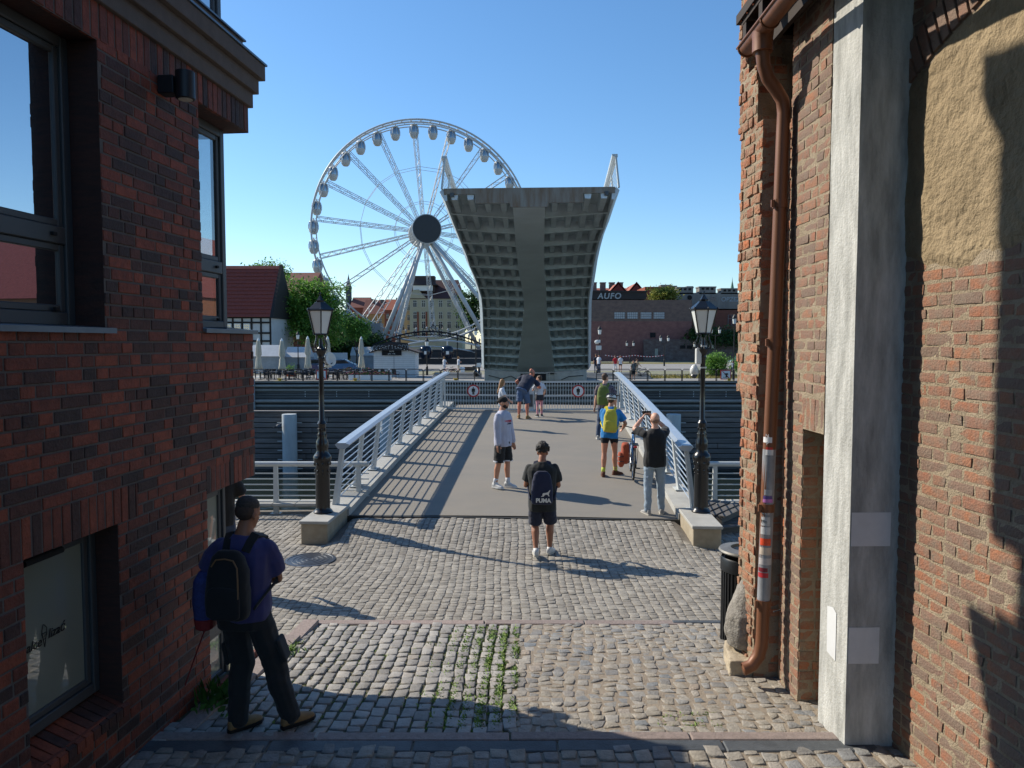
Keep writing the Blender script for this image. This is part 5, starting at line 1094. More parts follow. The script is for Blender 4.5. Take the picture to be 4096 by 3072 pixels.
# cafe tables, chairs
def chair_proto():
    t=thing('cafe_chair','','chair'); CM=mat('charcoal rattan','24262a',.7,var=.2,vs=9)
    m=MB(); m.box((0,0,.44),(.5,.48,.06),bev=.01); m.build('seat',CM,t); m=MB(); m.prism([(-.25,.2,.46),(.25,.2,.46),(.25,.28,.88),(-.25,.28,.88)],(0,.04,0)); m.build('backrest',CM,t)
    for x in(-.22,.22):
        for y in(-.2,.2): m=MB(); m.tube([(x,y,0),(x,y,.44)],.02,5); m.build('leg',CM,t)
        m=MB(); m.tube([(x*1.1,-.2,.44),(x*1.1,-.2,.66),(x*1.1,.24,.68)],.022,5); m.build('armrest',CM,t)
    return t
def table_proto():
    t=thing('cafe_table','','table'); m=MB(); m.box((0,0,.73),(.75,.75,.04),bev=.01); m.build('tabletop',mat('grey table top','5a5c60',.5,var=.1),t); m=MB(); m.lathe([(0,0),(.25,0),(.25,.03),(.04,.06),(.04,.71),(0,.71)],10); m.build('pedestal',IRON,t); return t
cp_,tp=chair_proto(),table_proto(); first=[1,1]; rr=random.Random(5); marks=['the first parasol','the second parasol','the third parasol','the lamp post','the striped planters','the kiosk door']
k=0
for row,(D,n) in enumerate(((69.5,9),(72.2,8))):
    for i in range(n):
        px=1040+i*58+row*25+rr.uniform(-8,8)
        if px>1490: continue
        x=X(px,D); t=tp if first[0] else copytree(tp); first[0]=0; t.location=(x,D,0); t['label']='grey cafe table on the far quay among charcoal chairs'; t['group']='cafe tables on the far quay'
        for dx,dy,rz in((-.72,rr.uniform(-.15,.15),R(90)),(.72,rr.uniform(-.15,.15),R(-90)),(rr.uniform(-.1,.1),.75,0)):
            c=cp_ if first[1] else copytree(cp_); first[1]=0; c.location=(x+dx,D+dy,0); c.rotation_euler.z=rz+rr.uniform(-.4,.4); c['label']='charcoal cafe chair set around a grey table on the far quay'; c['group']='cafe chairs on the far quay'
for px,lab in((1512,'charcoal chair left of the kiosk door'),(1538,'charcoal chair under the kiosk menu board'),(1583,'charcoal chair right of the kiosk door')):
    c=copytree(cp_); c.location=(X(px,71.5),71.5,0); c.rotation_euler.z=2.6; c['label']=lab
FLOW=mat('flower mix','a03a55',.7,isl=[(0,'3c6a2a'),(.5,'4a7a30'),(.6,'b03a5a'),(.8,'d59ab0'),(1,'c8324a')])
for px,D,lab in((1415,69,'white planter box of pink flowers leftmost on the quay'),(1462,69,'white planter box of pink flowers second from left'),(1505,69,'white planter box of pink flowers in front of the kiosk corner'),(1545,69,'white planter box of pink flowers before the kiosk door'),(1395,79,'planter of red flowers behind the cafe tables'),(1475,79,'planter of red flowers beside the kiosk wall'),(1165,76,'green plant stand with orange tub behind the second parasol')):
    t=thing('planter',lab,'planter',(X(px,D),D,0)); m=MB(); m.box((0,0,.25),(.95,.35,.5),bev=.02); m.build('box',WH if 'white' in lab else mat('orange tub','b5582a',.7) if 'orange' in lab else IRON,t); m=MB()
    for q in range(260):
        p=V((rr.gauss(0,.28),rr.gauss(0,.1),.5+abs(rr.gauss(0,.13))*(2.6 if 'green' in lab else 1))); a=V((rr.gauss(0,1),rr.gauss(0,1),rr.gauss(0,1))).normalized()*.06; b=a.cross(V((.3,.5,1))).normalized()*.05; m.q(p-a,p+b,p+a,p-b)
    m.build('flowers',FLOW if 'green' not in lab else LEAVES[0],t,fix=False)
# hoop fences, bollards, signs on the far edge
def hoops(label,p0,p1,step=1.55):
    D=67.5; x=X(p0,D); x1=X(p1,D); t=thing('hoop_fence',label,'fence',(x,D,0)); n=int((x1-x)/step)
    for i in range(n): a=i*step; m=MB(); m.tube([(a+.03,0,0),(a+.03,0,.95),(a+.12,0,1.05),(a+step-.15,0,1.05),(a+step-.06,0,.95),(a+step-.06,0,0)],.035,6); m.tube([(a+.03,0,.55),(a+step-.06,0,.55)],.02,5); m.build('hoop',IRON,t)
hoops('black hoop fence along the far quay edge left of the bridge leaf',1005,1925); hoops('black hoop fence along the far quay edge right of the bridge leaf',2385,3040)
YEL=mat('yellow mooring paint','c09a2a',.5,var=.1)
for px,lab in((1118,'yellow mooring bollard below the second parasol'),(1420,'yellow mooring bollard below the flower planters'),(1822,'yellow hoop bollard left of the bridge leaf'),(2918,'yellow mooring bollard under the right no mooring sign')):
    t=thing('bollard',lab,'bollard',(X(px,67.15),67.15,0)); m=MB(); m.lathe([(0,0),(.14,0),(.12,.12),(.22,.16),(.22,.24),(0,.26)],12); m.build('head',YEL,t); m=MB(); m.box((0,0,.02),(.8,.3,.04)); m.build('base',YEL,t)
for px,lab in((1285,'square red framed no mooring board partly behind the left lamp post'),(2904,'square red framed no mooring board on the right far quay')):
    t=thing('mooring_sign',lab,'sign',(X(px,67.2),67.2,Zp(1499,67.2))); m=MB(); m.box((0,0,0),(.95,.04,.85)); m.build('board',RED,t); m=MB(); m.box((0,-.024,0),(.78,.012,.69)); m.build('field',WH,t); m=MB(); m.prism([(-.37,-.037,.33),(-.28,-.037,.33),(.37,-.037,-.33),(.28,-.037,-.33)],(0,.006,0)); m.build('slash',RED,t); m=MB(); m.lathe([(0,-.2),(.07,-.2),(.06,0),(.16,.02),(.16,.12),(0,.16)],10,(.05,-.035,0)); m.box((.0,-.035,-.22),(.5,.01,.05)); m.build('bollard_mark',BK,t)
# small lamps
def small_lamp(px,y0,D,label,double=False,z0=0,group=None):
    t=thing('street_lamp',label,'street lamp',(X(px,D),D,z0)); H=Zp(y0,D)-z0; hs=[(-.55),(.55)] if double else [0]
    m=MB(); m.lathe([(0,0),(.13,0),(.12,.9),(.06,1.0),(.05,H-1.1),(0,H-1.1)],10)
    if double: m.tube([(-.55,0,H-.9),(-.5,0,H-1.15),(0,0,H-1.2),(.5,0,H-1.15),(.55,0,H-.9)],.04,6)
    m.build('post',IRON,t)
    for x in hs: m=MB(); m.lathe([(0,H-.9),(.14,H-.88),(.19,H-.4),(0,H-.4)],8,(x,0,0)); m.build('pane',MILK,t); m=MB(); m.lathe([(.22,H-.42),(.2,H-.3),(.08,H-.1),(.03,H),(0,H)],8,(x,0,0)); m.build('lantern_roof',IRON,t)
for a in((1193,1325,86,'thin black lamp among the parasols under the big tree'),(1708,1350,79,'thin black lamp in front of the boarding arch'),(1903,1308,82,'thin black lamp beside the left edge of the bridge leaf'),(2398,1303,78,'thin black lamp with grey boxes beside the right edge of the leaf'),(2935,1257,70,'tall thin black lamp nearest the worn brick corner'),(1075,1330,95,'thin black lamp under the half timbered eaves')): small_lamp(*a)
for a in((2657,1340,110,'two headed black lamp before the low dark wall'),(2520,1362,125,'two headed black lamp before the red warehouse wall'),(2860,1306,100,'two headed black lamp behind the round green bush'),(2790,1366,126,'two headed black lamp far behind the right lantern post')): small_lamp(*a,double=True)
t=thing('camera_box','pale camera housings fixed on the thin lamp right of the leaf','camera',(X(2390,78),77.8,0)); m=MB(); m.ell((-.1,0,Zp(1368,78)),(.25,.2,.22),10,6); m.box((.1,0,Zp(1365,78)),(.3,.25,.3)); m.build('housing',WHITE,t); m=MB(); m.box((.1,.05,Zp(1391,78)),(.55,.1,.45)); m.build('panel',STEEL,t)
t=thing('barrier_tape','red and white barrier tape sagging before the warehouse','tape',(0,0,0)); D=112
for i in range(40):
    f=i/40; g=(i+1)/40; P=lambda f:V((X(2420+f*235,D),D,Zp(1422+6*math.sin(PI*(f*2%1)),D))); m=MB(); a=P(f);b=P(g); m.q(a,b,b+V((0,0,.09)),a+V((0,0,.09))); m.build('stripe',RED if i%2 else WH,t)
# cars, bench, scooter
def car(px,D,rz,col,label):
    t=thing('parked_car',label,'car',(X(px,D),D,0),rz); cm=mat('car paint '+col,col,.25,.3,coat=.6)
    m=MB(); prof=[(-2.1,.3),(-2.15,.75),(-1.9,.95),(-1.45,1.0),(-.9,1.5),(.9,1.55),(1.65,1.1),(2.1,.95),(2.15,.4),(2.1,.3)]
    rings=[[V((x,y,z if z<1.05 else z)) for x,z in prof] for y in(-.85,.85)]; m.loft([[V((x*.985,-.88,z)) for x,z in prof],[V((x,-.8*(.85 if False else 1),z)) for x,z in prof],[V((x,.8,z)) for x,z in prof],[V((x*.985,.88,z)) for x,z in prof]]); m.build('body',cm,t,True,ang=35)
    for s in(-1,1): m=MB(); m.prism([(-1.25,s*.885,1.02),(-.8,s*.885,1.42),(.85,s*.885,1.46),(1.4,s*.885,1.08)],(0,s*.01,0)); m.build('side_window',mat('dark window glass','222a33',.08),t)
    m=MB(); m.prism([(-1.5,-.7,1.02),(-.95,-.65,1.49),(-.95,.65,1.49),(-1.5,.7,1.02)],(-.02,0,.02)); m.build('windscreen',mat('dark window glass',''),t)
    for x in(-1.35,1.35):
        for s in(-1,1):
            m=MB(); m.lathe([(.2,-.1),(.34,-.1),(.34,.1),(.2,.1)],16,(x,s*.82,.34),MX.Rotation(PI/2,3,'X')); w_=m.build('wheel',mat('tyre rubber','131315',.8),t); m=MB(); m.lathe([(0,-.08),(.21,-.09),(.21,.09),(0,.08)],12,(x,s*.84,.34),MX.Rotation(PI/2,3,'X')); m.build('rim',STEEL,w_)
        m=MB(); m.box((x*1.56,.62,.78),(.08,.35,.14)); m.build('headlight',WH,t); m=MB(); m.box((x*1.56,-.62,.78),(.08,.35,.14)); m.build('headlight',WH,t)
car(1275,88,.15,'274a74','blue parked car half hidden left of the lamp post'); car(1352,86,.1,'2f5d8c','blue parked car showing right of the lamp post'); car(2975,104,.1,'a9adb0','silver parked car behind the right bush'); car(1560,128,.0,'c8c8c8','white parked van like car behind the kiosk roof')
t=thing('park_bench','brown park bench beside the left side of the leaf','bench',(X(1872,77),77,0)); WD=mat('brown bench wood','54402f',.8,var=.2)
m=MB(); m.box((0,0,.45),(1.6,.45,.05)); m.build('seat',WD,t); m=MB(); m.box((0,.24,.75),(1.6,.05,.4)); m.build('backrest',WD,t)
for x in(-.7,.7): m=MB(); m.box((x,0,.22),(.06,.42,.44)); m.build('leg',IRON,t)
t=thing('litter_post','short pale post standing between the two women and the bench','post',(X(1850,76),76,0)); m=MB(); m.lathe([(0,0),(.22,0),(.22,.75),(.26,.8),(.2,.95),(0,.98)],12); m.build('post',WH,t)
t=thing('scooter','dark parked motor scooter with pale screen left of the leaf root','scooter',(X(1908,72),72,0),R(75)); SCM=mat('scooter black','1b1c1f',.3,coat=.4)
m=MB(); m.loft([[V((x,-w_,z)),V((x,w_,z)),V((x,w_*.7,z2)),V((x,-w_*.7,z2))] for x,w_,z,z2 in((-.8,.1,.5,.75),(-.4,.2,.35,.85),(.1,.18,.25,.5),(.4,.2,.25,.5),(.62,.16,.5,1.05),(.75,.1,.6,1.0))]); m.build('body',SCM,t,True)
for x in(-.62,.68): m=MB(); m.tube([V((x+.23*math.cos(k*PI/8),0,.27+.23*math.sin(k*PI/8))) for k in range(16)],.06,6,close=True); m.build('wheel',mat('tyre rubber',''),t)
m=MB(); m.box((.6,0,1.25),(.04,.4,.45)); m.build('screen',WHITE,t); m=MB(); m.tube([(.5,-.32,1.08),(.58,0,1.05),(.5,.32,1.08)],.025,6); m.build('handlebar',IRON,t); m=MB(); m.box((-.75,0,1.05),(.4,.4,.35),bev=.05); m.build('top_box',SCM,t)
# pallets and bin on the near quay, right
def pallet(p,rz,label):
    t=thing('wooden_pallet',label,'pallet',p,rz); WP=mat('grey weathered pallet wood','5d5a57',.85,var=.25,vs=4,streak=(.6,3,3),bump=.3)
    for k in range(5): m=MB(); m.box((0,-.4+k*.2,.135),(1.2,.14,.022)); m.build('slat',WP,t)
    for y in(-.35,0,.35): m=MB(); m.box((0,y,.06),(1.2,.1,.1)); m.build('stringer',WP,t)
    return t
pallet((X(2858,13.3)+.1,13.55,.31),.9,'weathered wooden pallet lying uppermost behind the right plinth'); pallet((X(2905,13.2)+.15,13.2,.17),.35,'weathered wooden pallet below and right of the other pallet'); pallet((X(2905,13.2)+.18,13.2,.02+.0),.37,'dark wooden pallet at the bottom of the pile')
BN=thing('litter_bin','black ribbed litter bin with pale ring lid at the worn brick corner','litter bin',(2.37,7.52,.36)); BN.scale=(.92,.92,.9)
m=MB(); m.lathe([(.0,0),(.235,0),(.235,1.0),(.22,1.0),(.22,.1),(0,.1)],32); m.build('barrel',mat('bin inner black','131415',.6),BN)
m=MB()
for k in range(36): a=k*PI/18; m.box((.242*math.cos(a),.242*math.sin(a),.47),(.02,.022,.8),rz=a)
m.build('ribs',BLKR,BN)
m=MB(); m.lathe([(.25,.86),(.262,.87),(.262,1.0),(.25,1.02)],32); m.build('band',BLKR,BN,True,ang=40); m=MB(); m.lathe([(.235,0.0),(.258,0),(.258,.07),(.235,.07)],32); m.build('band',BLKR,BN,True,ang=40)
m=MB(); m.lathe([(.15,1.09),(.275,1.075),(.285,1.09),(.275,1.11),(.155,1.125)],32); m.build('lid_ring',mat('worn galvanised lid','7d7a74',.5,.5,var=.25,vs=9),BN,True,ang=40)
for a in(0,2.1,4.2): m=MB(); m.tube([(.23*math.cos(a),.23*math.sin(a),.98),(.23*math.cos(a),.23*math.sin(a),1.08)],.012,6); m.build('lid_bracket',IRON,BN)
# ---------- people
SKIN=mat('light tanned skin','b98468',.55,var=.06,vs=14); SKIN2=mat('brown tanned skin','96644a',.55,var=.06,vs=14); SKINP=mat('pale skin','c99a82',.55,var=.05,vs=14); SKINS=mat('sunburnt skin','bb6f55',.55,var=.1,vs=10)
def cloth(n,c,**k): return mat('cloth '+n,c,.88,**dict(dict(var=.08,vs=6,bump=.12,bs=160,sheen=.1),**k))
def ik(a,t,l1,l2,pole):
    d=t-a; L=min(d.length,(l1+l2)*.999); u=d.normalized(); c=(l1*l1+L*L-l2*l2)/(2*l1*L); c=max(-1,min(1,c)); pv=pole-u*pole.dot(u); pv=pv.normalized() if pv.length>1e-4 else perp(u)[0]
    return a+u*(l1*c)+pv*(l1*math.sqrt(max(0,1-c*c))), a+u*L
def ringv(c,x,y,rx,ry,n=14,p=2.4):
    o=[]
    for i in range(n):
        a=2*PI*i/n; ca,sa=math.cos(a),math.sin(a); o.append(c+x*rx*math.copysign(abs(ca)**(2/p),ca)+y*ry*math.copysign(abs(sa)**(2/p),sa))
    return o
def limb(m,pts,rs,n=10):
    m.tube(pts,rs,n); m.ell(pts[0],(rs[0],)*3,8,6); m.ell(pts[-1],(rs[-1],)*3,8,6)
class Pose: pass
def person(label,loc,rz,H,skin=SKIN,lean=0,side=0,twist=0,head=(0,0),hL=None,hR=None,pL=(-.5,-.6,-.2),pR=(.5,-.6,-.2),fL=(-.11,0,.1),fR=(.11,0,-.1),drop=.0,fat=1,shirt=None,sleeve='short',hem=-.10,legs=None,legkind='trousers',shoe=None,sole=None,sock=None,hair=None,hairkind='short',face=False,beard=None,vox=.011,shoulder=1,cat='person',hipx=0,belt=None,lw=1,fing=True,curl=.6,child=False,heel=(0,0),logo=None):
    P=Pose(); t=thing('person',label,cat,loc,rz); k=H/1.78; t.scale=(k,k,k); hs=1.0 if not child else 1.22
    hip=V((hipx,0,.952-drop)); Sx=V((math.sin(side),math.sin(lean)*math.cos(side),math.cos(lean)*math.cos(side))).normalized()
    Rv=V((math.cos(twist),math.sin(twist),0)); Rv=(Rv-Sx*Rv.dot(Sx)).normalized(); Fv=Sx.cross(Rv); P.hip,P.S,P.R,P.F=hip,Sx,Rv,Fv
    SR=V((1,0,0)); 
    def sp(d): return hip+Sx*d
    sh={s:sp(.465)+Rv*s*.172*shoulder*fat**.6 for s in(-1,1)}; neck=sp(.565)
    hy,hp=head; hd=MX.Rotation(hy,3,'Z')@MX.Rotation(hp,3,'X'); base=MX((Rv,V((-Rv.y,Rv.x,0)),UP)).transposed(); Hm=base@hd; hc=neck+(Sx*.6+UP*.4)*.09+Hm@V((0,.02,.065)); P.hc,P.Hm=hc,Hm
    hands={}; arms={}
    for s,h,pole in((-1,hL,pL),(1,hR,pR)):
        h=V(h) if h else V((s*.26,.04,.80)); el,wr=ik(sh[s],h,.29,.26,base@V(pole)); arms[s]=(sh[s],el,wr); hands[s]=wr
    P.hands=hands; P.arms=arms
    lg={}
    for i,(s,f) in enumerate(((-1,fL),(1,fR))):
        hj=hip+Rv*s*.088*fat**.4+V((0,0,-.02)); an=V((f[0],f[1],.085+heel[i]*.1)); d=V((math.sin(-f[2]),math.cos(f[2]),0)); kn,an=ik(hj,an,.425,.425,d*.5+V((s*.06,.6,0))); lg[s]=(hj,kn,an,d)
    P.lg=lg
    b=MB(); torso=[(-.12,.13,.10),(-.05,.160,.115),(.05,.165,.115),(.17,.150,.105),(.33,.172,.118),(.43,.176,.108),(.485,.155,.092),(.525,.105,.076),(.55,.07,.066),(.60,.058,.06),(.66,.054,.058)]
    b.loft([ringv(sp(d),Rv,Fv,rx*fat*(shoulder if .2<d<.52 else 1),ry*fat) for d,rx,ry in torso[:-2]]+[ringv(sp(.60),Rv,Fv,.058,.06),ringv(hc-Hm@V((0,.0,.05)),Rv,Fv,.055,.057)])
    for s in(-1,1):
        a,e,w_=arms[s]; limb(b,[a,a.lerp(e,.4),e],[.046*fat**.4,.049*fat**.4,.041]); limb(b,[e,e.lerp(w_,.35),w_],[.042,.043*fat**.3,.028])
        # hand: palm, four fingers of unequal length, thumb from the side of the palm
        d=(w_-e).normalized(); sd=(Hm@V((1,0,0))*s).cross(d); sd=sd.normalized() if sd.length>.1 else perp(d)[0]; flat=sd.cross(d).normalized(); flat=flat if flat.dot(Rv*-s)>0 else -flat; sd=d.cross(flat)
        pc=w_+d*.05; Mp=MX((sd,flat,d)).transposed(); b.ell(pc,(.040,.017,.056),10,6,Mp)
        if fing:
            for q,(o,l) in enumerate(((-.029,.058),(-.0095,.068),(.0105,.064),(.029,.05))):
                p0=w_+d*.092+sd*o; dd=(d*math.cos(curl*.5)+flat*math.sin(curl*.5)); p1=p0+dd*l*.55; dd=(d*math.cos(curl*1.5)+flat*math.sin(curl*1.5)); p2=p1+dd*l*.55; b.tube([w_+d*.07+sd*o,p0,p1,p2],[.0115,.011,.0105,.0085],6)
            b.tube([w_+d*.025+sd*.025*1,w_+d*.055+sd*.05+flat*.012,w_+d*.085+sd*.052+flat*.024],[.014,.012,.010],6)
        hj,kn,an,dr=lg[s]; limb(b,[hj,hj.lerp(kn,.45),kn],[.088*fat**.6,.078*fat**.6,.055*fat**.3]); bk=-dr*.014; limb(b,[kn,kn.lerp(an,.32)+bk,an.lerp(kn,.15),an],[.053*fat**.3,.060*fat**.3,.040,.036]); limb(b,[an+V((0,0,-.03)),an+dr*.12+V((0,0,-.05))],[.036,.03])
    E_=lambda o,r: b.ell(hc+Hm@V(o)*hs,tuple(x*hs for x in r),14,10,Hm)
    E_((0,-.012,.03),(.077,.097,.092));E_((0,.022,-.03),(.064,.072,.078));E_((0,.04,-.078),(.046,.05,.038));E_((0,.078,.012),(.05,.017,.012));E_((0,.092,-.008),(.011,.016,.02));E_((0,.100,-.026),(.017,.019,.014));E_((0,.088,-.058),(.026,.014,.012))
    for s in(-1,1): E_((s*.079,-.008,-.012),(.011,.022,.034))
    body=fuse(b,'body',skin,t,vox,3)
    if face:
        for s in(-1,1): m=MB(); m.ell(hc+Hm@V((s*.031,.082,-.004))*hs,(.014,.009,.009),8,6,Hm); e=m.build('eye',mat('eye white','cfcac2',.3),t,True); m=MB(); m.ell(hc+Hm@V((s*.031,.0885,-.004))*hs,(.0075,.004,.0075),8,6,Hm); m.build('iris',mat('dark iris','1e1510',.3),e); m=MB(); m.ell(hc+Hm@V((s*.032,.088,.018))*hs,(.02,.008,.005),8,5,Hm); m.build('eyebrow',hair or mat('dark brow','2a1d16',.9),t)
        m=MB(); m.ell(hc+Hm@V((0,.099,-.062))*hs,(.022,.008,.006),8,5,Hm); m.build('mouth',mat('lip colour','9a5a4e',.5),t)
    if beard:
        m=MB(); 
        for o,r in(((0,.042,-.084),(.051,.054,.036)),((.045,.025,-.06),(.02,.045,.04)),((-.045,.025,-.06),(.02,.045,.04)),((0,.094,-.048),(.03,.01,.006))): m.ell(hc+Hm@V(o),r,10,8,Hm)
        fuse(m,'beard',beard,t,.008,2,.003,60)
    if hair:
        m=MB(); W=dict(fade=(.002,70),short=(.003,60),bald=(.001,40),curly=(.010,48),long=(.006,18),bun=(.004,30),cap=(.001,5))[hairkind]
        if hairkind=='bald':
            m.ell(hc+Hm@V((0,-.03,-.005)),(.0795,.082,.06),12,8,Hm)
        elif hairkind=='cap':
            m.ell(hc+Hm@V((0,-.014,.045))*hs,(.085,.104,.085),14,10,Hm); m.box(hc+Hm@V((0,-.12,.02)),(.12,.08,.02),M=Hm)
        else:
            if hairkind=='fade':
                q=MB(); q.ell(hc+Hm@V((0,-.033,.014)),(.0805,.081,.075),12,8,Hm); fuse(q,'stubble',mat('dark faded stubble','42332b',.85,var=.25,vs=60),t,.009,2)
            top=.10 if hairkind!='curly' else .115
            m.ell(hc+Hm@V((0,-.022,.062 if hairkind=='fade' else .05))*hs,(.080*hs if hairkind=='fade' else .084*hs,.095*hs,.07*hs if hairkind=='fade' else .083*hs),14,10,Hm); hairkind!='fade' and m.ell(hc+Hm@V((0,-.045,.008 if hairkind=='curly' else -.0))*hs,(.076*hs,.066*hs,(.05 if hairkind=='curly' else .066)*hs),12,8,Hm)
            if hairkind=='curly':
                rr=random.Random(3)
                for i in range(64): d=V((rr.gauss(0,1),rr.gauss(-.3,1),abs(rr.gauss(.5,.6)))).normalized(); m.ell(hc+Hm@V((d.x*.082,d.y*.095-.02,.045+d.z*.11)),(.034,.034,.034),7,5)
            if hairkind=='long':
                m.loft([ringv(hc+Hm@V((0,-.055,z))*hs,Hm@V((1,0,0)),Hm@V((0,1,0)),a,c_) for z,a,c_ in((.02,.08,.06),(-.08,.085,.055),(-.2,.09,.04),(-.33,.075,.035),(-.43,.04,.02))])
                for s in(-1,1): m.loft([ringv(hc+Hm@V((s*.074,-.01,z))*hs,Hm@V((1,0,0)),Hm@V((0,1,0)),a,c_) for z,a,c_ in((.03,.02,.06),(-.08,.025,.05),(-.2,.03,.04),(-.3,.015,.02))])
            if hairkind=='bun':
                for s in(-1,1): m.ell(hc+Hm@V((s*.06,-.06,.10))*hs,(.035,.035,.035),8,6)
        fuse(m,'cap' if hairkind=='cap' else 'hair',hair,t,.007 if hairkind=='curly' else min(vox,.011),1 if hairkind=='curly' else 2,W[0],W[1],2)
    if shirt:
        m=MB(); gf=1.0; L_=[(hem,.178,.132),(hem+.07,.182,.135),(.06,.182,.132),(.17,.172,.126),(.33,.190,.134),(.43,.196,.126),(.485,.178,.110),(.525,.128,.094),(.553,.086,.08),(.568,.072,.072)]
        L_=[q for q in L_ if q[0]>=hem]
        m.loft([ringv(sp(d),Rv,Fv,rx*fat*(shoulder if .2<d<.52 else 1),ry*fat*1.02) for d,rx,ry in L_])
        for s in(-1,1):
            a,e,w_=arms[s]
            if sleeve=='short': limb(m,[a,a.lerp(e,.3),a.lerp(e,.45)],[.064*fat**.4,.074*fat**.4,.077*fat**.4]); m.tube([a.lerp(e,.3),a.lerp(e,.74)],[.078*fat**.4,.079*fat**.4],12)
            elif sleeve=='long': limb(m,[a,a.lerp(e,.3),e],[.066*fat**.4,.078,.070]); limb(m,[e,e.lerp(w_,.5),e.lerp(w_,.9)],[.068,.062,.05]); m.tube([e.lerp(w_,.9),e.lerp(w_,.98)],[.042,.04],10)
        so_=fuse(m,'shirt',shirt,t,vox,3,.010 if vox<.02 else 0,8,H*7,.6); P.shirt=so_
    if legs:
        m=MB(); m.loft([ringv(sp(d),Rv,Fv,rx*fat,ry*fat) for d,rx,ry in((-.13,.155,.118),(-.06,.172,.128),(.04,.168,.122),(.09,.160,.118))])
        for s in(-1,1):
            hj,kn,an,dr=lg[s]
            if legkind=='shorts':
                e=hj.lerp(kn,.98); m.tube([hj+V((0,0,.05)),hj.lerp(kn,.5),e],[.098*fat**.6*lw,.098*fat**.6*lw,.098*fat**.5*lw],14)
            elif legkind=='short': m.tube([hj+V((0,0,.05)),hj.lerp(kn,.48)],[.096*fat**.6,.084*fat**.6],14)
            elif legkind=='skirt': m.tube([hj+V((0,0,.06)),hj.lerp(kn,.5)],[.10,.13],14)
            else:
                q=.085*lw if legkind=='loose' else .058*lw; q2=.075*lw if legkind=='loose' else .05*lw; limb(m,[hj+V((0,0,.03)),hj.lerp(kn,.45),kn],[.098*fat**.6,.088*fat**.5*(1.08 if legkind=='loose' else 1),q+.006]); limb(m,[kn,kn.lerp(an,.5)-dr*.012,an+V((0,0,.0))],[q+.006,q,q2])
        P.legm=fuse(m,'trousers' if legkind in('trousers','loose') else 'skirt' if legkind=='skirt' else 'shorts',legs,t,vox,3,.011 if vox<.02 else 0,7,H*3,1.5)
    if shoe:
        for s in(-1,1):
            hj,kn,an,dr=lg[s]; sd=V((dr.y,-dr.x,0)); g=an-V((0,0,.085)); m=MB(); up=dr*(.0)
            L_=[(-.075,.026,.035,.045),(-.06,.036,.05,.06),(.0,.04,.065,.07),(.06,.043,.045,.045),(.12,.046,.034,.034),(.17,.038,.026,.028),(.195,.02,.02,.02)]
            m.loft([ringv(g+dr*y+V((0,0,z)),sd,UP,rx,rz_,12) for y,rx,rz_,z in L_]); m.tube([g+V((0,0,.06)),g+V((0,0,.115))],[.046,.045],12)
            sh_=fuse(m,'shoe',shoe,t,min(vox,.010) if vox<.02 else vox,2)
            m=MB(); m.loft([[g+dr*y+sd*x*f+V((0,0,z)) for y,x in((-.085,.0),(-.075,.032),(0,.042),(.1,.052),(.17,.045),(.205,.012),(.205,-.012),(.17,-.045),(.1,-.048),(0,-.042),(-.075,-.032))] for z,f in((0.0,.97),(.022,1.0),(.026,.97))]); m.build('sole',sole or shoe,sh_)
            if sock: m=MB(); m.tube([an+V((0,0,.0)),an+V((0,0,.06)),an.lerp(kn,.26)],[.045,.043,.046],12); m.build('sock',sock,t,True)
    P.t=t; P.k=k; return P
def worn(P,name,label,cat):
    t=thing(name,label,cat,tuple(P.t.location),P.t.rotation_euler.z); t.scale=P.t.scale; return t
def backpack(P,label,m_,strapm,w_=.15,h=.44,dep=.13,z0=.04,pocket=True,fat=1,trim=None,off=0,name='backpack'):
    t=worn(P,name,label,'backpack'); sp=lambda d:P.hip+P.S*d; b=MB(); back=-P.F*(.125*fat+dep/2+.01)+P.R*off
    rings=[]
    for f,sx,sy in((0,.7,.6),(.03,.92,.9),(.12,1,1.05),(.4,1.0,1.1),(.7,.93,.95),(.9,.75,.72),(.98,.5,.45),(1.0,.3,.3)): rings.append(ringv(sp(z0+h*f)+back,P.R,P.F,w_*sx,dep/2*sy,20,3.2))
    b.loft(rings); fuse(b,'bag',m_,t,.012,3,.006,10,3)
    if pocket:
        b=MB(); b.loft([ringv(sp(z0+h*f)+back-P.F*(dep*.5),P.R,P.F,w_*sx,.03*sx,16,3.2) for f,sx in((.03,.5),(.08,.8),(.3,.82),(.45,.75),(.5,.5))]); fuse(b,'pocket',m_,t,.012,2,.004,12)
    for s in(-1,1):
        A=sp(z0+h*.93)+P.R*s*.075-P.F*(.11*fat); T=sp(.535)+P.R*s*.10-P.F*.03; Fr=sp(.44)+P.R*s*.125+P.F*(.135*fat); Lo=sp(.2)+P.R*s*.165*fat+P.F*.07*fat; En=sp(z0+.08)+P.R*s*.14*fat-P.F*(.12*fat)
        b=MB(); pts=[A,A.lerp(T,.5)+UP*.025,T+UP*.035,T.lerp(Fr,.5)+UP*.05+P.F*.03,Fr,Lo+P.R*s*.015,En]; 
        for p,q in zip(pts,pts[1:]):
            b.bar(p,q+(q-p)*.08,.062,.016,(P.R*s+UP*.2).cross(q-p) if False else ((p+q)/2-(P.hip+P.S*.3)))
        b.build('strap',strapm,t)
    if trim:
        b=MB(); b.tube([sp(z0+h*f)+back-P.F*dep*.52*g+P.R*w_*x for f,g,x in((.35,1.08,.72),(.6,1.0,.68),(.78,.85,.6),(.88,.8,.4),(.9,.8,0),(.88,.8,-.4),(.78,.85,-.6))],.006,5); b.build('zip',trim,t)
    P.bag=(sp,back,z0,h,dep,w_); return t
def phone(P,s,label,off=(0,.05,.03),rot=0.4,m_=None):
    t=worn(P,'phone',label,'phone'); p=P.hands[s]+(P.arms[s][2]-P.arms[s][1]).normalized()*.09+V(off); b=MB(); b.box(p,(.075,.012,.15),M=MX.Rotation(rot,3,'X'),bev=.004); b.build('body',m_ or BK,t); return t
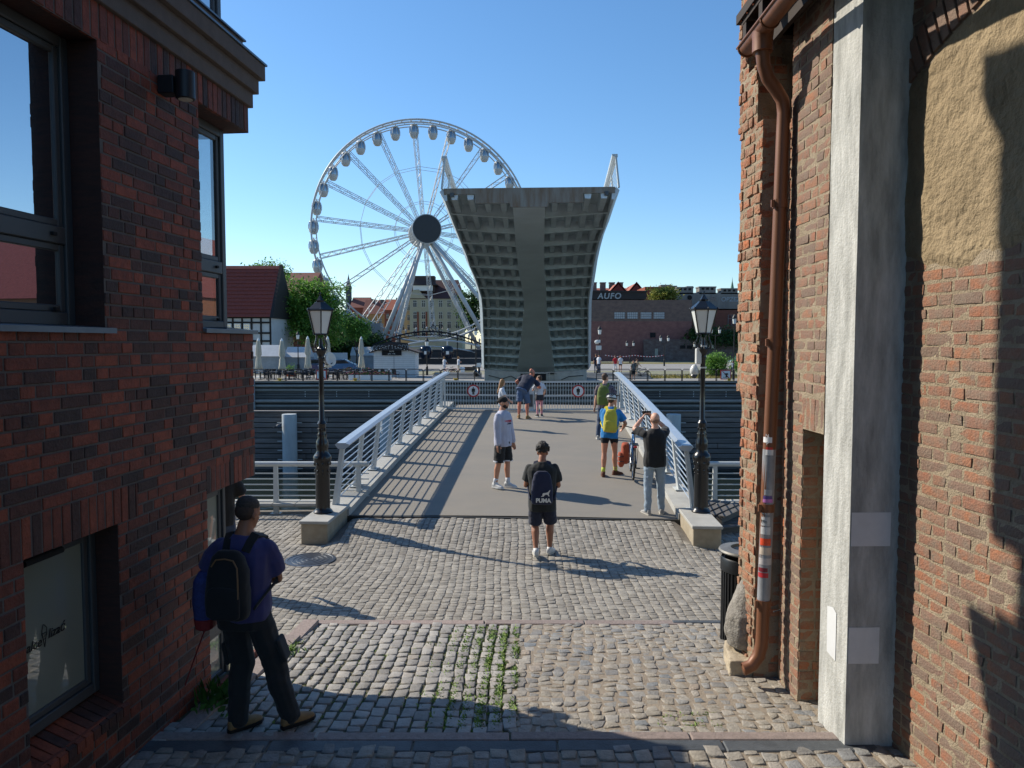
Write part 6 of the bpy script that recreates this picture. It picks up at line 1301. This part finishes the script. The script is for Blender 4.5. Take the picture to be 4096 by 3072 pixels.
NAVY=cloth('dark navy','1c2130'); BLACKC=cloth('black','17181a'); BLUEP=cloth('purple blue','3a3866'); JEAN=cloth('pale denim','8a9aa8',var=.2,vs=4); JEAND=cloth('mid denim','465a78',var=.2,vs=4); JEANK=cloth('dark denim','2b3a52',var=.15); WHC=cloth('white','c9cbd0'); GREYS=cloth('lilac grey sweat','a9abbb'); TAN=mat('tan suede','8a6a45',.8,var=.15,vs=9); WSH=mat('white shoe leather','c4c4c2',.5,var=.06); GSH=mat('grey suede shoe','9a9894',.8,var=.1)
HBLK=mat('black hair','17130f',.6,var=.3,vs=40,bump=.6,bs=90); HBRN=mat('brown hair','4a3321',.6,var=.3,vs=40,bump=.5,bs=90); HGRY=mat('short greying hair','3d3733',.8,var=.3,vs=60,bump=.5,bs=120); HBLD=mat('long light brown hair','8a6238',.55,var=.25,vs=20,bump=.4,bs=60,streak=(3,3,.3)); STUB=mat('shaved stubble','8a6a58',.8,var=.2,vs=60)
# 1 man in the shade at the left
p1=person('man in purple blue T-shirt and dark cargo trousers standing in shade',(X(955,5.42),5.42,gz(-1.95,5.4)+.022),0,1.75,SKIN2,lean=.03,side=.02,twist=-.12,head=(-.35,-.30),hL=(-.16,.22,1.02),hR=(.10,.33,1.06),pL=(-.8,-.3,-.6),pR=(.8,-.5,-.8),fL=(-.06,0,-.75),fR=(.33,.04,-.8),drop=.022,fat=1.14,shirt=BLUEP,hem=-.06,legs=cloth('charcoal cargo','1f2022'),legkind='loose',shoe=TAN,sole=BK,hair=HGRY,hairkind='fade',vox=.009,hipx=.0)
backpack(p1,'black backpack on the man in the purple blue T-shirt',BLACKC,BLACKC,.16,.50,.15,.0,True,1.22,mat('brown zip','7a5a3a',.6))
for s,(hj,kn,an,dr) in p1.lg.items(): m=MB(); q=hj.lerp(kn,.78); zz=(hj-kn).normalized(); xx=V((s,0,0)); xx=(xx-zz*xx.dot(zz)).normalized(); m.box(q+xx*.098,(.04,.14,.19),M=MX((xx*s,zz.cross(xx*s),zz)).transposed(),bev=.014); fuse(m,'cargo_pocket',cloth('charcoal cargo',''),p1.t,.01,1)
phone(p1,1,'dark phone held in front of the man in the purple blue T-shirt',(0,0,.02))
t=worn(p1,'child_backpack','blue patterned child backpack with red base hanging beside the man in shade','bag'); m=MB(); m.loft([ringv(V((-.29,.02,z)),V((1,.0,0)),V((0,1,0)),a*.75,b_*1.3,16,2.8) for z,a,b_ in((.78,.07,.05),(.84,.10,.07),(1.0,.115,.085),(1.15,.10,.08),(1.22,.05,.04))]); fuse(m,'bag',mat('blue star print','1d2450',.8,vs=40,col2='303c78'),t,.012,3); m=MB(); m.loft([ringv(V((-.29,.02,z)),V((1,.0,0)),V((0,1,0)),a*.75,b_*1.35,16,2.8) for z,a,b_ in((.775,.06,.05),(.79,.09,.065),(.86,.105,.075),(.865,.1,.07))]); m.build('base',mat('red nylon','7a1f22',.7),t); m=MB(); m.bar((-.27,-.05,.8),(-.40,-.12,.40),.03,.004); m.build('strap',mat('red nylon',''),t)
m=MB(); m.tube([(-.25,.02,1.2),(-.22,.12,1.26),(-.2,.2,1.08),(-.16,.27,1.02)],.012,6); m.build('handle',mat('red nylon',''),t)
# 2 man with sports backpack
p2=person('man in black T-shirt and navy shorts with curly hair walking away over the grey setts',(X(2170,11.15),11.15,gz(.45,11.15)+.018),-.05,1.71,SKIN2,lean=.05,head=(-.1,-.5),hL=(-.14,.30,1.08),hR=(.14,.30,1.06),pL=(-.6,-.6,-.9),pR=(.6,-.6,-.9),fL=(-.095,-.13,.12),fR=(.12,.12,-.35),drop=.03,fat=1.22,shoulder=1.0,shirt=cloth('washed black','1c1f20'),hem=-.2,legs=cloth('navy shorts','1a2034'),legkind='shorts',lw=1.02,shoe=WSH,sole=mat('off white sole','b5b0a4',.7),hair=HBLK,hairkind='curly',vox=.010,heel=(.4,0))
NB=cloth('navy nylon','1b223c',var=.12)
backpack(p2,'navy sports backpack with white lettering on the man on the grey setts',NB,NB,.165,.52,.13,-.07,False,1.3)
sp,back,z0,h,dep,w_=p2.bag; bt=[o for o in SC.objects if o.get('label','').startswith('navy sports')][0]
q=sp(z0+.075)+back-p2.F*(dep*.5+.022)+p2.R*.02; WP_=mat('white print','d5d3cc',.6); text('lettering','PUMA',q,p2.R,p2.S+p2.F*.1,.085,WP_,bt,.006,.0,bold=.004)
m=MB(); cat_=[(-.03,.0),(-.02,.03),(.02,.035),(.05,.045),(.075,.075),(.08,.07),(.066,.035),(.06,.015),(.07,-.012),(.055,-.012),(.045,.008),(.02,.012),(.0,.0),(-.01,-.015),(-.045,-.02),(-.045,-.012),(-.02,-.008)]
m.prism([q+p2.R*(x+.015)*1.1+p2.S*(y+.075)*1.1 for x,y in cat_],-p2.F*.012); m.build('leaping_emblem',WP_,bt)
phone(p2,1,'phone held before the man with the navy sports backpack',(-.05,.02,.0))
# 3 man in sweatshirt
def onbridge(px,D): s=D-13; o=X(px,D)-.051*s; return (X(px,D),D,dz(s)+.03*(1-(abs(o)/2.95)**2))
p3=person('man in lilac grey sweatshirt, black shorts and backwards cap standing on the bridge',onbridge(2012,14.9),R(-122),1.82,SKIN,lean=-.02,head=(.35,0),hL=(-.25,.10,.78),hR=(.26,.06,.76),fL=(-.08,.06,.1),fR=(.12,-.10,-.15),fat=1.10,shirt=GREYS,sleeve='long',hem=-.13,legs=cloth('black basketball','191a1c'),legkind='shorts',lw=1.05,shoe=WSH,sole=WSH,sock=WHC,hair=BLACKC,hairkind='cap',face=True,beard=mat('dark beard','2a1d17',.9),vox=.010)
m=MB()
for s,(hj,kn,an,dr) in p3.lg.items(): e=hj.lerp(kn,.93); m.lathe([(.103,-.012),(.108,-.012),(.108,.012),(.103,.012)],20,e)
m.build('hem_stripe',WHC,p3.t)
for body_,h_,sz_,m_ in(('RAPTORS',.36,.062,mat('red print','b8283f',.6)),('BASKETBALL',.315,.03,mat('navy print','262c4a',.6))):
    c_=p3.hip+p3.S*h_+p3.F*.150; o_=text('lettering',body_,c_,p3.S.cross(p3.F)*-1 if p3.S.cross(p3.F).dot(p3.R)<0 else p3.R,p3.S,sz_,m_,p3.t,.006,bold=.0015); wrap_text(o_,c_,p3.R,p3.S,p3.F,.205,.150)
phone(p3,1,'dark phone in the lowered hand of the man in the grey sweatshirt',(0,.03,0),.1)
# 4 photographer in black
p4=person('bald man in black T-shirt and pale jeans raising a phone at the bridge entrance',onbridge(2623,13.15),.12,1.80,SKINP,head=(.1,.06),hL=(-.13,.36,1.66),hR=(.10,.36,1.66),pL=(-1,-.1,-.75),pR=(1,-.1,-.75),fL=(-.12,0,.25),fR=(.14,.02,-.3),fat=1.08,shirt=BLACKC,hem=-.10,legs=JEAN,shoe=GSH,sole=mat('off white sole',''),hair=STUB,hairkind='bald',vox=.010,lw=1.18)
t=worn(p4,'phone','phone held up in both hands by the bald man in pale jeans','phone'); m=MB(); m.box((p4.hands[-1]+p4.hands[1])/2+V((-.01,.05,.09)),(.16,.012,.075),bev=.004); m.build('body',BK,t)
# 5 cyclist
p5=person('cyclist in blue jersey and white helmet standing beside his loaded bicycle',onbridge(2440,15.9),-.1,1.74,SKIN,lean=.16,side=.05,head=(-.5,-.1),hL=(.02,.32,.98),hR=(.30,.30,1.02),fL=(-.13,-.08,.05),fR=(.14,.14,-1.0),fat=1.06,shirt=cloth('bright blue jersey','1f78b8'),hem=-.12,legs=cloth('black cycling','16181d'),legkind='short',shoe=mat('brown suede boot','5a3626',.85,var=.1),sock=cloth('neon sock','b8c24a'),hair=HBRN,vox=.010)
YB=cloth('yellow nylon','b8ad3c',var=.1)
backpack(p5,'yellow hiking backpack on the cyclist in the blue jersey',YB,cloth('bright yellow strap','d0c02a'),.15,.50,.16,.0,True,1.06)
t=worn(p5,'cycling_helmet','white and black vented cycling helmet on the cyclist','helmet'); m=MB(); hc,Hm=p5.hc,p5.Hm; m.ell(hc+Hm@V((0,-.01,.06)),(.10,.135,.085),16,10,Hm); fuse(m,'shell',WHITE,t,.01,2)
m=MB()
for i in range(-2,3): m.tube([hc+Hm@V((i*.036,.10*math.cos(a)*1.25-.01,.06+.092*math.sin(a)*(1-.05*i*i))) for a in [PI*(.12+.76*k/8) for k in range(9)]],.011,6)
m.build('vents',BK,t); m=MB(); m.tube([hc+Hm@V((.105*math.cos(a),.14*math.sin(a)-.01,.045)) for a in [2*PI*k/18 for k in range(18)]],.014,6,close=True); m.build('rim',BK,t)
m=MB(); m.box(hc+Hm@V((.02,.16,.12)),(.05,.13,.02),M=Hm@MX.Rotation(-.9,3,'Z'),bev=.004); m.build('visor',BK,t)
def bike(label,loc,rz,frame_c,bags=True,s=1,lean=0):
    t=thing('bicycle',label,'bicycle',loc,rz); t.scale=(s,s,s); t.rotation_euler=(0,lean,rz); FM=mat('frame paint '+frame_c,frame_c,.3,coat=.5); TY=mat('tyre rubber',''); AL=mat('brushed alloy','9a9da0',.35,.8)
    for y in(-.52,.53):
        m=MB(); m.tube([V((0,y+.335*math.cos(k*PI/16),.355+.335*math.sin(k*PI/16))) for k in range(32)],.02,7,close=True); w_=m.build('wheel',TY,t,True)
        m=MB(); m.tube([V((0,y+.312*math.cos(k*PI/16),.355+.312*math.sin(k*PI/16))) for k in range(32)],.009,5,close=True); m.tube([(-.05,y,.355),(.05,y,.355)],.022,8); m.build('rim',AL,w_)
        m=MB()
        for k in range(16): a=k*PI/8; m.tube([V((.02*(1 if k%2 else -1),y,.355)),V((0,y+.31*math.cos(a),.355+.31*math.sin(a)))],.0022,4,False)
        m.build('spokes',AL,w_)
        m=MB(); m.tube([V((0,y+.37*math.cos(a),.355+.37*math.sin(a))) for a in [PI*(.15+.75*k/8)+(0 if y<0 else -.1) for k in range(9)]],.014,5); m.build('mudguard',BK,t)
    bb=V((0,-.08,.29)); seat=V((0,-.24,.82)); hdt=V((0,.36,.86)); hdb=V((0,.40,.68)); ra=V((0,-.52,.355)); fa=V((0,.53,.355))
    m=MB()
    for a,b,r in((bb,seat,.017),(seat-V((0,-.02,.06)),hdt,.017),(bb,hdb,.02),(hdt+V((0,-.01,.03)),hdb,.02)): m.tube([a,b],r,8)
    for sx in(-.05,.05): m.tube([ra+V((sx,0,0)),bb+V((sx*.5,0,0))],.01,6); m.tube([ra+V((sx,0,0)),seat+V((sx*.3,0,-.08))],.009,6); m.tube([fa+V((sx,0,0)),hdb+V((sx*.9,0,-.02))],.012,6)
    m.build('frame',FM,t,True)
    m=MB(); m.tube([seat,seat+V((0,-.03,.12))],.013,6); m.build('seat_post',AL,t); m=MB(); m.loft([ringv(V((0,y,.965)),V((1,0,0)),UP,a,.025) for y,a in((-.40,.05),(-.36,.085),(-.27,.07),(-.17,.03),(-.12,.018))]); m.build('saddle',BK,t,True)
    m=MB(); m.tube([hdt,hdt+V((0,.0,.13))],.014,6); m.tube([hdt+V((-.30,-.10,.16)),hdt+V((-.15,.02,.16)),hdt+V((0,.05,.13)),hdt+V((.15,.02,.16)),hdt+V((.30,-.10,.16))],.012,6); m.build('handlebar',BK,t)
    for sx in(-1,1): m=MB(); m.tube([hdt+V((sx*.30,-.10,.16)),hdt+V((sx*.24,-.05,.16))],.018,8); m.build('grip',BK,t)
    m=MB(); m.lathe([(.07,-.008),(.095,-.008),(.095,.008),(.07,.008)],20,bb+V((.06,0,0)),MX.Rotation(PI/2,3,'Y')); m.tube([bb+V((.08,0,0)),bb+V((.085,.12,-.12))],.011,6); m.tube([bb+V((-.08,0,0)),bb+V((-.085,-.12,.12))],.011,6); m.box(bb+V((.13,.12,-.12)),(.09,.08,.02)); m.box(bb+V((-.13,-.12,.12)),(.09,.08,.02)); m.build('crank',BK,t)
    m=MB(); m.box((0,-.55,.76),(.13,.36,.015)); m.tube([(.06,-.66,.755),(.06,-.52,.36)],.006,5); m.tube([(-.06,-.66,.755),(-.06,-.52,.36)],.006,5); m.build('rack',BK,t)
    m=MB(); m.box((0,-.74,.73),(.07,.03,.04),bev=.006); m.build('tail_light',RED,t); return t
bl=onbridge(2530,15.95); bk_=bike('trekking bicycle with blue and yellow frame leaning near the right railing',bl,R(-6),'2a78b8',lean=.05)
OR=cloth('rust orange pannier','9a4426',var=.15)
t=thing('pannier','rust orange pannier bags strapped to the left side of the bicycle','bag',bl,R(-6)); m=MB(); m.loft([ringv(V((-.16,-.56,z)),V((1,0,0)),V((0,1,0)),a,b_,14,3) for z,a,b_ in((.36,.05,.10),(.42,.085,.14),(.62,.09,.15),(.76,.08,.14),(.80,.05,.1))]); fuse(m,'bag',OR,t,.012,3,.008,10); m=MB(); m.loft([ringv(V((-.25,-.60,z)),V((1,0,0)),V((0,1,0)),a,b_,14,3) for z,a,b_ in((.30,.04,.08),(.36,.07,.11),(.52,.07,.11),(.60,.05,.08))]); fuse(m,'side_bag',OR,t,.012,3,.006,10)
for z in(.42,.52): m=MB(); m.tube([V((-.25+.078*math.cos(a),-.60+.118*math.sin(a),z)) for a in [k*PI/8 for k in range(16)]],.008,5,close=True); m.build('buckle_strap',BK,t)
# 6 man with green pack
PLAID=mat('dark plaid shirt','3a3038',.9,vs=26,col2='7a7078',streak=(1,1,1))
p6=person('man in dark plaid shirt and jeans with olive backpack walking along the right railing',onbridge(2420,20.3),-.15,1.79,SKINP,lean=.02,head=(-.75,0),hL=(-.27,.05,.82),hR=(.29,.06,.86),fL=(-.17,-.22,.1),fR=(.12,.22,-.1),drop=.04,fat=1.05,shirt=PLAID,sleeve='short',legs=JEANK,lw=1.12,shoe=GSH,sole=WSH,hair=HBRN,vox=.012)
OL=cloth('olive nylon','5f6b30',var=.12); backpack(p6,'olive green backpack on the man in the plaid shirt',OL,OL,.17,.52,.2,.0,True,1.05,off=-.03)
# 7 bald father leaning
p7=person('bald man in navy T-shirt and denim shorts bending towards the child',onbridge(2092,23.7),.05,1.80,SKINS,lean=.75,side=.48,head=(-.6,-.35),hL=(.0,.35,.98),hR=(.48,.48,.98),pL=(-1,-.5,.2),pR=(1,-.2,-.5),fL=(-.13,-.02,.1),fR=(.14,0,-.5),fat=1.12,shirt=cloth('dark navy tee','1b2338'),hem=-.08,legs=JEAND,legkind='shorts',shoe=TAN,sole=TAN,hair=STUB,hairkind='bald',vox=.012)
# 8 child
p8=person('small child in white T-shirt, dark skirt and pink tights at the bridge gate',onbridge(2158,24.2),.3,1.30,SKINP,head=(.9,0),hL=(-.14,.24,1.22),hR=(.24,.10,.92),fL=(-.14,-.16,.2),fR=(.13,.06,-.5),child=True,fat=.92,shirt=WHC,hem=.02,legs=cloth('charcoal skirt','2c2c33'),legkind='skirt',shoe=BLACKC,sole=WSH,hair=HBRN,hairkind='bun',vox=.012)
m=MB()
for s,(hj,kn,an,dr) in p8.lg.items(): limb(m,[hj,hj.lerp(kn,.5),kn],[.09,.082,.058]); limb(m,[kn,kn.lerp(an,.35),an],[.058,.062,.042])
fuse(m,'tights',cloth('pink tights','c88a94'),p8.t,.012,3)
# 9 girl
p9=person('girl with long light brown hair in white top looking at a phone',onbridge(2006,21.8),R(-80),1.44,SKINP,head=(0,-.3),hL=(-.10,.30,1.02),hR=(.12,.30,1.0),child=False,fat=.9,shirt=WHC,hem=-.02,legs=JEAN,shoe=WSH,hair=HBLD,hairkind='long',face=True,vox=.012)
phone(p9,1,'white phone in the hands of the long haired girl',(-.03,.0,.02),.6,WHC)
# 10 person round the corner
person('person in black top mostly hidden behind the corner of the dark brick building',(-3.66,9.3,gz(-3.6,9.3)+.02),.2,1.78,SKINP,hR=(.32,.16,.92),shirt=BLACKC,legs=JEANK,shoe=BLACKC,hair=HBRN,vox=.014)
# far people
def fp(label,px,yf,D,rz,H,sh,lg_,kind='trousers',hair=HBRN,hk='short',skin=SKIN,bag=None,**k):
    P=person(label,(X(px,D),D,k.pop('z',max(0,Zp(yf,D)))),rz,H,skin,shirt=sh,legs=lg_,legkind=kind,shoe=k.pop('shoe',BLACKC),hair=hair,hairkind=hk,vox=.026,fing=False,**k); return P
fp('woman in white top standing with a red bicycle nearest the kiosk',1777,1494,76,-.9,1.7,WHC,WHC,hair=HBLD,hk='long',hR=(.2,.35,1.0))
fp('woman in white blouse with phone standing between the red bicycles',1834,1493,76,-1.2,1.7,WHC,cloth('pale beige','b0a898'),hair=HBLD,hk='long',hL=(-.1,.3,1.2),hR=(.1,.3,1.2))
bike('red city bicycle held by the woman nearest the kiosk',(X(1795,75.6),75.6,.0),1.3,'a3282c',s=1.0); bike('red city bicycle held by the woman between the bicycles',(X(1825,76.4),76.4,0),1.9,'a5302c',s=1.0)
fp('man in dark jacket and jeans right beside the raised leaf',2384,1493,70,.3,1.8,NAVY,JEANK,hR=(.1,.3,1.2))
p=fp('person in white and dark top with cap turned beside the raised leaf',2396,1492,69.6,2.4,1.74,WHC,JEANK,hair=BLACKC,hk='cap')
fp('man in red T-shirt and white trousers crossing the far quay',2461,1487,80,.2,1.74,cloth('bright red','b01f2a'),WHC,hL=(-.3,.1,.85))
fp('man in white T-shirt and black shorts beside the man in red',2482,1489,78,.1,1.76,WHC,BLACKC,'short',skin=SKINP)
P=fp('man in grey T-shirt and black shorts standing above the far quay edge',2534,1520,68.4,2.9,1.76,cloth('mid grey','6a6a68'),BLACKC,'shorts',z=.05); backpack(P,'dark backpack on the man above the far quay edge',BLACKC,BLACKC)
P=fp('person in tan shirt with black backpack pushing a bicycle on the far quay',2547,1507,72,-1.2,1.74,cloth('tan shirt','a08a70'),cloth('pale beige',''),hR=(.2,.4,1.0)); backpack(P,'black backpack on the person pushing the bicycle',BLACKC,BLACKC)
bike('black bicycle pushed past the dry lawn on the far quay',(X(2568,72),72,0),-1.45,'1d1e22')
fp('person in black sitting between the two green bushes',2903,1482,77,1.8,1.2,BLACKC,BLACKC,drop=.1)
fp('person in white sitting right of the seated person in black',2931,1488,74.5,2.2,1.15,WHC,JEANK,drop=.1)
